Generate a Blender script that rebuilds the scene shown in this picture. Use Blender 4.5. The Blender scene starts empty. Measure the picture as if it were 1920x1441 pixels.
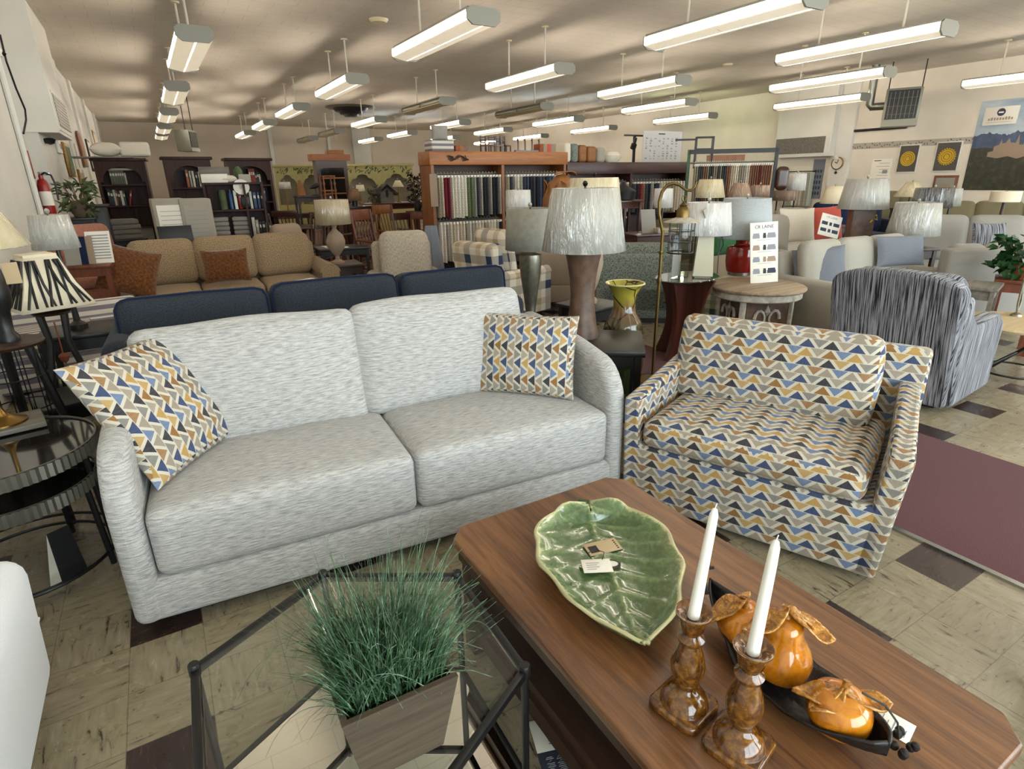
import bpy, bmesh, math, random
from mathutils import Vector, Matrix
R = random.Random(11)
PI = math.pi
SC = bpy.context.scene
COL = SC.collection
# ------------------------------------------------------------------ camera numbers
EYE = 1.55
FPX = 1080.0
CM = ((0.85770664, -0.18605209, 0.47929526), (-0.51390049, -0.28181882, 0.81023727), (-0.01567191, -0.94125596, -0.33733013))
FWD = Vector((CM[0][2], CM[1][2], CM[2][2]))
def ray(px, py):
    v = (px - 960.0, py - 720.5, FPX)
    return Vector([sum(CM[i][k] * v[k] for k in range(3)) for i in range(3)])
def on_z(px, py, z):
    r = ray(px, py); t = (z - EYE) / r.z
    return Vector((r.x * t, r.y * t, z))
def on_y(px, py, Y):
    r = ray(px, py); t = Y / r.y
    return Vector((r.x * t, Y, EYE + r.z * t))
def on_x(px, py, X):
    r = ray(px, py); t = X / r.x
    return Vector((X, r.y * t, EYE + r.z * t))
def spot(px, py, D):
    r = ray(px, py); t = D / math.hypot(r.x, r.y)
    return Vector((r.x * t, r.y * t, EYE + r.z * t))
def zpx(px, py, x, y):
    r = ray(px, py); t = math.hypot(x, y) / math.hypot(r.x, r.y)
    return EYE + r.z * t
def mpp(x, y, z):
    return (Vector((x, y, z - EYE)).dot(FWD)) / FPX
# ------------------------------------------------------------------ mesh builder
class MB:
    def __init__(s):
        s.v = []; s.f = []; s.M = Matrix.Identity(4); s.col = None
    def at(s, M): s.M = M; return s
    def add(s, vs, fs):
        o = len(s.v)
        s.v += [tuple(s.M @ Vector(p)) for p in vs]
        s.f += [tuple(i + o for i in f) for f in fs]
        return s
    def bx(s, x0, x1, y0, y1, z0, z1):
        vs = [(x0,y0,z0),(x1,y0,z0),(x1,y1,z0),(x0,y1,z0),(x0,y0,z1),(x1,y0,z1),(x1,y1,z1),(x0,y1,z1)]
        return s.add(vs, [(0,3,2,1),(4,5,6,7),(0,1,5,4),(1,2,6,5),(2,3,7,6),(3,0,4,7)])
    def rb(s, x0, x1, y0, y1, z0, z1, r=.01, seg=2):
        bm = bmesh.new(); bmesh.ops.create_cube(bm, size=1)
        for v in bm.verts:
            v.co = Vector(((x0+x1)/2 + v.co.x*(x1-x0), (y0+y1)/2 + v.co.y*(y1-y0), (z0+z1)/2 + v.co.z*(z1-z0)))
        r = min(r, .49*min(abs(x1-x0), abs(y1-y0), abs(z1-z0)))
        bmesh.ops.bevel(bm, geom=bm.edges[:], offset=r, segments=seg, affect='EDGES', profile=.5)
        bm.verts.index_update()
        s.add([v.co[:] for v in bm.verts], [[v.index for v in f.verts] for f in bm.faces]); bm.free()
        return s
    def lathe(s, prof, n=24, c=(0,0,0), sx=1, sy=1, rot=0, lobes=0, la=0.0):
        vs = []; fs = []
        m = len(prof)
        for (r, z) in prof:
            for k in range(n):
                a = 2*PI*k/n + rot
                rr = r * (1 + la*math.cos(lobes*a)) if lobes else r
                vs.append((c[0]+rr*math.cos(a)*sx, c[1]+rr*math.sin(a)*sy, c[2]+z))
        for i in range(m-1):
            for k in range(n):
                k2 = (k+1) % n
                fs.append((i*n+k, i*n+k2, (i+1)*n+k2, (i+1)*n+k))
        if prof[0][0] > 1e-5: fs.append(tuple(range(n-1, -1, -1)))
        if prof[-1][0] > 1e-5: fs.append(tuple((m-1)*n+k for k in range(n)))
        return s.add(vs, fs)
    def shell(s, prof, n=24, c=(0,0,0), sx=1, sy=1, rot=0):     # open surface of revolution (no caps)
        vs = []; fs = []; m = len(prof)
        for (r, z) in prof:
            for k in range(n):
                a = 2*PI*k/n + rot
                vs.append((c[0]+r*math.cos(a)*sx, c[1]+r*math.sin(a)*sy, c[2]+z))
        for i in range(m-1):
            for k in range(n):
                k2 = (k+1) % n
                fs.append((i*n+k, i*n+k2, (i+1)*n+k2, (i+1)*n+k))
        return s.add(vs, fs)
    def tube(s, pts, r=.01, n=8, closed=False):
        pts = [Vector(p) for p in pts]; m = len(pts)
        rs = r if isinstance(r, (list, tuple)) else [r]*m
        vs = []; fs = []
        up = Vector((0,0,1)); prev = None
        for i in range(m):
            if closed: t = pts[(i+1) % m] - pts[i-1]
            else: t = pts[min(i+1, m-1)] - pts[max(i-1, 0)]
            if t.length < 1e-9: t = Vector((0,0,1))
            t.normalize()
            if prev is None:
                a = up if abs(t.dot(up)) < .95 else Vector((1,0,0))
                u = t.cross(a).normalized()
            else:
                u = (prev - t*prev.dot(t))
                u = u.normalized() if u.length > 1e-6 else t.cross(up).normalized()
            prev = u; w = t.cross(u)
            for k in range(n):
                a = 2*PI*k/n
                vs.append(tuple(pts[i] + (u*math.cos(a) + w*math.sin(a))*rs[i]))
        L = m if closed else m-1
        for i in range(L):
            j = (i+1) % m
            for k in range(n):
                k2 = (k+1) % n
                fs.append((i*n+k, i*n+k2, j*n+k2, j*n+k))
        if not closed:
            fs.append(tuple(range(n-1, -1, -1))); fs.append(tuple((m-1)*n+k for k in range(n)))
        return s.add(vs, fs)
    def prism(s, poly, a, b, ax='z'):        # polygon extruded along an axis from a to b
        n = len(poly)
        def P(u, v, w):
            return {'z': (u, v, w), 'y': (u, w, v), 'x': (w, u, v)}[ax]
        vs = [P(u, v, a) for u, v in poly] + [P(u, v, b) for u, v in poly]
        fs = [tuple(range(n-1, -1, -1)), tuple(range(n, 2*n))]
        for i in range(n):
            j = (i+1) % n
            fs.append((i, j, n+j, n+i))
        return s.add(vs, fs)
    def grid(s, fn, nu, nv, close_u=False):
        vs = [fn(i/(nu if close_u else nu-1), j/(nv-1)) for j in range(nv) for i in range(nu)]
        fs = []
        for j in range(nv-1):
            for i in range(nu if close_u else nu-1):
                i2 = (i+1) % nu
                fs.append((j*nu+i, j*nu+i2, (j+1)*nu+i2, (j+1)*nu+i))
        return s.add(vs, fs)
    def cushion(s, x0, x1, y0, y1, z0, z1, r=.05, crown=.02, n=13, side=.0, taper=None):
        c = Vector(((x0+x1)/2, (y0+y1)/2, (z0+z1)/2)); h = Vector(((x1-x0)/2, (y1-y0)/2, (z1-z0)/2))
        r = min(r, h.x*.98, h.y*.98, h.z*.98)
        ids = {}; vs = []; fs = []
        T = [math.sin(PI/2*(-1+2*i/n))*.55 + (-1+2*i/n)*.45 for i in range(n+1)]
        def vid(p):
            k = tuple(round(q, 5) for q in p)
            if k in ids: return ids[k]
            q = Vector((p[0]*h.x, p[1]*h.y, p[2]*h.z))
            core = Vector([max(-(h[i]-r), min(h[i]-r, q[i])) for i in range(3)])
            d = q - core
            if d.length > 1e-9: d = d.normalized()*r
            o = core + d
            o.z += p[2]*crown*(1-p[0]**2)*(1-p[1]**2)
            o.x += p[0]*side*(1-p[1]**2)*(1-p[2]**2); o.y += p[1]*side*(1-p[0]**2)*(1-p[2]**2)
            if taper: o = taper(o, p)
            ids[k] = len(vs); vs.append(tuple(o + c)); return ids[k]
        for ax in range(3):
            for sg in (-1, 1):
                for i in range(n):
                    for j in range(n):
                        q = []
                        for (a, b) in ((i,j),(i+1,j),(i+1,j+1),(i,j+1)):
                            p = [0,0,0]; p[ax] = sg; p[(ax+1)%3] = T[a]; p[(ax+2)%3] = T[b]; q.append(vid(p))
                        if sg < 0: q.reverse()
                        fs.append(tuple(q))
        return s.add(vs, fs)
    def pillow(s, w, h, t, n=18, pinch=.07, wr=.004, seed=1):
        rr = random.Random(seed); ph = [rr.uniform(0, 6) for _ in range(6)]
        def f(sg):
            def g(a, b):
                u = -1+2*a; v = -1+2*b
                u = math.sin(u*PI/2)*.5+u*.5; v = math.sin(v*PI/2)*.5+v*.5
                x = w/2*u*(1-pinch*(1-v*v)); y = h/2*v*(1-pinch*(1-u*u))
                e = max(0, (1-abs(u)**2.4)*(1-abs(v)**2.4))
                z = sg*t/2*e**.5
                z += wr*math.sin(9*u+ph[0]+4*v)*math.sin(5*v+ph[1]+2*u)*e**.3
                return (x, y, z)
            return g
        o = len(s.v)
        s.grid(f(1), n, n); k = len(s.f)
        s.grid(f(-1), n, n)
        s.f[k:] = [tuple(reversed(q)) for q in s.f[k:]]
        return s
    def text(s, body, size, M, depth=.0005, align='CENTER'):
        cu = bpy.data.curves.new('lettering', 'FONT'); cu.body = body; cu.size = size; cu.align_x = align; cu.align_y = 'CENTER'
        cu.extrude = depth; cu.resolution_u = 2
        ob = bpy.data.objects.new('lettering', cu); COL.objects.link(ob)
        dg = bpy.context.evaluated_depsgraph_get()
        me = bpy.data.meshes.new_from_object(ob.evaluated_get(dg))
        o = s.M; s.M = o @ M
        s.add([v.co[:] for v in me.vertices], [tuple(p.vertices) for p in me.polygons]); s.M = o
        bpy.data.objects.remove(ob); bpy.data.curves.remove(cu); bpy.data.meshes.remove(me)
        return s
    def build(s, name, mat, parent=None, ang=38, cols=None):
        me = bpy.data.meshes.new(name); me.from_pydata(s.v, [], s.f); me.validate(); me.update()
        bm = bmesh.new(); bm.from_mesh(me); bmesh.ops.remove_doubles(bm, verts=bm.verts, dist=1e-5) if not cols else None
        bmesh.ops.recalc_face_normals(bm, faces=bm.faces); bm.to_mesh(me); bm.free()
        if cols:
            ca = me.color_attributes.new('shade', 'FLOAT_COLOR', 'POINT')
            for i, c in enumerate(cols): ca.data[i].color = (c, c, c, 1)
        me.polygons.foreach_set('use_smooth', [True]*len(me.polygons))
        me.set_sharp_from_angle(angle=math.radians(ang))
        if mat: me.materials.append(mat)
        o = bpy.data.objects.new(name, me); COL.objects.link(o)
        if parent: o.parent = parent
        return o
def T(x=0, y=0, z=0): return Matrix.Translation((x, y, z))
def RZ(a): return Matrix.Rotation(math.radians(a), 4, 'Z')
def RX(a): return Matrix.Rotation(math.radians(a), 4, 'X')
def RY(a): return Matrix.Rotation(math.radians(a), 4, 'Y')
def frame(o, x, y):
    x = Vector(x).normalized(); y = Vector(y); y = (y - x*y.dot(x)).normalized(); z = x.cross(y)
    M = Matrix((x, y, z)).transposed().to_4x4(); M.translation = Vector(o); return M
def tag(o, label, cat, group=None, kind=None):
    if label: o['label'] = label
    if cat: o['category'] = cat
    if group: o['group'] = group
    if kind: o['kind'] = kind
    return o
def thing(name, label, cat, loc=(0,0,0), rz=0, group=None, M=None):
    o = bpy.data.objects.new(name, None); COL.objects.link(o); o.empty_display_size = .1
    if M is not None: o.matrix_world = M
    else: o.location = loc; o.rotation_euler = (0, 0, math.radians(rz))
    return tag(o, label, cat, group)
def place(o, loc, rz=0, M=None):
    if M is not None: o.matrix_world = M
    else: o.location = loc; o.rotation_euler = (0, 0, math.radians(rz))
    return o
def struct(name, mb, mat, parent=None):
    o = mb.build(name, mat, parent)
    if not parent: o['kind'] = 'structure'
    return o
def dup(root, loc=None, rz=None, label=None, group=None, M=None):
    r = root.copy(); COL.objects.link(r)
    for ch in list(root.children):
        c = ch.copy(); COL.objects.link(c); c.parent = r; c.matrix_parent_inverse = ch.matrix_parent_inverse.copy()
        for g in list(ch.children):
            d = g.copy(); COL.objects.link(d); d.parent = c
    if M is not None: r.matrix_world = M
    if loc is not None: r.location = loc
    if rz is not None: r.rotation_euler = (0, 0, math.radians(rz))
    if label: r['label'] = label
    if group: r['group'] = group
    return r
ORD = ['first','second','third','fourth','fifth','sixth','seventh','eighth','ninth','tenth','eleventh','twelfth','thirteenth','fourteenth','fifteenth','sixteenth','seventeenth','eighteenth','nineteenth','twentieth','twenty-first','twenty-second','twenty-third','twenty-fourth','twenty-fifth','twenty-sixth','twenty-seventh','twenty-eighth','twenty-ninth','thirtieth','thirty-first','thirty-second','thirty-third','thirty-fourth','thirty-fifth','thirty-sixth','thirty-seventh','thirty-eighth','thirty-ninth','fortieth']
# ------------------------------------------------------------------ materials
def C(h, k=1.0):
    h = h.lstrip('#'); o = []
    for i in (0, 2, 4):
        c = int(h[i:i+2], 16)/255
        o.append((c/12.92 if c <= .04045 else ((c+.055)/1.055)**2.4)*k)
    return (*o, 1)
class NB:
    def __init__(s, name):
        s.m = bpy.data.materials.new(name); s.m.use_nodes = True; s.t = s.m.node_tree
        s.b = s.t.nodes['Principled BSDF']; s.out = s.t.nodes['Material Output']; s._tc = None
    def n(s, typ, props=None, **ins):
        nd = s.t.nodes.new('ShaderNode'+typ)
        for k, v in (props or {}).items(): setattr(nd, k, v)
        for k, v in ins.items():
            key = int(k[1:]) if k[0] == 'i' and k[1:].isdigit() else k.replace('_', ' ')
            s.set(nd.inputs[key], v)
        return nd
    def set(s, sock, v):
        if hasattr(v, 'is_output'): s.t.links.new(v, sock)
        else: sock.default_value = v
    def P(s, **ins):
        for k, v in ins.items(): s.set(s.b.inputs[k.replace('_', ' ')], v)
        return s
    def tc(s, o='Object'):
        if not s._tc: s._tc = s.n('TexCoord')
        return s._tc.outputs[o]
    def math(s, op, a, b=0.0, c=None):
        nd = s.n('Math', {'operation': op}, i0=a, i1=b)
        if c is not None: s.set(nd.inputs[2], c)
        return nd.outputs[0]
    def map(s, v, sc=(1,1,1), rot=(0,0,0), loc=(0,0,0)):
        return s.n('Mapping', None, Vector=v, Scale=sc, Rotation=rot, Location=loc).outputs[0]
    def noise(s, v, scale=5, detail=4, rough=.55, dist=0.0):
        return s.n('TexNoise', None, Vector=v, Scale=scale, Detail=detail, Roughness=rough, Distortion=dist).outputs[0]
    def ramp(s, f, stops, interp='LINEAR'):
        nd = s.n('ValToRGB', None, Fac=f); cr = nd.color_ramp; cr.interpolation = interp
        while len(cr.elements) < len(stops): cr.elements.new(.5)
        for e, (p, c) in zip(cr.elements, stops): e.position = p; e.color = c
        return nd.outputs[0]
    def mix(s, f, a, b, mode='MIX'):
        nd = s.n('Mix', {'data_type': 'RGBA', 'blend_type': mode})
        s.set(nd.inputs[0], f); s.set(nd.inputs[6], a); s.set(nd.inputs[7], b); return nd.outputs[2]
    def bump(s, h, st=.3, d=.01):
        return s.n('Bump', None, Height=h, Strength=st, Distance=d).outputs[0]
    def box(s):        # 2-D coordinates in metres wrapped around a shape by the way each face looks
        co = s.n('SeparateXYZ', None, Vector=s.tc('Object')).outputs
        ab = s.n('VectorMath', {'operation': 'ABSOLUTE'}, i0=s.tc('Normal')).outputs[0]
        no = s.n('SeparateXYZ', None, Vector=ab).outputs
        gx = s.math('GREATER_THAN', no[0], s.math('MAXIMUM', no[1], no[2]))
        gz = s.math('GREATER_THAN', no[2], s.math('MAXIMUM', no[0], no[1]))
        u = s.math('MULTIPLY_ADD', gx, s.math('SUBTRACT', co[1], co[0]), co[0])
        v = s.math('MULTIPLY_ADD', gz, s.math('SUBTRACT', co[1], co[2]), co[2])
        return u, v
    def uv(s, u, v, su=1, sv=1):
        return s.n('CombineXYZ', None, X=s.math('MULTIPLY', u, su), Y=s.math('MULTIPLY', v, sv)).outputs[0]
def plain(name, col, rough=.5, metal=0.0, coat=0.0, var=.0, vs=6, bump=0, bs=60, spec=.5):
    b = NB(name); c = C(col) if isinstance(col, str) else col
    if var:
        f = b.noise(b.tc(), vs, 5); 
        dark = tuple(x*(1-var) for x in c[:3])+(1,); lite = tuple(min(1, x*(1+var*.8)) for x in c[:3])+(1,)
        b.P(Base_Color=b.ramp(f, [(.3, dark), (.7, lite)]))
    else: b.P(Base_Color=c)
    b.P(Roughness=rough, Metallic=metal, Coat_Weight=coat)
    b.b.inputs['Specular IOR Level'].default_value = spec
    if bump: b.P(Normal=b.bump(b.noise(b.tc(), bs, 4), bump, .004))
    return b.m
def fabric(name, c1, c2, su=30, sv=160, mid=.5, w=.18, bump=.35, sheen=.15, detail=3, fine=0):
    b = NB(name); u, v = b.box()
    f = b.noise(b.uv(u, v, su, sv), 1, detail, .6)
    col = b.ramp(f, [(mid-w, C(c1)), (mid+w, C(c2))])
    if fine: col = b.mix(.35, col, b.ramp(b.noise(b.uv(u, v, fine, fine), 1, 2), [(.35, C(c1)), (.65, C(c2))]))
    b.P(Base_Color=col, Roughness=.95, Sheen_Weight=sheen, Normal=b.bump(f, bump, .006))
    b.b.inputs['Specular IOR Level'].default_value = .15
    return b.m
def wood(name, c1, c2, axis='y', rough=.4, k=1.0, coat=0.0, dark=None):
    b = NB(name); sc = {'x': (1.2, 22, 22), 'y': (22, 1.2, 22), 'z': (22, 22, 1.2)}[axis]
    v = b.map(b.tc(), tuple(q*k for q in sc))
    f = b.noise(v, 1, 6, .6, .6)
    g = b.noise(b.map(b.tc(), tuple(q*k*7 for q in sc)), 1, 3, .6)
    h = b.math('MULTIPLY_ADD', g, .35, b.math('MULTIPLY', f, .8))
    b.P(Base_Color=b.ramp(h, [(.38, C(c1)), (.72, C(c2))]), Roughness=rough, Coat_Weight=coat, Coat_Roughness=.25, Normal=b.bump(h, .06, .002))
    return b.m
def wrapped(name, col, bumpk=.6, rough=.75):      # lampshade cloth still in its crinkled clear plastic
    b = NB(name)
    f = b.noise(b.map(b.tc(), (14, 14, 2.2)), 1, 5, .6, 1.2)
    g = b.noise(b.map(b.tc(), (45, 45, 9)), 1, 3, .55, .5)
    h = b.math('MULTIPLY_ADD', g, .25, f)
    c = C(col); d = tuple(x*.86 for x in c[:3])+(1,)
    b.P(Base_Color=b.ramp(b.noise(b.map(b.tc(), (30, 30, 6)), 1, 3), [(.35, d), (.65, c)]), Roughness=rough, Coat_Weight=1.0, Coat_Roughness=.07, Coat_IOR=2.1, Coat_Normal=b.bump(h, min(1, bumpk*1.6), .12))
    return b.m
def emit(name, col, st):
    b = NB(name); b.P(Base_Color=(.8,.8,.8,1), Emission_Color=C(col) if isinstance(col, str) else col, Emission_Strength=st); return b.m
def tri_fabric(name, swap=False, w=.1, h=.040, flip=1, ou=0.0):
    b = NB(name); u, v = b.box()
    if swap: u, v = v, u
    v = b.math('MULTIPLY', v, flip); M_ = b.math
    q = M_('DIVIDE', v, h); r = M_('FLOOR', q); fv = M_('FRACT', q)
    p = M_('ADD', M_('DIVIDE', u, w), ou)
    au = M_('ABSOLUTE', M_('SUBTRACT', M_('FRACT', p), .5)); ad = M_('ABSOLUTE', M_('SUBTRACT', M_('FRACT', M_('ADD', p, .5)), .5))
    up = M_('LESS_THAN', au, M_('MULTIPLY', M_('SUBTRACT', .925, fv), .375)); dn = M_('LESS_THAN', ad, M_('MULTIPLY', M_('SUBTRACT', fv, .055), .375))
    iu = M_('ADD', M_('FLOOR', p), r); idn = M_('ADD', M_('FLOOR', M_('ADD', p, .5)), r)
    hu = M_('GREATER_THAN', M_('FLOORED_MODULO', iu, 2.0), .5); hd = M_('GREATER_THAN', M_('FLOORED_MODULO', idn, 2.0), .5)
    r4 = M_('FLOORED_MODULO', r, 4.0); odd = M_('FLOORED_MODULO', r, 2.0); late = M_('GREATER_THAN', r4, 1.5)
    navy, blue, lt = C('#14182a'), C('#1d3560'), C('#48658f'); grey, taupe, gold, brown = C('#6d6b67'), C('#8f8475'), C('#a98545'), C('#855a24')
    A_up = b.mix(hu, navy, blue); A_dn = b.mix(hd, grey, b.mix(late, taupe, gold))
    B_up = b.mix(late, taupe, b.mix(hu, gold, brown)); B_dn = b.mix(hd, lt, b.mix(late, brown, taupe))
    cu = b.mix(odd, A_up, B_up); cd = b.mix(odd, A_dn, B_dn)
    brush = b.noise(b.uv(u, v, 140, 30), 1, 4, .6)
    cu = b.mix(M_('MULTIPLY', brush, .14), cu, C('#c8bfae')); cd = b.mix(M_('MULTIPLY', brush, .28), cd, C('#d2c9b8'))
    fl = b.math('LESS_THAN', fv, .95); dn = b.math('MULTIPLY', dn, fl)
    col = b.mix(up, C('#c2bbab'), cu); col = b.mix(dn, col, cd)
    b.P(Base_Color=col, Roughness=.9, Sheen_Weight=.08, Normal=b.bump(b.noise(b.uv(u, v, 500, 500), 1, 2), .15, .002))
    b.b.inputs['Specular IOR Level'].default_value = .2
    return b.m
MT = {}
def mk():
    M = MT
    M['wall'] = plain('wall_paint', '#d6cec0', .85, var=.05, vs=1.5, bump=.12, bs=14)
    M['wall_far'] = plain('far_wall_paint', '#cbbfae', .85, var=.06, vs=1.2)
    M['wall_l'] = plain('left_wall_paint', '#cdcbc4', .85, var=.05, vs=1.5, bump=.12, bs=14)
    M['white_paint'] = plain('white_paint', '#d3d1c9', .7, var=.04, vs=2)
    # ceiling boards
    b = NB('ceiling_tiles'); br = b.n('TexBrick', {'offset': .5}, Vector=b.map(b.tc(), (1,1,1)), Color1=C('#d3cabd'), Color2=C('#cec5b8'), Mortar=C('#ada394'), Scale=1.0, Mortar_Size=.006, Brick_Width=.61, Row_Height=.305)
    b.P(Base_Color=b.mix(.5, br.outputs[0], b.ramp(b.noise(b.tc(), .8, 4), [(.3, C('#c3b9aa')), (.7, C('#d8cfc2'))])), Roughness=.9, Normal=b.bump(b.noise(b.tc(), 30, 4), .25, .01)); M['ceiling'] = b.m
    # floor: nine inch tiles, every third one dark both ways
    b = NB('floor_tiles'); t = .2317
    xyz = b.n('SeparateXYZ', None, Vector=b.tc()).outputs
    tx = b.math('DIVIDE', b.math('ADD', xyz[0], .357), t); ty = b.math('DIVIDE', b.math('SUBTRACT', xyz[1], .703), t)
    ix = b.math('FLOOR', tx); iy = b.math('FLOOR', ty)
    dk = b.math('MULTIPLY', b.math('LESS_THAN', b.math('FLOORED_MODULO', ix, 3.0), .5), b.math('LESS_THAN', b.math('FLOORED_MODULO', iy, 3.0), .5))
    cell = b.n('CombineXYZ', None, X=ix, Y=iy).outputs[0]
    rnd = b.n('TexWhiteNoise', None, Vector=cell).outputs[0]
    par = b.math('GREATER_THAN', b.math('FLOORED_MODULO', b.math('ADD', ix, iy), 2.0), .5)
    sx = b.math('MULTIPLY_ADD', rnd, 40.0, xyz[0])
    va = b.n('CombineXYZ', None, X=b.math('MULTIPLY', sx, 9.0), Y=b.math('MULTIPLY', xyz[1], 42.0)).outputs[0]
    vb = b.n('CombineXYZ', None, X=b.math('MULTIPLY', sx, 42.0), Y=b.math('MULTIPLY', xyz[1], 9.0)).outputs[0]
    vv = b.n('Mix', {'data_type': 'VECTOR'}); b.set(vv.inputs[0], par); b.set(vv.inputs[4], va); b.set(vv.inputs[5], vb); vv = vv.outputs[1]
    nz = b.noise(vv, 1, 5, .62, .8)
    base = b.ramp(nz, [(.33, C('#2c2219')), (.375, C('#7f745e')), (.5, C('#90846b')), (.66, C('#9a8f78')), (.74, C('#bdb49e'))])
    base = b.mix(b.math('MULTIPLY', rnd, .3), base, C('#857a66'))
    base = b.mix(b.math('MULTIPLY', b.ramp(b.noise(b.map(b.tc(), (1, 1, 1)), 34, 4, .6), [(.3, (0,0,0,1)), (.36, (1,1,1,1))]), 1.0), C('#5c4f3e'), base)
    dark = b.ramp(nz, [(.35, C('#2b201d')), (.62, C('#382a27')), (.74, C('#7a5f48'))])
    col = b.mix(dk, base, dark)
    fx = b.math('FRACT', tx); fy = b.math('FRACT', ty)
    ed = b.math('MINIMUM', b.math('MINIMUM', fx, b.math('SUBTRACT', 1.0, fx)), b.math('MINIMUM', fy, b.math('SUBTRACT', 1.0, fy)))
    col = b.mix(b.math('MULTIPLY', b.math('LESS_THAN', ed, .008), .45), col, C('#3a3126'))
    b.P(Base_Color=col, Roughness=b.ramp(b.noise(b.tc(), 7, 4), [(.3, (.22,.22,.22,1)), (.7, (.4,.4,.4,1))])); M['floor'] = b.m
    M['carpet'] = fabric('maroon_carpet', '#4f3234', '#6c494b', 220, 220, .5, .2, .5, .05)
    M['carpet2'] = fabric('brown_carpet', '#6b4a38', '#86624e', 160, 160, .5, .2, .5, .05)
    M['sofa'] = fabric('white_slub_fabric', '#7b7a78', '#d2d0cc', 21, 165, .47, .155, 1.0, .1, 4, 420)
    M['tri'] = tri_fabric('triangle_print'); M['tri_side'] = None
    M['tri_pil'] = tri_fabric('triangle_print_pillow', True, .082, .037, -1)
    M['navy'] = fabric('navy_fabric', '#23272e', '#3b414a', 120, 160, .5, .2, .4, .1)
    M['walnut'] = wood('walnut_top', '#43291a', '#855a37', 'y', .36, 1.0, .15)
    M['walnut_dk'] = wood('walnut_dark', '#241710', '#3d281b', 'y', .45)
    M['mahog'] = wood('mahogany', '#2a130d', '#4b251a', 'z', .3, 1, .3)
    M['oak'] = wood('oak_shelf', '#80481c', '#ab6c31', 'x', .45)
    M['oak_z'] = wood('oak_post', '#6b3b18', '#93592a', 'z', .45)
    M['oak_dk'] = wood('oak_inner', '#38200f', '#53321a', 'x', .55)
    M['dkshelf'] = wood('dark_red_shelf', '#2c130d', '#47231a', 'x', .4)
    M['espresso'] = wood('espresso_wood', '#26140f', '#45291f', 'z', .45)
    M['espresso'].node_tree.nodes['Principled BSDF'].inputs['Specular IOR Level'].default_value = .2
    M['blackwood'] = plain('black_wood', '#171514', .4, var=.2)
    M['black'] = plain('black_metal', '#121112', .45)
    M['gun'] = plain('gunmetal', '#39393a', .38, .85)
    M['ribmetal'] = plain('aged_pewter', '#7d7a70', .4, .65)
    M['chrome'] = plain('chrome', '#b9bdc0', .12, 1.0)
    M['brass'] = plain('brass', '#8e713d', .28, 1.0)
    M['antbrass'] = plain('antique_brass', '#6f5b35', .38, .9)
    M['silver'] = plain('brushed_silver', '#8d8878', .3, .8, var=.25, vs=30)
    M['candle'] = plain('white_wax', '#f2efe6', .45)
    M['amber'] = None
    b = NB('amber_glaze'); f = b.noise(b.tc(), 38, 5, .65, 1.2)
    b.P(Base_Color=b.ramp(f, [(.3, C('#2c1706')), (.5, C('#5e370d')), (.72, C('#946526'))]), Roughness=.14, Coat_Weight=.6, Coat_Roughness=.04); M['amber'] = b.m
    b = NB('orange_glaze'); f = b.noise(b.tc(), 26, 5, .65, .8)
    b.P(Base_Color=b.ramp(f, [(.28, C('#8a4a0c')), (.5, C('#bd7212')), (.75, C('#cf8c26'))]), Roughness=.14, Coat_Weight=.6, Coat_Roughness=.04); M['orange'] = b.m
    b = NB('gold_leaf_glaze'); f = b.noise(b.tc(), 70, 5, .7, 1.0)
    b.P(Base_Color=b.ramp(f, [(.35, C('#6a3c0d')), (.55, C('#b67a24')), (.7, C('#dcb562'))]), Roughness=.2, Coat_Weight=.5, Coat_Roughness=.08, Normal=b.bump(f, .5, .004)); M['goldleaf'] = b.m
    b = NB('green_leaf_glaze'); at = b.n('VertexColor', {'layer_name': 'shade'}).outputs[0]
    f = b.noise(b.tc(), 32, 6, .72, 1.3); g = b.noise(b.map(b.tc(), (60, 25, 40)), 1, 4, .7, 1)
    fac = b.math('MULTIPLY_ADD', at, .6, b.math('MULTIPLY_ADD', f, .8, b.math('MULTIPLY', g, .25)))
    b.P(Base_Color=b.ramp(fac, [(.40, C('#374b30')), (.64, C('#50663f')), (.88, C('#74855a')), (1.0, C('#b9b688'))]), Roughness=.12, Coat_Weight=.6, Coat_Roughness=.05, Normal=b.bump(g, .15, .004)); M['leafdish'] = b.m
    M['darktray'] = plain('dark_bronze_leaf', '#211d1c', .38, .3, var=.35, vs=40, bump=.5, bs=60)
    M['paper'] = plain('white_paper', '#e6e1d4', .8); M['kraft'] = plain('kraft_card', '#b9a27f', .85); M['ink'] = plain('dark_ink', '#2a2624', .7)
    M['greyink'] = plain('grey_print', '#8b8d94', .8); M['tanink'] = plain('tan_print', '#9b8673', .8); M['navyink'] = plain('navy_print', '#363c4e', .8)
    M['grass'] = None
    b = NB('grass_blades'); f = b.noise(b.tc(), 45, 2)
    b.P(Base_Color=b.ramp(f, [(.3, C('#1f3a24')), (.52, C('#3c5c3c')), (.7, C('#7d977a'))]), Roughness=.5); M['grass'] = b.m
    M['planter'] = wood('grey_planter_wood', '#2c251d', '#594b3a', 'x', .7, 1.6)
    b = NB('clear_glass'); gl = b.n('BsdfGlass', None, Color=(.95,.98,.97,1), Roughness=0.0, IOR=1.45); tr = b.n('BsdfTransparent', None, Color=(.93,.96,.95,1)); fr = b.n('Fresnel', None, IOR=b.math('MULTIPLY_ADD', b.n('NewGeometry').outputs['Backfacing'], 1/1.45-1.45, 1.45))
    gs = b.n('BsdfGlossy', None, Color=(1,1,1,1), Roughness=.01); mx = b.n('MixShader', None, i0=fr.outputs[0], i1=tr.outputs[0], i2=gs.outputs[0]); b.t.links.new(mx.outputs[0], b.out.inputs[0]); M['glass'] = b.m
    M['mirror'] = plain('mirror_glass', '#f4f1ea', .015, 1.0)
    M['smokeglass'] = plain('dark_glass', '#1c1a17', .08, 0.0, .5)
    M['acrylic'] = b.m
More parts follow.
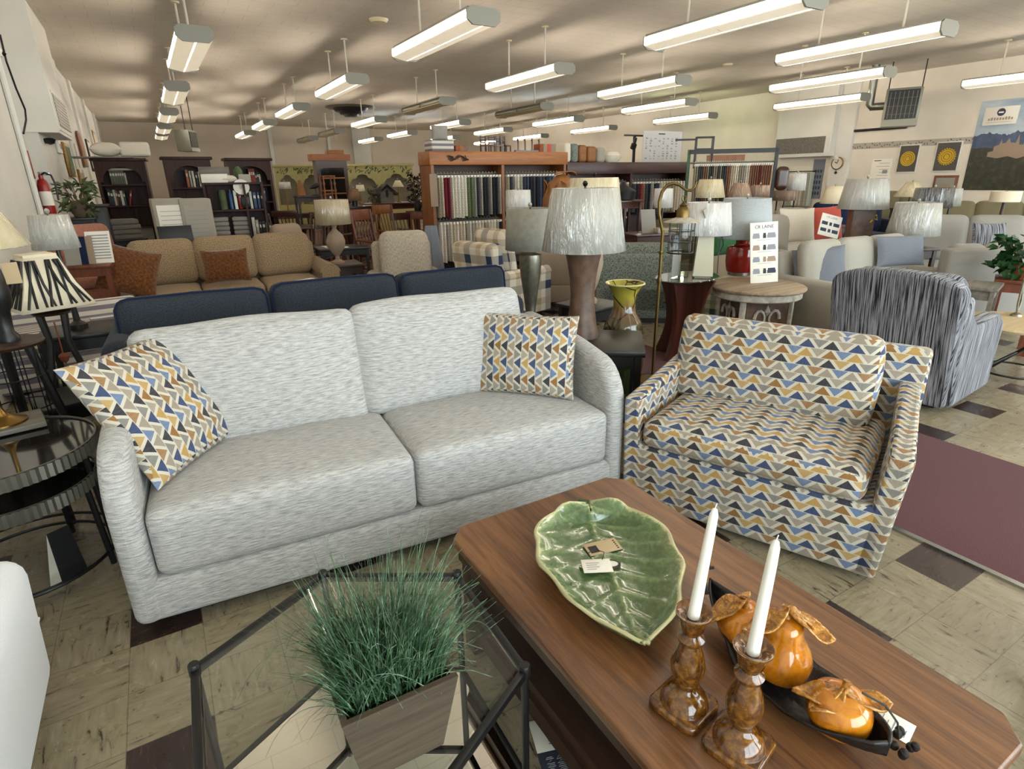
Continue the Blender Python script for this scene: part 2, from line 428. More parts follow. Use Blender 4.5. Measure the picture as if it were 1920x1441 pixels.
    M['whitechair'] = fabric('pale_blue_white_fabric', '#ccd0d4', '#e8ebee', 400, 400, .5, .25, .15, .2)
    M['tweed'] = fabric('tan_tweed', '#6f5a42', '#b09878', 110, 110, .5, .14, .5, .1)
    M['brownfur'] = fabric('brown_velvet', '#3d2110', '#7a4a22', 40, 40, .5, .2, .6, .4)
    M['oatmeal'] = fabric('oatmeal_stripe', '#8f8272', '#c2b8a8', 170, 40, .5, .15, .5, .1)
    M['pink'] = fabric('rose_chenille', '#8c5a4a', '#b98470', 50, 120, .5, .2, .4, .2)
    M['cream_f'] = fabric('cream_fabric', '#948f84', '#b5afa3', 220, 220, .5, .25, .3, .1)
    M['bluegrey'] = fabric('blue_grey_fabric', '#62666f', '#83878f', 160, 160, .5, .25, .3, .1)
    M['greyfab'] = fabric('warm_grey_fabric', '#8f877b', '#b0a89b', 200, 200, .5, .25, .3, .1)
    M['ltgrey'] = fabric('light_grey_fabric', '#807c75', '#a39e96', 200, 200, .5, .25, .3, .1)
    M['ivory'] = fabric('ivory_fabric', '#cfc5b2', '#e4dccb', 90, 90, .5, .25, .4, .1)
    M['olive'] = fabric('olive_fabric', '#5d5540', '#7b7257', 200, 200, .5, .25, .3, .1)
    M['coral'] = fabric('coral_fabric', '#b04a3d', '#cc6354', 200, 200, .5, .25, .3, .1)
    M['greenp'] = fabric('green_fabric', '#2f5a38', '#46744a', 200, 200, .5, .25, .3, .1)
    M['navy2'] = fabric('deep_navy_fabric', '#131a30', '#1d2744', 200, 200, .5, .25, .3, .1)
    M['taupe'] = fabric('taupe_fabric', '#8a7765', '#a5937f', 200, 200, .5, .25, .3, .1)
    M['stripegrey'] = fabric('charcoal_streak', '#1e1f24', '#9b9ba0', 120, 3.2, .5, .09, .7, .1, 5)
    b = NB('tealtweed'); u, v = b.box(); f = b.math('MAXIMUM', b.noise(b.uv(u, v, 40, 150), 1, 2), b.noise(b.uv(u, v, 150, 40), 1, 2))
    b.P(Base_Color=b.ramp(f, [(.52, C('#868b7f')), (.58, C('#6b736c')), (.64, C('#2a3436'))]), Roughness=.95, Normal=b.bump(f, .4, .004)); M['teal'] = b.m
    def plaid(name, c0, c1, c2, s):
        b = NB(name); u, v = b.box()
        def st(x, off, wd): return b.math('LESS_THAN', b.math('FRACT', b.math('ADD', b.math('DIVIDE', x, s), off)), wd)
        a = b.math('MULTIPLY', b.math('ADD', st(u, 0, .28), st(v, 0, .28)), .5); d = b.math('MULTIPLY', b.math('ADD', st(u, .5, .22), st(v, .5, .22)), .45)
        b.P(Base_Color=b.mix(d, b.mix(a, C(c0), C(c1)), C(c2)), Roughness=.95); return b.m
    M['plaid'] = plaid('navy_tan_plaid', '#d5ccbb', '#27344d', '#9d8868', .34)
    M['buffalo'] = plaid('green_check', '#a9a890', '#2c4036', '#5b6a58', .2)
    def stripes(name, c0, c1, s, f0=.5, sw=False):
        b = NB(name); u, v = b.box(); x = u if sw else v
        b.P(Base_Color=b.mix(b.math('LESS_THAN', b.math('FRACT', b.math('DIVIDE', x, s)), f0), C(c0), C(c1)), Roughness=.95); return b.m
    M['stripe'] = stripes('grey_white_stripe', '#cbc5bb', '#77727a', .075)
    M['shade_grey'] = wrapped('grey_shade_in_plastic', '#a7a59c'); M['shade_cream'] = wrapped('cream_shade_in_plastic', '#cdbf97'); M['shade_tan'] = wrapped('linen_shade_in_plastic', '#a8987a', .35)
    M['shade_white'] = wrapped('white_shade_in_plastic', '#cfcdc8'); M['shade_brown'] = wrapped('brown_shade_in_plastic', '#8c6a4e'); M['shade_black'] = wrapped('black_shade_in_plastic', '#1d1c1f')
    M['shade_dim'] = plain('grey_linen_shade', '#98958b', .9, var=.15, vs=20); M['shade_blue'] = fabric('blue_grey_linen_shade', '#9aa0a3', '#b4b9ba', 30, 300, .5, .2, .2)
    M['shade_ivory'] = plain('ivory_shade', '#e2d6bb', .85); M['shade_khaki'] = plain('khaki_shade', '#7b5f45', .85)
    M['lampwood'] = plain('mottled_brown_base', '#5a4334', .45, var=.5, vs=14)
    M['red'] = plain('red_ceramic', '#7e150f', .12, 0, .4); M['creamcer'] = plain('cream_ceramic', '#c9c2a8', .2, 0, .3)
    b = NB('green_vase_glaze'); f = b.noise(b.map(b.tc(), (3, 3, 2)), 3, 5, .6, 1.2); w = b.n('TexVoronoi', {'feature': 'DISTANCE_TO_EDGE'}, Vector=b.tc(), Scale=7.0).outputs[0]
    xz = b.n('SeparateXYZ', None, Vector=b.tc()).outputs[2]
    col = b.ramp(b.math('ADD', xz, b.math('MULTIPLY', f, .18)), [(.2, C('#1c2a0e')), (.55, C('#2c4420')), (.74, C('#6d4a2e')), (.86, C('#a39a3c')), (1.0, C('#8d7c2c'))])
    col = b.mix(b.math('LESS_THAN', w, .03), col, C('#33200f')); b.P(Base_Color=col, Roughness=.15, Coat_Weight=.5); M['vase'] = b.m
    M['vaserim'] = plain('pale_yellow_glaze', '#b9b27a', .2)
    M['washwood'] = wood('white_washed_wood', '#75614d', '#b09c82', 'x', .6); M['blond'] = wood('blond_table_top', '#b59c72', '#d5c19a', 'x', .4)
    M['washpaint'] = plain('distressed_white_paint', '#b3ab9c', .7, var=.35, vs=20)
    M['redwood'] = wood('red_brown_wood', '#4e2413', '#733a20', 'z', .4); M['greywood'] = wood('grey_stained_wood', '#4f4a42', '#7b746a', 'x', .5)
    M['leafgreen'] = plain('leaf_green', '#1d4a1e', .45, var=.45, vs=25)
    M['moss'] = plain('grey_green_leaf', '#4c5a38', .7, var=.4, vs=12)
    M['sage'] = plain('sage_paint', '#b3ac72', .6, var=.1, vs=8); M['sage_in'] = plain('sage_panel', '#8f8876', .7)
    M['greymetal'] = plain('grey_enamel', '#8c8a7c', .45, .2); M['greymetal2'] = plain('dull_grey_enamel', '#6d6b5e', .5)
    M['galv'] = plain('galvanised', '#8b8a82', .35, .9); M['fixgrey'] = plain('fixture_grey', '#8d8b80', .5)
    M['fixcream'] = plain('fixture_cream', '#d9cba8', .5); M['fixrod'] = plain('white_rod', '#cfc8b8', .5)
    M['lit'] = emit('tube_cover_lit', (1.0, .88, .73, 1), 13.0); M['litcool'] = emit('tube_cover_cool', (.72, .88, 1.0, 1), 13.0); M['litgreen'] = emit('tube_cover_green', (.93, 1.0, .62, 1), 12.0)
    M['refl_glow'] = emit('louvre_added_glow', (1.0, .84, .58, 1), .28)  # faint emission put into the reflector panels, standing in for light from the tubes
    M['unlit'] = plain('tube_cover_unlit', '#a9a994', .3)
    M['redext'] = plain('red_enamel', '#8f1713', .3); M['whitepl'] = plain('white_plastic', '#d6d2c8', .5); M['bluepl'] = plain('blue_plastic', '#2a4f7c', .3)
    M['terra'] = plain('terracotta', '#8c4a2e', .8); M['caramel'] = plain('caramel_leather', '#8c5a2b', .6, var=.2, vs=9)
    M['gold'] = plain('gold_frame', '#8b6a34', .35, .6, var=.4, vs=40); M['woodframe'] = wood('brown_frame', '#4a2414', '#7a4526', 'z', .4)
    M['charcoal'] = plain('charcoal_board', '#55504b', .9); M['yellow'] = plain('yellow_flower', '#c9a72a', .8, var=.25, vs=50)
    M['basket'] = plain('wicker', '#6b5a45', .8, var=.3, vs=60, bump=.6, bs=90)
mk()
M = MT
XL, XR, YN, YF, ZC = -1.2, 18.0, -3.0, 31.5, 4.05
# ------------------------------------------------------------------ the room
struct('floor', MB().bx(XL-.6, XR+.3, YN-.3, YF+.3, -.1, 0), M['floor'])
struct('ceiling', MB().bx(XL-.6, XR+.3, YN-.3, YF+.3, ZC, ZC+.12), M['ceiling'])
w = MB().bx(XL-.55, XL, YN, 9.35, 0, ZC).bx(XL-.55, XL-.28, 9.35, 11.78, 0, ZC).bx(XL-.55, XL-.06, 11.78, YF, 0, ZC)
for y in (16.4, 19.6, 23.6, 28.0): w.bx(XL-.08, XL, y, y+.5, 0, ZC)
struct('wall_left', w, M['wall_l'])
w = MB().bx(XR, XR+.2, YN, YF, 0, ZC)
struct('wall_right', w, M['wall'])
w = MB().bx(XL-.5, XR+.2, YF, YF+.2, 0, ZC)
struct('wall_far', w, M['wall_far'])
for k, (px, wd) in enumerate(((506, .16), (615, .12), (676, .9), (905, .2))):
    p = on_y(px, 262, YF)
    struct('trim_%d' % (k+1), MB().bx(p.x-wd/2, p.x+wd/2, YF-.14, YF, 0, ZC), M['white_paint'])
# shop front behind the camera: sill, header, piers and panes
w = MB().bx(XL-.5, XR+.2, YN-.2, YN, 0, .45).bx(XL-.5, XR+.2, YN-.2, YN, 3.1, ZC)
wins = [(-1.0, 3.2), (3.6, 8.2), (8.6, 13.2), (13.6, 17.7)]
xs = [XL-.5] + [q for a in wins for q in a] + [XR+.2]
for i in range(0, len(xs), 2): w.bx(xs[i], xs[i+1], YN-.2, YN, .45, 3.1)
struct('wall_near', w, M['wall'])
for k, (a, b_) in enumerate(wins):
    f = MB(); n = 3
    f.bx(a, b_, YN-.13, YN-.07, .45, .51).bx(a, b_, YN-.13, YN-.07, 3.04, 3.1)
    for i in range(n+1):
        x = a + (b_-a)*i/n; f.bx(max(a, x-.03), min(b_, x+.03), YN-.13, YN-.07, .51, 3.04)
    wo = struct('window_%d' % (k+1), f, M['white_paint'])
    MB().bx(a+.03, b_-.03, YN-.104, YN-.096, .51, 3.04).build('pane', M['glass'], wo)
    L = bpy.data.lights.new('daylight_portal', 'AREA'); L.shape = 'RECTANGLE'; L.size = b_-a; L.size_y = 2.65; L.cycles.is_portal = True
    lo = bpy.data.objects.new('daylight_portal', L); COL.objects.link(lo); lo.location = ((a+b_)/2, YN-.22, 1.775); lo.rotation_euler = (PI/2, 0, 0)
# bulkheads with air vents hanging out of both side walls
bo = struct('trim_5', MB().bx(XL-.3, -1.0, 11.76, 13.75, 2.31, ZC), M['white_paint'])
MB().bx(-1.0, -.985, 11.9, 13.6, 2.36, 2.92).build('vent_frame', M['white_paint'], bo)
v = MB().bx(-.986, -.975, 11.95, 13.55, 2.42, 2.88)
for i in range(9): v.bx(-.976, -.968, 11.95, 13.55, 2.43+i*.05, 2.45+i*.05)
v.build('vent_grille', M['greymetal'], bo)
a = on_x(1458, 240, XR-.35); c = on_x(1562, 240, XR-.35)
y0, y1 = c.y, a.y
bo = struct('trim_6', MB().bx(XR-.35, XR, y0, y1, 2.02, ZC), M['white_paint'])
vf = on_x(1456, 272, XR-.35); vg = on_x(1547, 272, XR-.35)
MB().bx(XR-.375, XR-.35, vg.y-.12, min(vf.y+.1, y1), 2.03, 2.68).build('vent_frame', M['white_paint'], bo)
v = MB().bx(XR-.38, XR-.37, vg.y, vf.y, 2.12, 2.58)
for i in range(8): v.bx(XR-.39, XR-.378, vg.y, vf.y, 2.13+i*.057, 2.155+i*.057)
v.build('vent_grille', M['greywood'], bo)
a = on_x(1603, 230, XR-.1); c = on_x(1580, 230, XR-.1)
struct('trim_7', MB().bx(XR-.1, XR, a.y, c.y+.2, 0, ZC), M['white_paint'])
# column beside the left wall with its conduit
struct('trim_8', MB().tube([(XL+.03, 9.2, 0), (XL+.03, 9.2, ZC)], .03, 8), M['white_paint'])
# floor coverings
struct('carpet_runner', MB().bx(2.672, 3.86, -2.5, 9.0, .0, .008), M['carpet'])
struct('trim_9', MB().bx(2.648, 2.676, -2.5, 5.6, 0, .011), M['chrome'])
struct('carpet_area', MB().bx(1.9, 6.2, 6.1, 8.6, .001, .007).bx(2.0, 7.5, 9.8, 20, .001, .007), M['carpet2'])
# ------------------------------------------------------------------ hanging strip lights
def fixture(kind):
    root = thing('strip_light', '', 'ceiling light', group='hanging fluorescent strip lights')
    h = MB().rb(-.2, .2, -1.2, 1.2, .115, .145, .008).bx(-.05, .05, -1.2, 1.2, .03, .115)
    h.build('housing', M['fixgrey'], root)
    for s in (-1, 1):
        MB().prism([(s*.012, -.035), (s*.2, .0), (s*.2, .012), (s*.012, -.022)][::s], -1.2, 1.2, 'y').build('reflector', M['refl_glow'] if kind != 'dim' else M['fixcream'], root)  # panels of burning fixtures get the added glow, unlit ones plain cream
        for (a, b_) in ((-1.175, -.02), (.02, 1.175)):
            lm = {'lit': M['lit'], 'cool': M['litcool'], 'green': M['litgreen'], 'dim': M['unlit']}[kind]
            pr = [(s*(.125+.075*math.sin(t)), .062+.056*math.cos(t)) for t in [PI*i/8 for i in range(9)]]
            MB().prism(pr[::s], a, b_, 'y').build('tube_cover', lm, root)
        MB().prism([(-.22, .015), (-.15, -.04), (.15, -.04), (.22, .015), (.22, .105), (.16, .148), (-.16, .148), (-.22, .105)], s*1.2, s*1.225, 'y').build('end_plate', M['fixgrey'], root)
        rod = MB().tube([(0, s*.62, .14), (0, s*.62, .795)], .016, 8).build('hanger_rod', M['fixrod'], root)
        MB().lathe([(.05, .775), (.062, .785), (.062, .799)], 14, (0, s*.62, 0)).build('canopy', M['fixcream'], rod)
    MB().tube([(math.cos(t)*.212, 0, .06+math.sin(t)*.085) for t in [PI*i/10-PI/2 - .0 for i in range(11)]], .006, 6).tube([(-math.cos(t)*.212, 0, .06+math.sin(t)*.085) for t in [PI*i/10-PI/2 for i in range(11)]], .006, 6).build('joint_band', M['fixgrey'], root)
    return root
protos = {}
def put_light(kind, x, y, label):
    if kind not in protos: protos[kind] = fixture(kind); o = protos[kind]
    else: o = dup(protos[kind])
    o.location = (x, y, 3.252); o.rotation_euler = (0, 0, math.radians(R.uniform(-.6, .6))); o['label'] = label
rows = [(.85, 0, 'row along the left wall'), (3.68, 1, 'second row from the left wall'), (6.52, 0, 'third row from the left wall'), (9.4, 0, 'fourth row from the left wall'), (12.3, 1, 'fifth row from the left wall'), (15.7, 0, 'row nearest the right wall')]
YA = [.9, 5.7, 10.3, 15.05, 19.85, 24.5, 28.6]; YB = [-1.6, 3.2, 7.95, 12.8, 17.5, 22.0, 26.5, 30.0]
for ri, (x, off, nm) in enumerate(rows):
    ys = YB if off else YA
    vis = 0
    for k, y in enumerate(ys):
        if off and y > 29 : continue
        kind = 'lit'
        if (ri, y) in ((2, 15.05), (3, 15.05), (2, 24.5), (2, 28.6)): kind = 'dim'
        if (ri, y) in ((4, 17.5), (3, 24.5)): kind = 'cool'
        if ri == 5 and y == 15.05: kind = 'green'
        infr = y > (8.5 if ri == 0 else 6 if ri == 1 else 4)
        if infr: vis += 1
        if ri == 0 and y > 27.5: y = 27.9
        adj = {'dim': ', unlit', 'cool': ', bluish', 'green': ', greenish'}.get(kind, '')
        put_light(kind, x, y, ('fluorescent strip light, %s from the camera in the %s%s' % (ORD[vis-1], nm, adj)) if infr else 'strip light overhead, %s from the shop front in the %s' % (ORD[k], nm))
# ------------------------------------------------------------------ ceiling and wall equipment
p = on_z(657, 203, 4.0)
t = thing('ceiling_diffuser', 'round black stepped air diffuser on the ceiling', 'air vent', (p.x, p.y, ZC))
k = mpp(p.x, p.y, 4)*45
MB().lathe([(k*1.0, 0), (k*1.02, -.03), (k*.98, -.05), (.02, -.05)], 32).build('outer_ring', M['galv'], t)
MB().lathe([(k*.72, -.05), (k*.62, -.16), (.02, -.16)], 32).lathe([(k*.5, -.16), (k*.44, -.25), (.02, -.25)], 32).lathe([(k*.3, -.25), (k*.27, -.32), (.02, -.32)], 32).build('inner_cone', M['black'], t)
p = on_z(710, 36, ZC)
t = tag(MB().lathe([(.001, -.05), (.12, -.05), (.15, -.02), (.16, 0)], 24).build('smoke_detector', M['fixcream']), 'small round cream detector alone on the ceiling near the top of the photo', 'detector'); place(t, p)
p = on_z(1364, 120, ZC)
t = tag(MB().lathe([(.001, -.04), (.1, -.04), (.13, 0)], 24).build('smoke_detector', M['fixcream']), 'round cream detector on the ceiling between the right hand strip lights', 'detector'); place(t, p)
def heater(loc, rz, s, label, tilt=0):
    t = thing('unit_heater', label, 'heater', loc, rz)
    MB().rb(-.42*s, .42*s, -.02, .62*s, 0, .95*s, .02).build('casing', M['greymetal'], t)
    MB().bx(-.42*s, .42*s, -.05, -.02, .0, .16*s).build('lower_panel', M['greymetal'], t)
    MB().bx(-.36*s, .36*s, -.03, .0, .18*s, .9*s).build('louvre_opening', M['black'], t)
    f = MB()
    for i in range(7): x = (-.3+.1*i)*s; f.bx(x-.008, x+.008, -.055, -.03, .2*s, .86*s)
    for j in range(3): z = (.3+.2*j)*s; f.bx(-.34*s, .34*s, -.04, -.032, z, z+.006)
    f.build('louvres', M['greymetal2'], t)
    for sx in (-1, 1): MB().tube([(sx*.38*s, .1*s, .95*s), (sx*.38*s, .1*s, ZC-loc[2])], .015, 6).build('hanger_rod', M['black'], t)
    return t
p = spot(1690, 205, 18.2); z0 = zpx(1655, 238, p.x, p.y)
ht = heater((p.x, p.y, z0), -62+0, .9, 'grey gas unit heater hung from the ceiling by the right wall')
MB().tube([(-.36, .3, .5), (-.66, .3, .5), (-.7, .3, .55), (-.7, .3, ZC-z0)], .09, 12).build('flue_pipe', M['galv'], ht)
p = spot(362, 265, 21.5); z0 = zpx(357, 284, p.x, p.y)
heater((p.x, p.y, z0), 62, .64, 'grey unit heater hung at the far left beyond the row of strip lights')
# pipe run down the right wall
a = on_x(1700, 238, XR-.06); c = on_x(1595, 244, XR-.06); d = on_x(1578, 335, XR-.06)
tag(MB().tube([a, Vector((XR-.06, c.y, a.z)), Vector((XR-.06, c.y+.05, a.z-.15)), Vector((XR-.06, c.y+.05, .1))], .035, 8).build('gas_pipe', M['black']), 'black gas pipe running from the heater down the right wall', 'pipe')
# ------------------------------------------------------------------ white sofa
SA = -4.36
sofa = thing('sofa', 'large off-white slub fabric two-cushion sofa in the middle of the photo', 'sofa', (-.329, 2.0996, 0), SA)
def arm_prof():
    pts = [(.0, .05), (.95, .05), (.95, .80)]
    for i in range(7):
        t = i/6; pts.append((.86-.5*t, .80-.015*t-.02*t*t))
    for i in range(1, 9):
        a = PI/2*i/8; pts.append((.20-.20*math.sin(a)+.0, .735-.24*(1-math.cos(a))))
    return pts
for (x0, x1) in ((0, .1), (2.03, 2.13)):
    m = MB(); bm_prof = arm_prof(); m.prism(bm_prof, x0, x1, 'x')
    o = m.build('arm', M['sofa'], sofa, 50); b = o.modifiers.new('round', 'BEVEL'); b.width = .042; b.segments = 4; b.limit_method = 'ANGLE'; b.angle_limit = math.radians(50)
MB().rb(.03, 2.1, .01, .93, .05, .225, .035, 4).build('base_rail', M['sofa'], sofa)
MB().rb(.06, 2.07, .72, .95, .1, .80, .05, 4).build('back_frame', M['sofa'], sofa)
MB().bx(.1, 2.03, .1, .88, 0, .06).build('plinth', M['black'], sofa)
for (x0, x1) in ((.103, 1.066), (1.07, 2.032)):
    MB().cushion(x0, x1, .004, .66, .222, .492, .045, .028, 15, .006).build('seat_cushion', M['sofa'], sofa)
def bc_t(o, p):
    k = (p[2]+1)/2
    o.y += .0; return o
for (x0, x1, sd, zc) in ((.10, 1.0, 3, .715), (1.0, 1.87, 8, .73)):
    w_ = x1-x0; m = MB(); m.at(T((x0+x1)/2, .655, zc) @ RX(75)); m.cushion(-w_/2-.012, w_/2+.012, -.27, .27, -.075, .075, .055, .06, 16, .012)
    m.v = [(x, y, z+.004*math.sin(11*x+sd+5*z)) for x, y, z in m.v]
    m.build('back_cushion', M['sofa'], sofa, 60)
# printed scatter cushions on the sofa
BL = on_z(300, 910, .515); BR = on_z(452, 800, .515)
TL = on_z(125, 690, .95)
e1 = (BR-BL); h = (TL-BL); h = h - e1*(h.dot(e1)/e1.dot(e1))
cen = BL + e1*.5 + h*.5
pil = MB().pillow(e1.length*1.08, h.length*1.04, .17, 22, .05, .004, 5).build('scatter_cushion', M['tri_pil'], None, 60)
tag(pil, 'triangle print scatter cushion leaning on the left arm of the white sofa', 'cushion', 'triangle print scatter cushions'); place(pil, None, M=frame(cen + h.cross(e1).normalized()*-.0, e1, h))
BL = on_z(890, 728, .52); BR = on_z(1073, 744, .52)
e1 = (BR-BL); pd = Vector((-e1.y, e1.x, 0)).normalized(); h = pd*.11 + Vector((0, 0, .37))
cen = BL + e1*.5 + h*.5
pil = MB().pillow(e1.length*1.03, h.length*1.08, .15, 22, .05, .004, 9).build('scatter_cushion', M['tri_pil'], None, 60)
tag(pil, 'triangle print scatter cushion in the right corner of the white sofa', 'cushion', 'triangle print scatter cushions'); place(pil, None, M=frame(cen, e1, h))
# ------------------------------------------------------------------ triangle print armchair
A = math.radians(112.0)
ch = thing('armchair', 'wide armchair upholstered in blue, gold and grey triangle print', 'armchair', M=frame((2.171, .893, 0), (-math.cos(A), -math.sin(A), 0), (math.sin(A), -math.cos(A), 0)))
W = 1.09
MB().rb(-W+.03, .0-.0, .0, .9, .03, .34, .018, 3).build('base', M['tri'], ch)
MB().bx(-W+.1, -.1, .08, .85, 0, .04).build('plinth', M['black'], ch)
def arm(x0, x1, fl):
    m = MB()
    pr = [(0, .03), (.88, .03), (.88, .60), (.70, .645), (.55, .635), (.30, .60), (.0, .565)]
    n = len(pr); vs = []
    for x, s in ((x0, 0), (x1, 1)):
        for (y, z) in pr:
            k = fl*z*max(0, 1-y/.75)
            vs.append((x + (k if True else 0), y - .0, z))
    m.add(vs, [tuple(range(n-1, -1, -1)), tuple(range(n, 2*n))] + [(i, (i+1) % n, n+(i+1) % n, n+i) for i in range(n)])
    o = m.build('arm', M['tri'], ch, 50); b = o.modifiers.new('round', 'BEVEL'); b.width = .016; b.segments = 3; b.limit_method = 'ANGLE'; b.angle_limit = math.radians(35)
arm(-.085, -.002, .085); arm(-W-.005, -W+.075, -.03)
m = MB().at(T(0, .70, .28) @ RX(-10)); m.rb(-W-.005, .02, -.02, .14, 0, .52, .03, 3); m.build('back_frame', M['tri'], ch)
MB().cushion(-W+.08, -.088, -.02, .66, .335, .475, .05, .035, 15, .008).build('seat_cushion', M['tri'], ch)
m = MB().at(T(-W/2-.045, .56, .655) @ RX(-12)); m.cushion(-.46, .43, -.085, .085, -.215, .215, .045, 0, 13, .02); m.build('back_cushion', M['tri'], ch)
# ------------------------------------------------------------------ walnut coffee table
ZT = .46
ct = thing('coffee_table', 'walnut coffee table with clipped corners, holding green leaf dish and candlesticks', 'coffee table', (0, 0, 0))
def clip(x0, x1, y0, y1, c): return [(x0+c, y0), (x1-c, y0), (x1, y0+c), (x1, y1-c), (x1-c, y1), (x0+c, y1), (x0, y1-c), (x0, y0+c)]
X0, X1, Y0, Y1 = .632, 1.362, .205, 1.515
o = MB().prism(clip(X0, X1, Y0, Y1, .055), ZT-.03, ZT, 'z').build('top', M['walnut'], ct); b = o.modifiers.new('round', 'BEVEL'); b.width = .006; b.segments = 2
MB().prism(clip(X0+.012, X1-.012, Y0+.012, Y1-.012, .055), ZT-.075, ZT-.03, 'z').build('apron', M['walnut_dk'], ct)
MB().prism(clip(X0+.03, X1-.03, Y0+.03, Y1-.03, .05), .19, .225, 'z').build('lower_shelf', M['walnut_dk'], ct)
MB().prism(clip(X0+.015, X1-.015, Y0+.015, Y1-.015, .05), .13, .19, 'z').build('shelf_rail', M['walnut_dk'], ct)
for sx in (X0+.07, X1-.07):
    for sy in (Y0+.07, Y1-.07): MB().rb(sx-.035, sx+.035, sy-.035, sy+.035, 0, ZT-.06, .006).build('leg', M['walnut_dk'], ct)
# leaf dish
def leafdish():
    NU, NV = 61, 41
    L = .60; vs = []; cols = []
    def half(s):
        a = math.sin(PI*min(1, max(0, s))**.72)**.62 if 0 < s < 1 else 0
        return .212*a
    for j in range(NU):
        s = j/(NU-1)
        wv = half(s) if s < .9 else half(.9)*((1-s)/.1)**.8
        y = -L*s + L/2
        for i in range(NV):
            t = -1+2*i/(NV-1)
            x = wv*t
            yy = y + .022*abs(t)**1.6*(1-s)*(1 if s < .5 else .6) - (.03*(1-abs(t))*max(0, .06-s)/.06)
            rim = abs(t)**3.2
            z = .008 + .048*rim*min(1, (wv/.1)) + .035*max(0, s-.86)/.14 + .04*max(0, .07-s)/.07
            mid = math.exp(-(x/.007)**2); sv = 0
            if abs(t) > .03:
                ph = (s*7.2 - abs(t)*1.35) % 1
                sv = math.exp(-((ph-.5)/.10)**2)*(1-abs(t)**4)
            z += .0055*mid*(1-s*.6) + .0045*sv
            z += .003*math.sin(30*s+t*9)*abs(t)**4
            x += .006*math.sin(23*s+1.3*(t > 0))*abs(t)**5
            vs.append((x, yy, z)); cols.append(min(1, .45*mid+.32*sv+.5*abs(t)**6+.4*abs(t)**16 + .12))
    m = MB(); n = len(vs); f = []
    for j in range(NU-1):
        for i in range(NV-1):
            a = j*NV+i; f.append((a, a+1, a+NV+1, a+NV))
    m.add(vs, f)
    return m, cols
m, cols = leafdish()
A1 = on_z(1105, 968, .49); A2 = on_z(1207, 1216, .49)
dish = m.build('leaf_dish', M['leafdish'], None, 80, cols)
so = dish.modifiers.new('thick', 'SOLIDIFY'); so.thickness = .009; so.offset = -1
tag(dish, 'glossy green leaf shaped ceramic dish on the walnut coffee table', 'dish'); d = (A1-A2); d.z = 0
place(dish, None, M=frame((A1+A2)/2*1.0 + Vector((0, 0, ZT-.49+.008)), Vector((d.y, -d.x, 0)), d))
MB().tube([(0, .285, .05), (.004, .315, .058), (-.012, .34, .05), (-.018, .35, .045)], [.008, .009, .008, .01], 8).build('stalk', M['leafdish'], dish, cols=None)
# hang tags lying in the dish
P1 = on_z(1130, 1028, ZT+.024); P2 = on_z(1119, 1067, ZT+.03)
tg = tag(MB().rb(-.054, .054, -.028, .028, 0, .0012, .0004).build('swing_tag', M['kraft']), 'kraft card swing tag lying in the leaf dish', 'tag'); tg.matrix_world = T(P1.x, P1.y, P1.z+.006) @ RZ(-12) @ RX(4)
m = MB().bx(-.046, -.018, -.018, .012, .0012, .0018)
for i in range(5): m.bx(.040, .046, -.02+i*.0085, -.016+i*.0085, .0012, .0018)
m.build('print', M['ink'], tg)
tg = tag(MB().lathe([(.001, 0), (.03, 0), (.03, .001), (.001, .001)], 28, (0, 0, 0), 1.35, .8).build('oval_tag', M['walnut_dk']), 'dark oval tag with a white oval under the white price tag', 'tag'); q = on_z(1138, 1060, ZT+.026); tg.matrix_world = T(q.x, q.y, q.z+.004) @ RZ(-30)
MB().lathe([(.001, .001), (.016, .001), (.016, .0016), (.001, .0016)], 24, (.012, .002, 0), 1.3, .8).build('white_oval', M['paper'], tg)
tg = tag(MB().rb(-.042, .042, -.03, .03, 0, .001, .0003).build('swing_tag', M['paper']), 'white price tag lying in the leaf dish beside the kraft tag', 'tag'); tg.matrix_world = T(P2.x, P2.y, P2.z+.012) @ RZ(-28)
m = MB(); rr = random.Random(3)
for i in range(4): m.bx(-.03, -.03+rr.uniform(.02, .05), -.016+i*.009, -.0135+i*.009, .001, .0014)
m.build('print', M['greyink'], tg)
MB().tube([(.02, .024, .003), (.03, .045, .012), (.005, .06, .014), (-.02, .045, .01), (-.01, .026, .004)], .0013, 6).build('string', M['ink'], tg)
# candlesticks with candles
def candlestick(loc, rz, label, lean):
    t = thing('candlestick', label, 'candlestick', loc, rz, 'amber glazed candlesticks')
    sq = []
    m = MB(); s = .058
    o = MB().prism([(s-.012, -s), (s, -s+.012), (s, s-.012), (s-.012, s), (-s+.012, s), (-s, s-.012), (-s, -s+.012), (-s+.012, -s)], 0, .02, 'z').build('foot', M['amber'], t); b = o.modifiers.new('round', 'BEVEL'); b.width = .006; b.segments = 3
    MB().lathe([(.052, .02), (.05, .026), (.043, .04), (.03, .05), (.022, .056), (.02, .062), (.026, .075), (.034, .095), (.036, .115), (.03, .14), (.022, .16), (.019, .168), (.026, .174), (.028, .182), (.022, .188), (.018, .194), (.024, .205), (.027, .22), (.028, .232), (.036, .238), (.037, .243), (.034, .243), (.022, .236), (.016, .23)], 32).build('stem', M['amber'], t)
    KS = 1.06
    for ob in t.children: ob.scale = (1, 1, KS)
    c = tag(MB().lathe([(.0125, 0), (.012, .03), (.0095, .2), (.0085, .235), (.005, .248), (.001, .251)], 16).build('taper_candle', M['candle']), label.replace('amber glazed candlestick', 'white taper candle').replace('holding a white taper', 'in the candlestick'), 'candle', 'white taper candles')
    place(c, None, M=T(*loc) @ T(0, 0, .2305*1.06) @ Matrix.Rotation(lean[0], 4, 'X') @ Matrix.Rotation(lean[1], 4, 'Y'))
    MB().tube([(0, 0, .25), (.001, 0, .256), (.003, 0, .26)], .001, 5).build('wick', M['paper'], c)
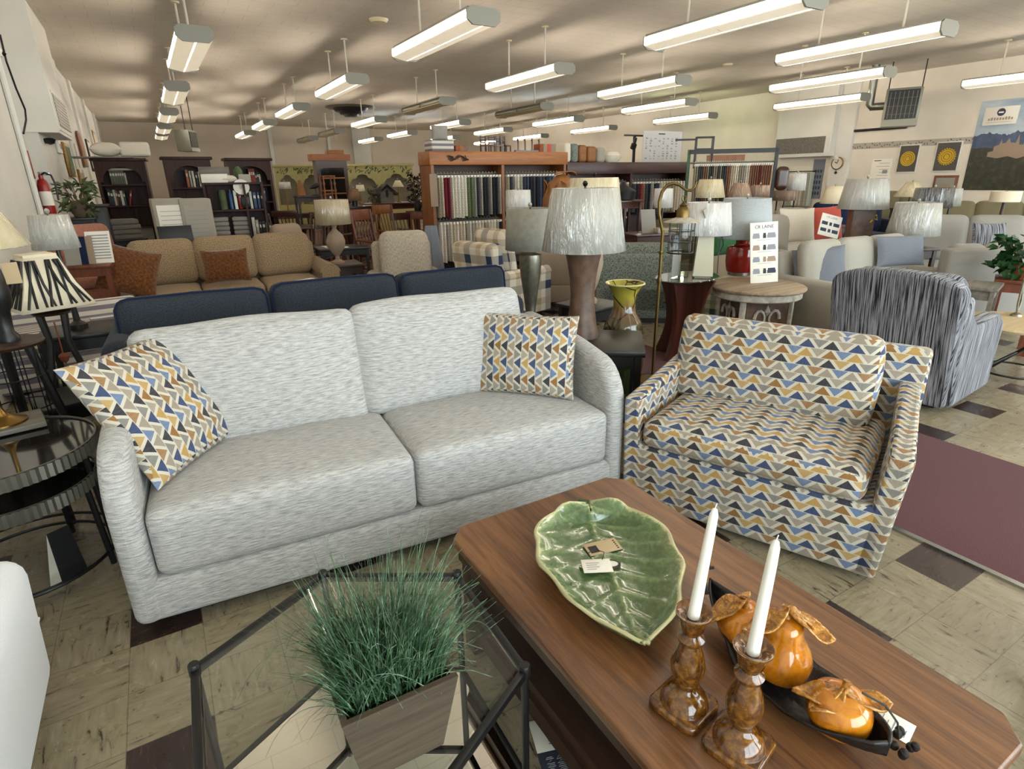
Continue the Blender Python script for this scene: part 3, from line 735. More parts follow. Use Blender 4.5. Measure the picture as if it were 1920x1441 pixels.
p = on_z(1281, 1325, ZT); candlestick((p.x, p.y, ZT), 10, 'amber glazed candlestick holding a white taper, the one nearer the leaf dish', (.02, .085))
p = on_z(1383, 1400, ZT); candlestick((p.x, p.y, ZT), 14, 'amber glazed candlestick holding a white taper, the one nearer the camera', (.03, .02))
# persimmon centrepiece: bronze leaf tray and three glazed fruits
tc = on_z(1475, 1275, ZT)
def longleaf(L, Wd, depth, bend=0.0, seed=0):
    rr = random.Random(seed); m = MB()
    def fn(a, b_):
        s = b_; t = -1+2*a
        w_ = Wd*math.sin(PI*min(.999, max(.001, s))**.8)**.7
        return (t*w_*(1+.05*math.sin(19*s+3*t)), L*(s-.5), depth*(abs(t)**2*(.8+.2*math.sin(9*s)) + .9*abs(2*s-1)**4) + bend*math.sin(6*s+seed)*.01 + .004*math.exp(-(t/.08)**2) + .002*math.sin(40*(s-abs(t)*.2)))
    return m.grid(fn, 15, 36)
tr = longleaf(.50, .095, .045, 1, 2).build('leaf_tray', M['darktray'], None, 80); s_ = tr.modifiers.new('thick', 'SOLIDIFY'); s_.thickness = .006; s_.offset = -1
tag(tr, 'long dark bronze leaf tray holding orange ceramic fruit on the coffee table', 'tray'); place(tr, (tc.x-.012, tc.y+.012, ZT+.008), -9)
MB().tube([(.0, .25, .04), (.01, .28, .06), (.03, .3, .075), (.05, .29, .08)], [.008, .006, .005, .004], 7).build('stalk', M['darktray'], tr)
m = MB()
rr = random.Random(4)
for k in range(9):
    m.at(T(.075+rr.uniform(-.022, .022), -.225+rr.uniform(-.025, .02), .012+rr.uniform(0, .02))); m.lathe([(.001, -.009), (.007, -.006), (.009, 0), (.007, .006), (.001, .009)], 10)
m.build('bead_cluster', M['darktray'], tr)
MB().tube([(.02, -.17, .115), (.05, -.2, .1), (.075, -.215, .06), (.075, -.225, .03)], .0022, 6).build('cord', M['ink'], tr)
def fruit(loc, prof, rz, label, lv, seed, sx=1, sy=1, angs=(149, -31)):
    t = thing('ceramic_fruit', label, 'ornament', loc, rz, 'orange glazed ceramic fruits'); t.scale = (1.08, 1.08, 1.12)
    m = MB().lathe(prof, 36, (0, 0, 0), sx, sy, 0, 4, .025); m.build('body', M['orange'], t, 70)
    top = prof[-1][1]; rr = random.Random(seed)
    for k in range(len(angs)):
        a = angs[k]-rz + rr.uniform(-8, 8); L = rr.uniform(.072, .095)
        m = MB().at(T(0, 0, top-.006) @ RZ(a))
        def fn(u, v):
            t_ = -1+2*u; w_ = .025*math.sin(PI*min(.99, max(.01, v*.96+.03)))**.7
            return (v*L, t_*w_, .012*math.sin(v*4+seed) - .028*v*v + .005*math.sin(8*v+2*t_) + .006*abs(t_) + .008)
        m.grid(fn, 9, 12); o = m.build('sepal', M['goldleaf'], t, 80); q = o.modifiers.new('thick', 'SOLIDIFY'); q.thickness = .004; q.offset = 1
    MB().tube([(0, 0, top-.008), (.003, 0, top+.012), (.008, .002, top+.024)], [.009, .007, .008], 10).build('stem', M['goldleaf'], t)
FS = 1.1
rnd = [(.012, .0), (.034, .004), (.05, .018), (.057, .038), (.056, .055), (.048, .072), (.034, .083), (.016, .086), (.004, .083)]
p = on_z(1392, 1170, ZT+.06); fruit((p.x, p.y, ZT+.018), rnd, 20, 'orange glazed ceramic fruit farthest from the camera in the bronze leaf tray', 4, 1, angs=(160, 60))
p = on_z(1462, 1235, ZT+.06); fruit((p.x, p.y, ZT+.018), [(.014, 0), (.04, .004), (.058, .022), (.062, .045), (.055, .068), (.043, .088), (.037, .102), (.036, .118), (.03, .134), (.018, .142), (.004, .142)], 60, 'tall pear shaped orange ceramic fruit in the middle of the bronze leaf tray', 5, 2, angs=(150, -20, -62))
p = on_z(1572, 1335, ZT+.06); fruit((p.x, p.y, ZT+.018), rnd, -15, 'orange glazed ceramic fruit nearest the camera in the bronze leaf tray', 5, 3, angs=(140, -38, 165))
p = on_z(1664, 1352, ZT+.001)
tg = tag(MB().rb(-.03, .03, -.045, .045, 0, .0012, .0005).build('swing_tag', M['paper']), 'white printed tag on the coffee table beyond the bronze leaf tray', 'tag'); place(tg, p, 12)
m = MB()
for i in range(7): m.bx(-.02, -.02+R.uniform(.015, .04), -.035+i*.011, -.033+i*.011, .0012, .0016)
m.build('print', M['greyink'], tg)
# ------------------------------------------------------------------ hexagonal glass table with grass planter
HC = Vector((.22, 1.12, 0)); HR = .4
HV = [(HC.x+HR*math.cos(math.radians(28+60*i)), HC.y+HR*math.sin(math.radians(28+60*i))) for i in range(6)]
hx = thing('hexagon_table', 'hexagonal dark metal side table with clear glass top and mirrored lower shelf', 'side table', (HC.x, HC.y, 0))
V = [(x-HC.x, y-HC.y) for x, y in HV]
def ins(k): return [(x*k, y*k) for x, y in V]
for z, nm in ((.438, 'top_rail'), (.075, 'lower_rail')):
    for i in range(6):
        a = V[i]; b_ = V[(i+1) % 6]; mx, my = (a[0]+b_[0])/2, (a[1]+b_[1])/2; an = math.degrees(math.atan2(b_[1]-a[1], b_[0]-a[0]))
        MB().at(T(mx, my, z) @ RZ(an)).rb(-HR/2, HR/2, -.009, .009, -.011, .011, .003).build(nm, M['gun'], hx)
for (x, y) in V:
    lg = MB().tube([(x, y, 0), (x, y, .44)], .010, 10).build('leg', M['gun'], hx)
    MB().lathe([(.0125, 0), (.014, .002), (.014, .03), (.012, .034), (.001, .034)], 14, (x, y, .425)).build('post_cap', M['black'], lg)
MB().prism(ins(.955), .442, .450, 'z').build('glass_top', M['glass'], hx)
MB().prism(ins(.965), .078, .086, 'z').build('mirror_shelf', M['mirror'], hx)
# planter
RC = [on_z(592, 1196, .645), on_z(648, 1380, .645), on_z(845, 1290, .645), on_z(790, 1120, .645)]
cen = sum(RC, Vector())/4; cen.z = .4505
ux = (RC[2]-RC[1]).normalized(); ux.z = 0
pl = thing('grass_planter', 'tapered grey wood planter of green grass on the hexagonal glass table', 'planter', M=frame(cen, ux, Vector((-ux.y, ux.x, 0))))
def sqr(h_, s): return [(-s, -s, h_), (s, -s, h_), (s, s, h_), (-s, s, h_)]
so, sb, tk = .112, .082, .012
m = MB().add(sqr(0, sb)+sqr(.195, so)+sqr(.195, so-tk)+sqr(.012, sb-tk), [(3,2,1,0)] + [(i, (i+1) % 4, 4+(i+1) % 4, 4+i) for i in range(4)] + [(4+i, 4+(i+1) % 4, 8+(i+1) % 4, 8+i) for i in range(4)] + [(8+i, 8+(i+1) % 4, 12+(i+1) % 4, 12+i) for i in range(4)] + [(12, 13, 14, 15)])
m.build('pot', M['planter'], pl, 20)
MB().rb(-.078, .078, -.078, .078, .012, .15, .004).build('soil', M['ink'], pl)
rr = random.Random(21); m = MB()
for k in range(1500):
    x, y = rr.uniform(-.09, .09), rr.uniform(-.09, .09); H_ = rr.uniform(.10, .215)*(1.2 if rr.random() < .2 else 1)
    a = rr.uniform(0, 2*PI); ln = rr.uniform(.0, .11) + .07*rr.random()**3; out = Vector((x, y, 0))*.75
    dx, dy = math.cos(a)*ln+out.x, math.sin(a)*ln+out.y; dy = dy*.35 if dy < 0 else dy; droop = rr.random()**3*.12
    wd_ = rr.uniform(.0011, .0023); px_, py_ = -math.sin(a)*wd_, math.cos(a)*wd_
    vs = []
    for q in range(6):
        t_ = q/5; w_ = 1-t_*.85
        c = (x+dx*t_**1.8, y+dy*t_**1.8, .145+H_*t_-droop*t_**3)
        vs += [(c[0]-px_*w_, c[1]-py_*w_, c[2]), (c[0]+px_*w_, c[1]+py_*w_, c[2]+.0006)]
    m.add(vs, [(2*q, 2*q+1, 2*q+3, 2*q+2) for q in range(5)])
for k in range(60):     # long arching strays
    x, y = rr.uniform(-.1, .1), rr.uniform(-.11, .1); a = rr.uniform(-.3, PI+.5); ln = rr.uniform(.09, .19); H_ = rr.uniform(.06, .16)
    pts = [(x+math.cos(a)*ln*t_, y+math.sin(a)*ln*t_, .165+H_*math.sin(PI*.72*t_)-.06*t_**3) for t_ in [i/9 for i in range(10)]]
    m.tube(pts, [.0012*(1-.7*i/9) for i in range(10)], 4)
g = m.build('grass', M['grass'], pl, 80); g['kind'] = 'stuff'
# manufacturer tag hanging under the walnut table edge
p = on_z(1036, 1403, .012)
tg = thing('hang_tag', 'navy and white hang tag on the floor beside the walnut coffee table', 'tag', (p.x, p.y, .004), 72)
MB().rb(-.105, .0, -.045, .045, 0, .002, .0005).build('printed_panel', M['navyink'], tg)['label'] = 'navy panel with pale lettering'
MB().rb(.0, .105, -.045, .045, 0, .002, .0005).build('blank_panel', M['paper'], tg)['label'] = 'white panel'
m = MB(); rr = random.Random(12)
for row, (y0, h_) in enumerate(((.004, .022), (-.026, .022))):
    x = -.09
    while x < -.02:
        w_ = rr.uniform(.006, .011); m.tube([(x, y0, .0023), (x, y0+h_, .0023), (x+w_*.8, y0+h_*rr.uniform(.4, 1), .0023), (x+w_*.7, y0+h_*rr.uniform(0, .4), .0023)], .0011, 4); x += w_+.003
m.build('lettering', M['greyink'], tg); m = MB(); x = .02
while x < .075: m.bx(x, x+.004, -.006, .006*rr.uniform(.3, 1), .002, .0025); x += .008
m.build('small_lettering', M['greyink'], tg)
# ------------------------------------------------------------------ reusable furniture
def sofa_at(loc, rz, label, mat, w=2.2, d=.95, seat=.44, armh=.62, backh=.9, n=3, armw=.2, legm=None, name='sofa', cat='sofa', round_arm=True, nb=None, backr=.09, group=None, cm=None):
    t = thing(name, label, cat, loc, rz, group); h = w/2; cm = cm or mat
    MB().rb(-h+.02, h-.02, .03, d-.02, .09, seat-.14, .02).build('base', mat, t)
    m = MB().at(T(0, d-.24, seat-.14) @ RX(-9)); m.rb(-h+armw*.5, h-armw*.5, 0, .2, 0, backh-seat+.06, .06, 3); m.build('back_frame', mat, t)
    for s in (-1, 1):
        x0, x1 = sorted((s*h, s*(h-armw)))
        if round_arm:
            pr = [(x0, .09), (x1, .09), (x1, armh-armw*.45)] + [((x0+x1)/2+armw*.58*math.cos(a), armh-armw*.5+armw*.5*math.sin(a)) for a in [PI*i/10 for i in range(11)]] + [(x0, armh-armw*.45)]
            MB().prism(pr, 0, d-.05, 'y').build('arm', mat, t)
        else:
            MB().rb(x0, x1, 0, d-.03, .06, armh, .05, 3).build('arm', mat, t)
        for y in (.06, d-.1):
            MB().lathe([(.02, 0), (.028, .1)], 10, (s*(h-.08), y, 0)).build('leg', legm or M['walnut_dk'], t)
    iw = w-2*armw
    for i in range(n):
        a = -iw/2+iw*i/n; MB().cushion(a+.004, a+iw/n-.004, -.01, d-.3, seat-.14, seat, .045, .025, 9).build('seat_cushion', cm, t)
    nb = nb or n
    for i in range(nb):
        a = -iw/2+iw*i/nb
        m = MB().at(T(a+iw/nb/2, d-.36, (seat+backh)/2) @ RX(-12)); m.cushion(-iw/nb/2-.0, iw/nb/2+.0, -.09, .09, -(backh-seat)/2, (backh-seat)/2+.03, backr, .0, 9, .02); m.build('back_cushion', cm, t)
    return t
def cushion_at(loc, label, mat, w=.45, h=.45, t=.16, rz=0, lean=70, seed=1, name='scatter_cushion', roll=0, group=None):
    o = MB().pillow(w, h, t, 14, .06, .005, seed).build(name, mat, None, 60)
    tag(o, label, 'cushion', group); o.matrix_world = T(*loc) @ RZ(rz) @ RX(lean) @ RZ(roll); return o
def side_table(loc, label, mat, w=.5, d=.5, h=.6, rz=0, name='side_table', th=.03, shelf=True, lw=.04, cat='side table'):
    t = thing(name, label, cat, loc, rz)
    MB().rb(-w/2, w/2, -d/2, d/2, h-th, h, .005).build('top', mat, t)
    MB().bx(-w/2+.03, w/2-.03, -d/2+.03, d/2-.03, h-th-.08, h-th).build('apron', mat, t)
    for sx in (-1, 1):
        for sy in (-1, 1): MB().bx(sx*(w/2-.02)-(lw if sx > 0 else 0), sx*(w/2-.02)+(lw if sx < 0 else 0), sy*(d/2-.02)-(lw if sy > 0 else 0), sy*(d/2-.02)+(lw if sy < 0 else 0), 0, h-th).build('leg', mat, t)
    if shelf: MB().bx(-w/2+.03, w/2-.03, -d/2+.03, d/2-.03, .14, .165).build('shelf', mat, t)
    return t
URN = [(.55, 0), (.6, .04), (.35, .08), (.3, .14), (.7, .3), (1, .5), (.9, .68), (.45, .86), (.2, .94), (.16, 1)]
COLM = [(.8, 0), (.8, .06), (.3, .1), (.22, .3), (.26, .6), (.2, .9), (.16, 1)]
BLOCK = [(1, 0), (1, .9), (.3, .92), (.2, 1)]
def lamp(x, y, z0, label, prof, br, bmat, cx, yt, yb, wt, wb, smat, square=False, name='table_lamp', finial=True, fm=None, group=None, n=32, cat='lamp'):
    t = thing(name, label, cat, (x, y, z0), 0, group)
    zt, zb = zpx(cx, yt, x, y)-z0, zpx(cx, yb, x, y)-z0
    k = mpp(x, y, z0+zb); rt, rb_ = wt/2*k, wb/2*k
    H_ = zb + .02
    MB().lathe([(r*br, f*H_) for r, f in prof], n).build('base', bmat, t)
    hp = MB().tube([(0, 0, H_-.01), (0, 0, zt+.01)], .006, 8).build('harp', fm or M['antbrass'], t)
    if square:
        m = MB(); r2 = math.sqrt(2); m.shell([(rb_*r2, zb), (rt*r2, zt)], 4, rot=PI/4)
        o = m.build('shade', smat, t, 20)
    else: o = MB().shell([(rb_, zb), (rb_*.5+rt*.5, (zb+zt)/2), (rt, zt)], 40).build('shade', smat, t, 60)
    q = o.modifiers.new('thick', 'SOLIDIFY'); q.thickness = .006; q.offset = -1
    sp = MB()
    for a in range(3): sp.tube([(0, 0, zt-.015), (rt*.97*math.cos(a*2.094), rt*.97*math.sin(a*2.094), zt-.015)], .003, 5)
    sp.build('spider', fm or M['antbrass'], t)
    if finial: MB().lathe([(.004, 0), (.012, .008), (.016, .02), (.01, .032), (.001, .036)], 12, (0, 0, zt+.005)).build('finial', fm or M['glassknob'], t)
    return t
M['glassknob'] = plain('pale_finial', '#b9b7ad', .12, .3)
# ------------------------------------------------------------------ left foreground: nest of round tables, lamps, pale chair
NX, NY = -.73, 2.86
def drum_table(x, y, r, z, label, th=.055):
    t = thing('nesting_table', label, 'side table', (x, y, 0), 0)
    m = MB(); n = 150
    m.shell([(r, z-th), (r, z)], n); m.v = [(x+(vx-x)*(1+.022*(i % 2)) if False else vx*(1+.022*(i % 2)), vy*(1+.022*(i % 2)), vz) for i, (vx, vy, vz) in enumerate(m.v)]
    o = m.build('ribbed_rim', M['ribmetal'], t, 10)
    MB().lathe([(.001, z-.012), (r*.985, z-.012), (r*.985, z-.004), (.001, z-.004)], 48).build('glass_top', M['smokeglass'], t)
    MB().shell([(r*.995, z-.002), (r*1.01, z+.003), (r*.99, z+.004)], 64).build('edge_ring', M['ribmetal'], t)
    for k in range(4):
        a = k*PI/2-.35
        MB().tube([(r*.93*math.cos(a), r*.93*math.sin(a), z-th), (r*1.0*math.cos(a), r*1.0*math.sin(a), 0)], .012, 8).build('leg', M['black'], t)
    MB().tube([(r*.98*math.cos(a), r*.98*math.sin(a), .06) for a in [2*PI*i/48 for i in range(48)]], .007, 6, True).build('stretcher_ring', M['gun'], t)
    return t
drum_table(NX, NY, .345, .56, 'taller round nesting table with dark glass top and ribbed metal rim')
drum_table(NX+.02, NY-.05, .30, .425, 'lower round nesting table with ribbed rim tucked under the taller one')
p = on_z(25, 800, .56)
bk = tag(MB().rb(-.16, .14, -.11, .11, 0, .022, .003).build('wood_block', M['greywood']), 'flat brown wooden board under the brass lamp on the round table', 'board'); place(bk, (p.x-.03, p.y, .562), 12)
lamp(p.x-.03, p.y, .585, 'brass table lamp with large cream shade still in plastic wrap at the left edge', [(1, 0), (1, .012), (.8, .022), (.5, .035), (.34, .05), (.22, .075), (.12, .11), (.1, .3), (.22, .32), (.1, .34), (.1, 1)], .088, M['brass'], -38, 296, 462, 95, 262, M['shade_cream'])
# tag hanging beneath the nest of tables
p = on_z(110, 1000, .2)
t_ = tag(MB().add([(-.05, -.03, 0), (.05, -.03, 0), (.04, 0, .22), (-.04, 0, .22), (0, .03, 0)], [(0, 1, 2, 3), (1, 4, 2), (4, 0, 3), (2, 4, 3)]).build('folded_tag', M['black']), 'folded black and white card standing on the floor under the nesting tables', 'card'); place(t_, (p.x, p.y, .0), 30)
MB().add([(-.052, -.031, .0), (-.05, -.032, 0), (-.04, -.001, .22), (-.1, -.05, 0)], [(0, 1, 2), (3, 1, 2)]).build('white_edge', M['paper'], t_)
# pale blue-white chair at the left edge
pc = thing('armchair', 'pale blue-white upholstered chair cut off by the bottom left edge', 'armchair', (-.83, 1.92, 0), 0)
MB().rb(-.32, .27, -.75, .0, .1, .42, .05, 4).build('base', M['whitechair'], pc)
m = MB().at(RY(4)); m.rb(.12, .285, -.72, .08, .1, .56, .07, 4); m.build('arm', M['whitechair'], pc)
MB().rb(-.33, -.2, -.75, .05, .1, .62, .05, 4).build('back_frame', M['whitechair'], pc)
MB().cushion(-.2, .15, -.7, .0, .4, .55, .05, .02, 9).build('seat_cushion', M['whitechair'], pc)
MB().tube([(.285, -.72, .2), (.292, -.3, .27), (.295, .06, .3)], .006, 6).build('welt', M['whitechair'], pc)
for (x, y) in ((.22, .0), (.22, -.68), (-.28, 0), (-.28, -.68)): MB().lathe([(.018, 0), (.026, .11)], 10, (x, y, 0)).build('leg', M['redwood'], pc)
# plant stand with dark turned lamp and wire basket
p = spot(8, 640, 3.75); zs = p.z
st = thing('plant_stand', 'tall dark stand with round top and wire basket at the left edge', 'stand', (p.x, p.y, 0), 0)
MB().lathe([(.001, zs-.025), (.15, zs-.025), (.16, zs-.01), (.15, zs), (.001, zs)], 32).build('round_top', M['walnut_dk'], st)
for k in range(3):
    a = k*2*PI/3-.25; MB().tube([(.09*math.cos(a), .09*math.sin(a), zs-.02), (.16*math.cos(a), .16*math.sin(a), .4), (.2*math.cos(a), .2*math.sin(a), 0)], [.022, .02, .024], 8).build('leg', M['blackwood'], st)
m = MB()
for z in (.18, .34, .5): m.tube([(.13*math.cos(a), .13*math.sin(a), zs-z) for a in [2*PI*i/24 for i in range(24)]], .004, 5, True)
for k in range(12): a = k*PI/6; m.tube([(.13*math.cos(a), .13*math.sin(a), zs-.03), (.13*math.cos(a), .13*math.sin(a), zs-.5)], .003, 5)
m.build('wire_basket', M['gun'], st)
lamp(p.x+.02, p.y, zs, 'black turned column lamp on the tall dark stand, its shade hidden behind the cream one', [(.9, 0), (.9, .05), (.6, .1), (.75, .3), (1.1, .38), (1.2, .5), (1.0, .72), (.7, .8), (.9, .84), (.4, .9), (.3, 1)], .052, M['blackwood'], -52, 350, 462, 60, 90, M['shade_ivory'], finial=False)
tg = tag(MB().rb(-.03, .03, 0, .002, -.05, .05, .0005).build('swing_tag', M['kraft']), 'khaki card tag hanging on the black turned lamp', 'tag'); q = spot(22, 512, 3.66); place(tg, q, 10)
# striped square shade lamp on lyre shaped legs
p = spot(96, 585, 4.35); zb = zpx(112, 742, p.x, p.y)
side_table((p.x, p.y, 0), 'low dark table under the lamp with the striped square shade', M['blackwood'], .42, .42, max(.3, zb), 20, 'side_table', .03, False)
zb = max(.3, zb)
lt = thing('table_lamp', 'lyre legged lamp with flared square cream shade striped in black', 'lamp', (p.x, p.y, zb), 24)
zt_ = zpx(88, 478, p.x, p.y)-zb; zm = zpx(96, 572, p.x, p.y)-zb; k_ = mpp(p.x, p.y, zb+zm)
m = MB(); m.shell([(66*k_*1.25, zm), (47*k_*1.2, zm+(zt_-zm)*.45), (30*k_*1.2, zt_)], 4, rot=PI/4); o = m.build('shade', M['shade_ivory'], lt, 20); q = o.modifiers.new('thick', 'SOLIDIFY'); q.thickness = .006
rr = random.Random(3); m = MB()
def shp(side, u, v):     # point on one side of the shade
    r_ = (66+(30-66)*v - 8*math.sin(PI*v)*.5)*k_*1.22/math.sqrt(2)
    return RZ(90*side) @ Vector((u*r_, -r_-.004, zm+(zt_-zm)*v))
for side in range(4):
    for (a, b_) in ((-.85, -.7), (-.62, -.9), (-.35, -.55), (-.1, -.45), (-.22, .2), (.05, .35), (.5, .2), (.72, .85), (.9, .6), (.35, .75)):
        m.tube([shp(side, a, .06), shp(side, (a+b_)/2, .5), shp(side, b_, .94)], .0075, 5)
m.build('stripes', M['black'], lt)
MB().rb(-32*k_*.8, 32*k_*.8, -32*k_*.8, 32*k_*.8, zt_-.01, zt_+.014, .004).build('top_rim', M['shade_ivory'], lt)
for s in (-1, 1): MB().tube([(s*.05, 0, zm), (s*.06, 0, zm-.06), (s*.045, 0, zm*.6), (s*.085, 0, zm*.25), (s*.13, 0, .0)], [.02, .022, .018, .02, .024], 8).build('leg', M['blackwood'], lt)
MB().lathe([(.09, zm-.05), (.1, zm-.035), (.05, zm-.02), (.03, zm+.02)], 20).build('collar', M['walnut_dk'], lt)
MB().tube([(0, 0, zm-.1), (0, 0, zm*.45)], .004, 6).lathe([(.001, 0), (.02, .02), (.03, .05), (.022, .06)], 10, (0, 0, zm*.35)).build('hanging_pot', M['terra'], lt)
p = spot(100, 440, 4.9)
side_table((p.x, p.y, 0), 'dark end table behind the striped shade lamp', M['blackwood'], .45, .45, .62, 0)
lamp(p.x, p.y, .62, 'lamp with grey drum shade in plastic behind the striped square shade', COLM, .07, M['blackwood'], 100, 402, 466, 62, 76, M['shade_grey'])
# ------------------------------------------------------------------ navy sofa back to back with the white one
bs = thing('sofa', 'navy three cushion sofa standing back to back behind the white sofa', 'sofa', (.85, 3.17, 0), -2.5)
MB().rb(-1.16, 1.16, .02, .95, .08, .42, .03).build('base', M['navy'], bs)
MB().rb(-1.12, 1.12, .0, .16, .3, .84, .06, 3).build('back_frame', M['navy'], bs)
for s in (-1, 1):
    m = MB(); x0 = -1.20 if s < 0 else 1.04
    m.rb(x0, x0+.16, .02, .95, .08, .84 if s < 0 else .72, .07, 4); m.build('arm', M['navy'], bs)
    for y in (.08, .85): MB().lathe([(.02, 0), (.028, .09)], 10, (s*1.08, y, 0)).build('leg', M['walnut_dk'], bs)
for i in range(3):
    x0 = -1.13+.745*i; x1 = x0+.74
    MB().cushion(x0+.06*(i == 0), x1-.06*(i == 2), .2, .96, .40, .54, .05, .02, 9).build('seat_cushion', M['navy'], bs)
    m = MB().at(T((x0+x1)/2, .16, .46) @ RX(-8)); m.cushion(-.368, .368, -.0, .20, 0, .56+.01*(i == 1), .07, .0, 13, .012); c_ = m.build('back_cushion', M['navy'], bs)
    for yy in (.025, .175):
        m = MB().at(T((x0+x1)/2, .16, .46) @ RX(-8)); hh = .56+.01*(i == 1)
        m.tube([(-.358, yy, .02), (-.358, yy, hh-.06), (-.34, yy, hh-.022), (-.3, yy, hh-.008), (0, yy, hh-.004), (.3, yy, hh-.008), (.34, yy, hh-.022), (.358, yy, hh-.06), (.358, yy, .02)], .006, 6); m.build('piping', M['navy2'], c_)
# ------------------------------------------------------------------ tan tweed sofa and its brown cushions
sofa_at((.62, 6.95, 0), -1, 'tan tweed three cushion sofa with two brown cushions', M['tweed'], 2.28, .95, .48, .64, .95, 3, .2, backr=.085)
p = on_z(262, 545, .53); cushion_at((p.x-.05, p.y+.08, .73), 'brown velvet cushion on the left end of the tan tweed sofa', M['brownfur'], .52, .5, .16, 14, 66, 3, roll=-22, group='brown velvet cushions')
p = on_z(432, 530, .53); cushion_at((p.x, p.y+.12, .70), 'brown velvet cushion in the middle of the tan tweed sofa', M['brownfur'], .46, .36, .15, -4, 70, 4, group='brown velvet cushions')
p = on_z(575, 526, .50); o = tag(MB().rb(-.14, .14, -.1, .1, 0, .006, .002).build('leaflet', M['paper']), 'white leaflet lying on the tan tweed sofa seat', 'leaflet'); place(o, (p.x, p.y, .50), 25)
# striped chaise, rose recliner, sample display
p = spot(120, 640, 5.75)
cz = thing('chaise', 'grey and white striped chaise behind the lamps at left', 'chaise', (p.x, p.y, 0), 8)
MB().rb(-.62, .62, -.3, .4, .08, .36, .04).build('base', M['stripe'], cz)
MB().cushion(-.6, .6, -.32, .4, .34, .47, .04, .02, 9).build('seat_cushion', M['stripe'], cz)
m = MB().at(T(0, .36, .42) @ RX(-10)); m.rb(-.6, .6, 0, .16, 0, .2, .05, 3); m.build('back_frame', M['stripe'], cz)
MB().tube([(.2, -.2, .52), (.55, -.2, .52)], [.06, .06], 14).build('bolster', M['stripe'], cz)
for sx in (-.5, .5):
    for sy in (-.2, .3): MB().lathe([(.02, 0), (.025, .09)], 8, (sx, sy, 0)).build('leg', M['walnut_dk'], cz)
sofa_at((*spot(195, 500, 8.7).to_2d(), 0), 22, 'rose chenille recliner at left beyond the tan sofa', M['pink'], 1.1, .95, .5, .66, 1.06, 1, .2, name='recliner', cat='recliner')
p = spot(158, 495, 6.9)
side_table((p.x, p.y, 0), 'narrow brown console carrying the fabric sample boards', M['redwood'], .46, .26, p.z, -8, 'console_table', .03, False, cat='console table')
for k, (px_, c, dx) in enumerate(((132, 'ltgrey', 0), (146, 'navy2', 0), (160, 'taupe', 0), (186, 'paper', 0))):
    q = spot(px_, 470, 6.88); o = MB().at(RX(-14)).bx(-.06 if k != 3 else -.1, .06 if k != 3 else .1, 0, .012, 0, .26 if k != 3 else .3).build('sample_board', M[c])
    tag(o, '%s propped on the console behind the rose recliner' % ['light grey fabric sample board', 'dark navy fabric sample board', 'taupe fabric sample board', 'printed white sample sheet'][k], 'sample board'); place(o, (q.x, q.y, p.z), -8)
    if k == 3:
        m = MB().at(RX(-14))
        for i in range(9): m.bx(-.085, .085, -.002, 0, .04+i*.027, .05+i*.027)
        m.build('print', M['greyink'], o)
# end table and ribbed lamp right of the tan sofa
p = on_z(634, 493, .58)
side_table((p.x+.05, p.y, 0), 'dark wood end table under the ribbed urn lamp', M['walnut_dk'], .44, .5, .58, -4)
lamp(p.x, p.y, .58, 'ribbed grey-brown urn lamp with linen drum shade in plastic', [(.75, 0), (.72, .04), (.25, .1), (.22, .18), (.5, .26), (.95, .42), (1, .55), (.8, .7), (.35, .8), (.2, .86), (.3, .9), (.12, 1)], .115, M['lampribbed'] if 'lampribbed' in M else M['taupe'], 622, 374, 420, 62, 66, M['shade_tan'])
p = on_z(640, 462, .6)
side_table((p.x, p.y, 0), 'black end table with pale papers behind the ribbed urn lamp', M['blackwood'], .75, .55, .6, -4)
o = tag(MB().rb(-.3, .0, -.2, .2, 0, .008, .002).build('papers', M['paper']), 'white papers lying on the black end table', 'papers'); place(o, (p.x+.05, p.y, .6), 3)
# oatmeal recliner
p = spot(757, 500, 6.6)
rc = sofa_at((p.x, p.y-.3, 0), -12, 'oatmeal striped recliner seen from the front right of the tan sofa', M['oatmeal'], .84, .9, .46, .55, .98, 1, .15, name='recliner', cat='recliner', cm=M['oatmeal'])
o = tag(MB().rb(-.12, .12, -.09, .09, 0, .012, .004).build('leaflet', M['paper']), 'clear wrapped leaflet on the front of the oatmeal recliner', 'leaflet'); q = on_z(722, 508, .5); place(o, (p.x-.15, p.y-.25, .475), 30)
p = spot(562, 430, 9.0); sofa_at((p.x, p.y, 0), 20, 'small tan round backed chair beyond the tan tweed sofa', M['taupe'], .62, .7, .45, .5, .95, 1, .08, name='slipper_chair', cat='chair', backr=.085)
# ------------------------------------------------------------------ oak and dark red shelving hung with fabric samples
YS = 8.75
M['chartgrey'] = plain('pale_chart_paper', '#c4c0bc', .85)
def shelving(x0, x1, z1, mats, label, bays=2, header=.2, hd=.45, name='sample_shelving', rails=None):
    t = thing(name, label, 'shelving', (x0, YS, 0)); w_ = x1-x0; mo, mz, mi = mats
    MB().bx(0, w_, hd-.02, hd, 0, z1-.02).build('back_panel', mi, t)
    MB().rb(-.02, w_+.02, -.02, hd, z1-header, z1, .006).build('header', mo, t)
    for i in range(bays+1):
        x = w_*i/bays; x0_ = max(0, x-.025); x0_ = min(x0_, w_-.05); MB().bx(x0_, x0_+.05, 0, hd-.02, 0, z1-header).build('upright', mz, t)
    MB().bx(.05, w_-.05, .02, hd-.02, .06, .1).build('bottom_shelf', mi, t)
    MB().bx(.05, w_-.05, .02, hd-.02, z1*.5-.02, z1*.5+.02).build('middle_shelf', mi, t) if rails == 1 else None
    for z in (z1-header-.13, z1*.47):
        MB().tube([(.05, .12, z), (w_-.05, .12, z)], .012, 8).build('rail', M['galv'], t)
    return t
xa = on_y(806, 284, YS).x; xb = on_y(1062, 285, YS).x; zt1 = on_y(930, 284, YS).z; xc = on_y(1291, 304, YS).x; zt2 = on_y(1150, 304, YS).z
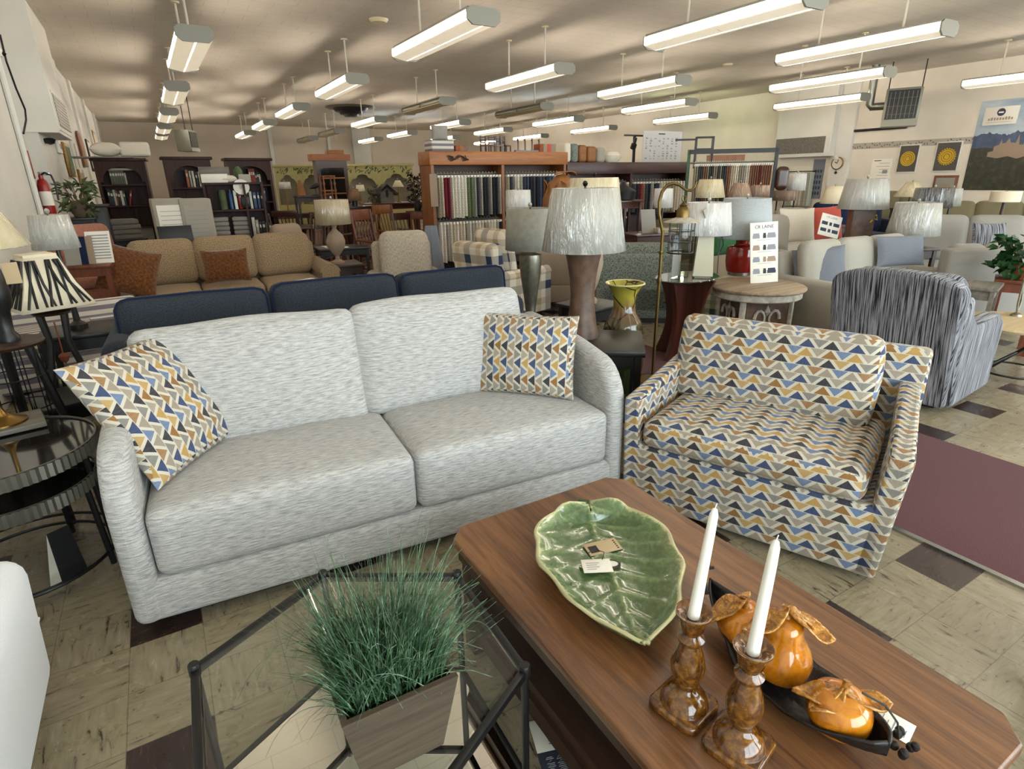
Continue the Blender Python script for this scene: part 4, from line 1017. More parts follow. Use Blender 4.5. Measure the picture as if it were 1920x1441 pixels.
shelving(xa, xb, zt1, (M['oak'], M['oak_z'], M['oak_dk']), 'tall two bay oak shelving unit with carved header hung with fabric samples')
shelving(xb+.03, xc, zt2, (M['dkshelf'], M['dkshelf'], M['dkshelf']), 'dark red-brown shelving unit hung with samples right of the oak one')
m = MB(); rr = random.Random(8)
for k in range(15):
    a = k*.45; m.tube([(.30+k*.022+.03*math.cos(a+t_), 0, zt1-.1+.05*math.sin(a*1.7+t_)*(.4+t_*.2)) for t_ in [i*.5 for i in range(7)]], [.010-.001*i for i in range(7)], 6)
oc = tag(m.build('carved_ornament', M['walnut_dk']), 'dark carved leaf ornament on the oak header', 'ornament'); oc.location = (xa, YS-.034, 0)
SWC = [('#8d8674', 'taupe'), ('#6b1f2c', 'burgundy'), ('#cfc7b4', 'ivory'), ('#d8d1c0', 'cream'), ('#5e6a4a', 'olive'), ('#8e9184', 'grey green'), ('#3b3d44', 'charcoal'), ('#23252c', 'black'), ('#9b958c', 'grey'), ('#3c475c', 'slate blue'), ('#b9ad98', 'beige'), ('#7d5a45', 'brown')]
SWM = [fabric('sample_'+n.replace(' ', '_'), c, '#%02x%02x%02x' % tuple(min(255, int(int(c[i:i+2], 16)*1.25+14)) for i in (1, 3, 5)), 60, 60, .5, .12, .2, .1) for c, n in SWC]
hm = [None]
def samples(xs, xe, y, z, n, seq, L, where, grp, zj=.0):
    rr = random.Random(int(xs*97+z*31))
    for k in range(n):
        c = seq[k % len(seq)] if len(seq) >= n else rr.choice(seq); x = xs+(xe-xs)*(k+.5)/n; w_ = (xe-xs)/n*.40; l_ = L*rr.uniform(.94, 1.03)
        m = MB()
        def fn(u, v): return (w_*math.cos(2*PI*u)*(1+.12*math.sin(9*v+k)), .19*math.sin(2*PI*u) , -.05-l_*v)
        m.grid(fn, 14, 6, True); m.f.append(tuple(range(13, -1, -1))); m.f.append(tuple(range(70, 84)))
        o = m.build('fabric_sample', SWM[c], None, 60); o.location = (x, y, z)
        tag(o, '%s fabric sample, %s from the left on %s' % (SWC[c][1], ORD[k], where), 'fabric sample', grp)
        if hm[0] is None:
            h_ = MB().rb(-.02, .02, -.17, .17, -.06, -.02, .006).tube([(0, 0, -.02), (0, 0, .0), (0, -.012, .018), (0, -.0, .026), (0, .014, .018)], .005, 5).build('hanger', M['whitepl'], o); hm[0] = h_.data
        else:
            h_ = bpy.data.objects.new('hanger', hm[0]); COL.objects.link(h_); h_.parent = o
xm = (xa+xb)/2
samples(xa+.08, xm-.05, YS+.13, zt1-.33, 20, [0, 10, 1, 1, 2, 2, 3, 2, 3, 4, 4, 5, 6, 8, 7, 6, 8, 7, 7, 8], .62, 'upper rail of left oak bay', 'fabric samples on the oak shelving')
samples(xm+.05, xb-.08, YS+.13, zt1-.33, 18, [0, 6, 8, 2, 5, 6, 9, 7, 6, 7, 9, 6, 7, 9, 9, 8, 9, 7], .6, 'upper rail of right oak bay', 'fabric samples on the oak shelving')
samples(xa+.08, xm-.05, YS+.13, zt1*.47, 20, [3, 2, 8, 2, 10, 3, 10, 2, 0, 3, 8, 10, 2, 10, 0, 10, 3, 2, 8, 7], .62, 'lower rail of left oak bay', 'fabric samples on the oak shelving')
samples(xm+.05, xb-.08, YS+.13, zt1*.47, 14, [2, 3, 8, 10, 6], .6, 'lower rail of right oak bay', 'fabric samples on the oak shelving')
xd = (xb+xc)/2
samples(xb+.1, xd-.05, YS+.13, zt2-.33, 18, [2, 3, 8, 6, 0, 10, 5], .5, 'upper rail of left dark bay', 'fabric samples on the dark shelving')
samples(xd+.05, xc-.08, YS+.13, zt2-.33, 18, [6, 7, 1, 11, 6, 7, 8, 7, 9, 2, 10, 0, 8, 0, 10, 2, 3, 3], .55, 'upper rail of right dark bay', 'fabric samples on the dark shelving')
samples(xb+.1, xd-.05, YS+.13, zt2*.47, 14, [6, 8, 9, 2, 7], .5, 'lower rail of left dark bay', 'fabric samples on the dark shelving')
# things standing on top of the shelving
def top(px_, w0, w1, h_, name, mat, label, cat, z, d=.3, group=None, rr_=.02, y=YS+.06):
    x0 = on_y(w0, 280, YS).x; x1 = on_y(w1, 280, YS).x
    o = MB().rb(-(x1-x0)/2, (x1-x0)/2, 0, d, 0, h_, rr_, 3).build(name, mat); o.location = ((x0+x1)/2, y, z); return tag(o, label, cat, group)
top(0, 813, 855, .165, 'quilt_bag', M['stripe'], 'white striped quilt bag on the left end of the oak shelving', 'bag', zt1)
o = cushion_at(((on_y(836, 280, YS).x), YS+.2, zt1+.165+.11), 'grey-white pillow standing on the striped quilt bag', M['ltgrey'], .28, .22, .12, 0, 86, 2, 'pillow')
for k, (a, b_, c) in enumerate(((858, 866, 'terra'), (866, 873, 'caramel'), (873, 880, 'redwood'))): top(0, a, b_, .085, 'sample_book', M[c], '%s small sample book lying upright on the oak header, %s of three' % (['terracotta', 'caramel', 'dark brown'][k], ['leftmost', 'middle', 'rightmost'][k]), 'book', zt1, .15, 'small sample books', .004)
def minichair(x, z, label):
    t = thing('miniature_chair', label, 'ornament', (x, YS+.1, z), R.uniform(-30, 30), 'miniature chairs on the oak shelving')
    MB().bx(-.07, .07, -.06, .07, .085, .1).build('seat', M['mahog'], t)
    for sx in (-.06, .06):
        MB().bx(sx-.008, sx+.008, .055, .07, 0, .24).build('back_post', M['mahog'], t); MB().bx(sx-.008, sx+.008, -.06, -.045, 0, .085).build('leg', M['mahog'], t)
    m = MB()
    for z_ in (.13, .17, .21): m.bx(-.06, .06, .058, .066, z_, z_+.02)
    m.build('ladder_back', M['mahog'], t)
for k, px_ in enumerate((917, 929, 941, 954)): minichair(on_y(px_, 280, YS).x, zt1, 'tiny dark ladder back chair on the oak header, %s from the left' % ORD[k])
x0 = on_y(972, 280, YS).x; hk = thing('hook_rack', 'dark row of coat hooks standing on the oak header', 'hook rack', (x0, YS+.08, zt1))
MB().bx(0, .6, 0, .06, 0, .03).build('board', M['mahog'], hk)
for k in range(4): MB().tube([(.06+.14*k, .03, .03), (.06+.14*k, .03, .16), (.04+.14*k, .0, .2), (.02+.14*k, -.01, .18)], .012, 6).build('hook', M['mahog'], hk)
for k, (a, b_, c) in enumerate(((1016, 1023, 'terra'), (1023, 1030, 'taupe'), (1030, 1037, 'coral'), (1037, 1046, 'taupe'))): top(0, a, b_, .13, 'fabric_book', M[c], '%s fabric book beside the wrapped pillows on the oak header, %s from the left' % (['terracotta', 'taupe', 'coral', 'beige'][k], ORD[k]), 'book', zt1-.0, .2, 'fabric books on the oak header', .005)
for k, (a, b_, c, w_) in enumerate(((1064, 1076, 'ivory', 'ivory'), (1077, 1090, 'teal', 'dark tweed'), (1091, 1106, 'caramel', 'caramel'), (1107, 1124, 'caramel', 'golden brown'), (1125, 1141, 'greyfab', 'grey'))): top(0, a, b_, .33-.02*k, 'wrapped_pillow', M[c], '%s pillow in plastic on the dark shelving, %s from the left' % (w_, ORD[k]), 'pillow', zt2, .34, 'wrapped pillows on the dark shelving', .05)
x0 = on_y(1160, 290, YS).x; o = tag(MB().lathe([(.12, 0), (.19, .06), (.2, .12), (.15, .18), (.05, .2), (.001, .2)], 20, (0, 0, 0), 1, .8, 0, 6, .03).build('pouf', M['ivory']), 'cream gathered pouf on top of the dark shelving', 'pouf'); o.location = (x0, YS+.22, zt2)
a = on_y(1212, 244, YS+.05); c = on_y(1280, 305, YS+.05)
o = MB().at(T(0, 0, 0)).bx(a.x, c.x, 0, .012, 0, a.z-zt2).build('sample_chart', M['chartgrey']); o.location = (0, YS+.12, zt2); tag(o, 'large pale printed chart standing on the dark shelving', 'chart')
m = MB(); rr = random.Random(5)
for i in range(8):
    for j in range(9):
        if rr.random() < .7: x = a.x+.06+i*(c.x-a.x-.12)/8; z = .06+j*(a.z-zt2-.16)/9; m.bx(x, x+rr.uniform(.03, .06), -.002, 0, z, z+rr.uniform(.008, .03))
m.build('print', M['greyink'], o); MB().bx((a.x+c.x)/2-.12, (a.x+c.x)/2+.05, -.003, 0, a.z-zt2-.06, a.z-zt2-.04).build('heading', M['ink'], o)
tl = thing('track_light', 'black track spotlight on a bar beside the printed chart', 'spotlight', (on_y(1208, 300, YS).x, YS+.3, zt2))
zz = on_y(1205, 256, YS+.3).z-zt2; MB().bx(-.02, .02, -.02, .02, 0, zz).build('post', M['black'], tl); MB().bx(-.25, .9, -.02, .02, zz, zz+.03).build('bar', M['black'], tl); m = MB().at(T(-.03, -.04, zz-.12) @ RX(25)); m.lathe([(.02, .1), (.03, 0), (.055, -.02), (.055, -.11), (.001, -.11)], 14); m.build('lamp_head', M['black'], tl)
# things hanging at the left end of the oak unit
a = on_y(812, 326, YS-.05); o = tag(MB().bx(-.06, .06, -.02, 0, -.48, 0).build('hanging_card', M['taupe']), 'tall narrow display card hanging on the left end of the oak shelving', 'card'); o.location = (a.x, YS-.03, a.z)
p = spot(812, 500, 7.6); m = MB().lathe([(.001, zpx(812, 440, p.x, p.y)), (.03, zpx(812, 442, p.x, p.y)), (.06, 1.0), (.11, .6), (.12, .45)], 18, (0, 0, 0), 1.2, .6, 0, 7, .12); o = tag(m.build('hanging_cloth', M['bluegrey']), 'grey cloth hanging in folds beside the left end of the oak shelving', 'cloth'); o.location = (p.x, p.y, 0)
# ------------------------------------------------------------------ bookcases and office corner at far left
BKC = [('#3a2420', 'dark brown'), ('#7a3322', 'rust'), ('#8c2f28', 'red'), ('#a7a090', 'grey'), ('#c7c2b4', 'white'), ('#23282f', 'black'), ('#2f3f35', 'dark green'), ('#9c5a3c', 'orange brown'), ('#5b5a4a', 'olive'), ('#39506e', 'blue')]
BKM = [plain('book_'+n.replace(' ', '_'), c, .6, var=.15, vs=20) for c, n in BKC]
def bookcase(x, y, w_, h_, d, rz, label, shelves, arch=True, mat='espresso'):
    t = thing('bookcase', label, 'bookcase', (x, y, 0), rz); m_ = M[mat]
    for s in (-1, 1): MB().bx(min(s*w_/2, s*(w_/2-.05)), max(s*w_/2, s*(w_/2-.05)), 0, d, 0, h_-.03).build('side', m_, t)
    MB().bx(-w_/2+.05, w_/2-.05, d-.02, d, .05, h_-.03).build('back_panel', m_, t)
    MB().rb(-w_/2-.04, w_/2+.04, -.04, d+.01, h_-.05, h_, .008).build('cornice', m_, t)
    for z in shelves: MB().bx(-w_/2+.05, w_/2-.05, .02, d-.02, z-.025, z).build('shelf', m_, t)
    if arch:
        n = 16; top_ = h_-.05; r = w_/2-.1
        poly = [(-w_/2+.05, top_), (-w_/2+.05, top_-.36)] + [(-r*math.cos(PI*i/n)*(1.0), top_-.36+.26*math.sin(PI*i/n)**.8) for i in range(n+1)] + [(w_/2-.05, top_-.36), (w_/2-.05, top_)]
        MB().prism(poly, .0, .02, 'y').build('arched_valance', m_, t)
    return t
def books(root, x0, z, y0, seq, hs, label, grp, gap=.0, lean_last=False):
    x = x0; Mw = root.matrix_basis
    for k, (c, h_) in enumerate(zip(seq, hs)):
        w_ = R.uniform(.028, .045); o = MB().rb(0, w_, 0, .15, 0, h_, .003).build('book', BKM[c])
        rot = RY(14) if (lean_last and k == len(seq)-1) else Matrix.Identity(4)
        o.matrix_world = Mw @ T(x+(.05 if lean_last and k == len(seq)-1 else 0)*0, y0, z+.001) @ rot; x += w_+gap+(.03 if lean_last and k == len(seq)-2 else .002)
        tag(o, '%s book, %s from the left on the %s' % (BKC[c][1], ORD[k], label), 'book', grp)
        MB().bx(w_*.15, w_*.85, -.001, .0, h_*.62, h_*.8).build('spine_label', BKM[4], o)
bpy.context.view_layer.update()
z1_, z2_ = 1.55, 1.18
b1 = bookcase(-.36, 13.3, .80, 2.0, .38, -4, 'dark arched bookcase farthest left with pillows on top', (.5, .8, z2_, z1_))
bpy.context.view_layer.update()
books(b1, -.3, z2_, .1, [5, 5, 3, 1, 5, 4, 6, 2], [.29, .27, .28, .27, .25, .26, .25, .27], 'middle shelf of the farthest left bookcase', 'books in the farthest left bookcase', lean_last=True)
books(b1, -.2, z1_, .1, [8, 8, 8, 8, 8, 8, 3], [.24, .24, .24, .24, .24, .24, .2], 'upper shelf of the farthest left bookcase', 'books in the farthest left bookcase')
o = MB().rb(-.28, .2, .05, .28, 0, .04, .004).build('flat_book', BKM[3]); o.matrix_world = b1.matrix_world @ T(.02, .02, z1_+.242); tag(o, 'flat grey volume lying across the book tops in the farthest left bookcase', 'book')
o = MB().rb(-.16, .1, 0, .2, 0, .3, .01).build('box_file', M['sage_in']); o.matrix_world = b1.matrix_world @ T(.2, .1, .5); tag(o, 'pale box file standing low in the farthest left bookcase', 'box file')
o = MB().rb(-.62, .3, -.05, .4, 0, .025, .004).build('loose_board', M['greywood']); o.matrix_world = T(-.42, 13.25, 2.0); tag(o, 'loose board lying on top of the farthest left bookcase', 'board')
o = MB().pillow(.5, .36, .24, 12, .04).build('pillow', M['ivory']); o.matrix_world = T(-.52, 13.42, 2.15); tag(o, 'cream pillow lying on the board over the farthest left bookcase', 'pillow')
o = MB().rb(-.22, .26, -.15, .17, 0, .25, .05, 3).build('folded_quilt', M['ivory']); o.matrix_world = T(-.09, 13.42, 2.028); tag(o, 'folded pale quilt beside the pillow on the farthest left bookcase', 'quilt')
b2 = bookcase(.70, 12.5, .74, 2.0, .36, 2, 'dark arched bookcase in the middle of the three at left', (.5, .95, 1.48))
bpy.context.view_layer.update()
books(b2, -.06, 1.48, .1, [7, 3, 4, 5, 3], [.3, .28, .28, .26, .27], 'upper shelf of the middle bookcase', 'books in the middle bookcase', .012)
b3 = bookcase(1.81, 13.1, .80, 2.0, .36, 4, 'dark arched bookcase behind the small grey office shelf', (.5, .9, 1.18, 1.5))
bpy.context.view_layer.update()
books(b3, -.02, 1.5, .1, [1, 2, 2, 6, 5, 3], [.3, .3, .3, .22, .24, .2], 'upper shelf of the third bookcase', 'books in the third bookcase')
books(b3, .1, 1.18, .1, [4, 6, 9], [.26, .24, .25], 'middle shelf of the third bookcase', 'books in the third bookcase', .01)
# low office shelf with supplies
D_ = 9.6; pl_ = spot(390, 395, D_); pr_ = spot(498, 395, D_); cx_ = (pl_+pr_)/2; w_ = (pr_-pl_).to_2d().length; hz = zpx(440, 342, cx_.x, cx_.y); mz = zpx(440, 396, cx_.x, cx_.y)
of = thing('office_shelf', 'low dark grey office shelf crowded with supplies and folded towels', 'shelf', (cx_.x, cx_.y, 0), -8)
for x in (-w_/2, w_*.18, w_/2): MB().bx(x-.015, x+.015, 0, .32, 0, hz).build('side', M['espresso'], of)
MB().bx(-w_/2, w_/2, .3, .32, .05, hz).build('back_panel', M['espresso'], of)
bz = zpx(440, 449, cx_.x, cx_.y)
for z in (hz-.025, mz, bz-.025, .35, .05): MB().bx(-w_/2, w_/2, 0, .3, z, z+.025).build('shelf', M['espresso'], of)
bpy.context.view_layer.update()
def on_of(mb, name, mat, x, y, z, label, cat, group=None, rot=None):
    o = mb.build(name, mat); o.matrix_world = of.matrix_world @ T(x, y, z) @ (rot or Matrix.Identity(4)); return tag(o, label, cat, group)
books(of, w_*.25, mz+.026, .06, [4, 9, 9, 5], [.24, .23, .23, .22], 'right side of the office shelf', 'binders on the office shelf', .012)
books(of, w_*.22, bz+.001, .06, [4, 3, 5, 5, 3, 5], [.3, .26, .24, .24, .22, .22], 'lower right side of the office shelf', 'binders on the office shelf', .006)
for k in range(2):
    for j in range(5):
        on_of(MB().rb(-.11, .11, 0, .24, 0, .062, .022, 3), 'folded_towel', M['ltgrey'], -w_*.33+.27*k, .03, bz+.001+.0635*j, 'folded white towel, %s up in the %s stack of the office shelf' % (ORD[j], ['left', 'right'][k]), 'towel', 'folded towels')
on_of(MB().lathe([(.05, 0), (.05, .25), (.04, .27), (.001, .27)], 16), 'jar', M['moss'], -w_*.22, .12, mz+.026, 'tall jar with white lid on the office shelf', 'jar')
on_of(MB().lathe([(.03, 0), (.03, .2), (.012, .24), (.012, .27)], 14), 'spray_bottle', M['bluepl'], -w_*.08, .12, mz+.026, 'blue spray bottle on the office shelf', 'bottle')
on_of(MB().rb(0, .04, 0, .2, 0, .26, .004), 'binder', M['paper'], 0-.02, .06, mz+.026, 'white binder leaning on the office shelf', 'binder')
on_of(MB().rb(0, .045, 0, .2, 0, .27, .004), 'binder', M['redext'], .035, .06, mz+.026, 'red binder beside the white one on the office shelf', 'binder')
m = MB().at(RX(90)); m.lathe([(.03, -.04), (.105, -.04), (.11, -.02), (.11, .02), (.105, .04), (.03, .04), (.028, 0)], 28)
on_of(MB().rb(-.08, .08, .02, .22, 0, .19, .03), 'dark_bag', M['blackwood'], w_*.07+.06, .04, mz+.026, 'dark rounded bag under the tape roll on the office shelf', 'bag')
on_of(m, 'paper_roll', M['paper'], w_*.07+.05, .07, mz+.33, 'white paper roll standing edge on above the dark bag', 'roll')
MB().bx(-.09, .09, -.04, .04, -.116, -.1).build('rest', M['black'], bpy.data.objects['paper_roll'])
on_of(MB().rb(-.17, .17, 0, .2, 0, .12, .01), 'tray_box', M['paper'], -w_*.3, .05, hz, 'white tray of papers on top of the office shelf', 'tray')
on_of(MB().rb(-.2, .2, .0, .03, 0, .22, .004), 'framed_picture', M['greywood'], -w_*.3, .27, hz, 'dark framed picture behind the white tray on the office shelf', 'picture')
on_of(MB().pillow(.2, .16, .1, 10), 'tissue_bundle', M['ivory'], -w_*.04, .12, hz+.05, 'crumpled cream tissue on top of the office shelf', 'tissue')
on_of(MB().lathe([(.05, 0), (.065, .08), (.06, .16), (.02, .22)], 16), 'green_jar', M['moss'], w_*.12, .14, hz, 'green glass jar on top of the office shelf', 'jar')
on_of(MB().rb(-.08, .08, 0, .1, 0, .11, .006), 'card_box', M['cream_f'], w_*.22, .04, hz, 'small cream card box on top of the office shelf', 'box')
# wrapped panels, box stack, binders in front of them
for k, (px_, c) in enumerate(((322, 'ltgrey'), (372, 'sage_in'))):
    p = spot(px_, 410, 9.0); z = zpx(px_, 372, p.x, p.y)
    t = thing('wrapped_cabinet', ['tall carton wrapped in clear film with a printed sheet on it', 'tall carton wrapped in clear film with a pale green sheet, beside the office shelf'][k], 'carton', (p.x, p.y, 0), 4)
    MB().rb(-.19, .19, 0, .4, 0, z, .02).build('carton', M['greyfab'], t)
    MB().bx(-.15, .15, -.006, 0, z-.66, z-.08).build('printed_sheet', M['paper'] if k == 0 else M['cream_f'], t)
    m = MB()
    for i in range(9): m.bx(-.12, .12, -.008, -.006, z-.6+i*.055, z-.594+i*.055)
    m.build('print', M['greyink'], t)
p = spot(322, 450, 8.5); z = zpx(318, 455, p.x, p.y)
side_table((p.x, p.y, 0), 'black desk with a dark screen in front of the wrapped cartons', M['blackwood'], .8, .4, z, 3, 'desk', .03, False, cat='desk')
o = tag(MB().at(RX(-12)).rb(-.19, .19, 0, .02, 0, .2, .005).build('screen', M['black']), 'dark flat screen standing on the black desk', 'screen'); place(o, (p.x+.06, p.y+.05, z), 3)
o = tag(MB().rb(-.12, .12, -.05, .05, 0, .04, .004).build('card_holder', M['paper']), 'white card holder on the black desk beside the screen', 'card holder'); place(o, (p.x-.22, p.y-.1, z), 3)
p = spot(222, 440, 11.2); zz = zpx(218, 448, p.x, p.y)
side_table((p.x, p.y, 0), 'dark low stand under the stack of grey boxes', M['blackwood'], .7, .5, max(.3, zz), 10, 'stand', .03, False, cat='stand')
for j in range(4):
    o = tag(MB().rb(-.3+.01*j, .3-.02*(j % 2), -.2, .2, 0, .072, .008).build('flat_box', M['greywood']), 'flat grey-brown box, %s from the bottom of the stack behind the rose recliner' % ORD[j], 'box', 'stacked flat boxes'); place(o, (p.x, p.y, max(.3, zz)+.074*j), 10)
p = spot(172, 410, 10.6); o = thing('cabinet', 'small black cabinet by the left wall beside the bookcase', 'cabinet', (p.x, p.y, 0), 0); z = zpx(172, 388, p.x, p.y)
MB().rb(-.2, .2, 0, .4, 0, z, .01).build('body', M['blackwood'], o); MB().rb(-.18, .18, -.02, 0, .1, z-.04, .005).build('door', M['blackwood'], o); MB().rb(-.24, .24, -.04, .42, z, z+.03, .006).build('top', M['walnut_dk'], o)
# ------------------------------------------------------------------ left wall: extinguisher, sign, pictures and mirrors
XW = -1.255
p = on_x(80, 365, -1.15)
fe = thing('fire_extinguisher', 'red fire extinguisher hanging on the left wall', 'fire extinguisher', (-1.12, p.y, p.z-.27))
MB().lathe([(.001, 0), (.055, .01), (.065, .05), (.065, .38), (.05, .44), (.025, .46), (.025, .5)], 20).build('cylinder', M['redext'], fe)
MB().lathe([(.066, .14), (.067, .15), (.067, .3), (.066, .31)], 20).build('label_band', M['paper'], fe)
MB().tube([(0, 0, .5), (.05, -.02, .53), (.11, -.03, .5), (.13, -.03, .4), (.12, -.03, .2)], .012, 8).build('hose', M['black'], fe)
MB().rb(-.02, .1, -.015, .015, .5, .54, .004).build('handle', M['chrome'], fe)
MB().bx(-.12, -.08, -.05, .05, .1, .4).build('bracket', M['black'], fe)
a = on_x(52, 282, -1.17); c = on_x(68, 335, -1.17)
o = tag(MB().bx(-1.2, -1.175, -.06, .06, -.0, a.z-c.z).build('safety_sign', M['redext']), 'tall narrow red sign on the left wall above the fire extinguisher', 'sign'); o.location = (0, a.y, c.z)
def wallpic(px, y0, y1, wid, fm, im, label, name='picture', cat='picture', X=XW, arch=False):
    a = on_x(px, y0, X); c = on_x(px, y1, X); z0, z1 = c.z, a.z
    t = thing(name, label, cat, (X, a.y, z0)); h_ = z1-z0
    if arch:
        pl_ = [(-wid/2, 0), (wid/2, 0)] + [(wid/2*math.cos(PI*i/10), h_-.2+.2*math.sin(PI*i/10)) for i in range(11)]
        MB().prism(pl_, 0, .05, 'x').build('frame', fm, t); MB().prism([(u*.75, .06+v*.88) for u, v in pl_], .05, .056, 'x').build('glass', im, t)
    else:
        MB().rb(0, .05, -wid/2, wid/2, 0, h_, .01).build('frame', fm, t); MB().bx(.05, .056, -wid/2+.07, wid/2-.07, .07, h_-.07).build('image', im, t)
    return t
wallpic(118, 268, 330, .9, M['gold'], M['moss'], 'gilt patterned panel on the left wall under the bulkhead')
wallpic(131, 262, 318, .5, M['white_paint'], M['greyfab'], 'pale framed panel on the left wall beside the gilt one')
wallpic(142, 245, 308, 1.0, M['woodframe'], M['caramel'], 'brown arched mirror on the left wall', 'mirror', 'mirror', arch=True)
wallpic(147, 318, 378, 1.0, M['gold'], M['sage_in'], 'tall gilt framed picture low on the left wall')
wallpic(160, 262, 318, .9, M['black'], M['paper'], 'black framed print on the left wall beyond the arched mirror')
wallpic(172, 246, 272, 1.2, M['gold'], M['ivory'], 'gilt panel high on the left wall near the far corner')
wallpic(104, 262, 285, .35, M['paper'], M['ltgrey'], 'white paper notice on the left wall', 'notice', 'notice')
p = on_x(84, 265, XW); o = tag(MB().lathe([(.001, 0), (.06, .02), (.09, .08), (.05, .1)], 16).build('wall_spotlight', M['black']), 'small black spotlight under the bulkhead on the left wall', 'spotlight'); o.location = (XW+.06, p.y, p.z-.05)
# cable and camera on the left column
a = [on_x(*q, XL+.02) for q in ((0, 65), (12, 115), (30, 165), (47, 205), (49, 225), (44, 250))]
tag(MB().tube(a, .012, 6).build('cable', M['black']), 'black cable hanging down the left wall beside the bulkhead', 'cable')
p = on_x(6, 106, XL+.05); t = thing('camera_dome', 'small white camera with dark lens on the left wall', 'camera', (XL, p.y, p.z)); MB().lathe([(.05, 0), (.06, .05), (.04, .12)], 14).build('body', M['whitepl'], t); MB().at(T(.06, 0, .03)).lathe([(.001, -.03), (.03, 0), (.001, .03)], 12).build('lens', M['black'], t)
# leafy arrangements by the left wall
def foliage(name, loc, n, rad, h_, mat, label, lw=.03, ll=.12, seed=1, cat='plant', base=None):
    rr = random.Random(seed); t = thing(name, label, cat, loc)
    m = MB()
    for k in range(n):
        a = rr.uniform(0, 2*PI); r_ = rad*math.sqrt(rr.random()); z = h_*rr.uniform(.15, 1); L = ll*rr.uniform(.6, 1.2)
        m.at(T(r_*math.cos(a), r_*math.sin(a), z) @ RZ(math.degrees(a)+rr.uniform(-60, 60)) @ RY(rr.uniform(-50, 50)) @ RX(rr.uniform(-60, 60)))
        m.add([(0, 0, 0), (L*.4, lw, .01), (L, 0, -.01), (L*.4, -lw, .01), (L*.5, 0, -.008)], [(0, 4, 1), (1, 4, 2), (2, 4, 3), (3, 4, 0)])
    lf = m.build('leaves', mat, t, 20); m = MB()
    for k in range(7):
        a = k*.9; m.tube([(0, 0, 0), (rad*.3*math.cos(a), rad*.3*math.sin(a), h_*.5), (rad*.7*math.cos(a), rad*.7*math.sin(a), h_*.9)], .006, 5)
    m.build('stems', M['basket'], t)
    if base: MB().lathe(base[0], 20).build('pot', base[1], t)
    return t
p = spot(128, 408, 10.3)
side_table((p.x+.05, p.y, 0), 'dark console by the left wall under the grey green arrangement', M['blackwood'], .55, .5, p.z, 0, 'console_table', .03, True, cat='console table')
foliage('dried_arrangement', (p.x+.16, p.y, p.z), 110, .2, .46, M['moss'], 'grey green dried arrangement by the left wall', .03, .16, 4, base=([(.07, 0), (.11, .06), (.12, .18), (.09, .22)], M['basket']))
# ------------------------------------------------------------------ far middle: sage hutches, corner cabinet, rockers, dining sets
def hutch(px0, px1, pyt, D, label, seed=1):
    a = spot(px0, pyt, D); c = spot(px1, pyt, D); mid = (a+c)/2; w_ = (c-a).to_2d().length; z = zpx((px0+px1)/2, pyt, mid.x, mid.y)
    t = thing('sage_hutch', label, 'hutch', (mid.x, mid.y, 0), math.degrees(math.atan2(c.y-a.y, c.x-a.x)))
    MB().bx(-w_/2, w_/2, .36, .4, .8, z-.02).build('back_panel', M['sage_in'], t)
    MB().rb(-w_/2, w_/2, 0, .4, .0, .85, .01).build('base_cabinet', M['sage'], t)
    MB().rb(-w_/2-.05, w_/2+.05, -.05, .42, z-.06, z, .01).build('cornice', M['sage'], t)
    n = 2; bw = w_/n; zb = z-.75
    for k in range(n):
        x0 = -w_/2+bw*k; x1 = x0+bw; cx = (x0+x1)/2; pl_ = [(x0, z-.06), (x0, zb)]
        pl_ += [(x0+.06, zb)]
        for i in range(21):
            u = i/20; hh = .46*math.sin(PI*u)**.55 if True else 0; hh += .0 - .06*math.exp(-((abs(u-.5)-.22)/.05)**2)
            pl_.append((x0+.06+(bw-.12)*u, zb+max(0, hh)))
        pl_ += [(x1, zb), (x1, z-.06)]
        MB().prism(pl_, 0, .03, 'y').build('fretwork_arch', M['sage'], t, 20)
    rr = random.Random(seed); m = MB()
    for k in range(int(w_*26)):
        x = -w_/2+.08+rr.random()*(w_-.16); zz = z-.09-rr.random()*.15; a_ = rr.uniform(0, 3)
        m.tube([(x+.05*math.cos(a_+t_), -.006, zz+.035*math.sin(a_+t_*1.6)) for t_ in (0, .6, 1.2, 1.8)], .009, 4)
    m.build('fretwork_pattern', M['moss'], t)
    for x in (-w_/2+.03, 0, w_/2-.03): MB().bx(x-.03, x+.03, .0, .36, .85, zb+.02).build('upright', M['sage'], t)
    return t
hutch(512, 604, 309, 20.5, 'sage green arched hutch left of the corner cabinet', 1)
hutch(644, 773, 307, 19.0, 'sage green arched hutch right of the corner cabinet', 2)
p = spot(624, 330, 15.2); zt_ = zpx(624, 289, p.x, p.y)
cc = thing('corner_cabinet', 'tall dark corner cabinet with honey coloured crown', 'cabinet', (p.x, p.y, 0), 6)
MB().prism([(-.38, 0), (.38, 0), (.38, .2), (0, .42), (-.38, .2)], 0, zt_-.14, 'z').build('body', M['mahog'], cc)
MB().prism([(-.46, -.06), (.46, -.06), (.46, .24), (0, .5), (-.46, .24)], zt_-.14, zt_, 'z').build('crown', M['oak'], cc)
MB().bx(-.28, .28, -.02, 0, .95, zt_-.3).build('glass_door', M['smokeglass'], cc); MB().bx(-.3, .3, -.02, 0, .1, .85).build('lower_door', M['mahog'], cc)
for z in (1.25, 1.6): MB().bx(-.28, .28, -.03, -.02, z, z+.03).build('glazing_bar', M['oak'], cc)
o = tag(MB().rb(-.2, .2, 0, .2, 0, .1, .01).build('small_chest', M['oak']), 'small honey coloured chest on top of the corner cabinet', 'box'); place(o, (p.x+.16, p.y+.1, zt_), 6)
p = spot(616, 360, 12.4); sp = thing('spool_shelf', 'small standing shelf of turned spindles in front of the corner cabinet', 'shelf', (p.x, p.y, 0), 10); zt_ = zpx(613, 330, p.x, p.y)
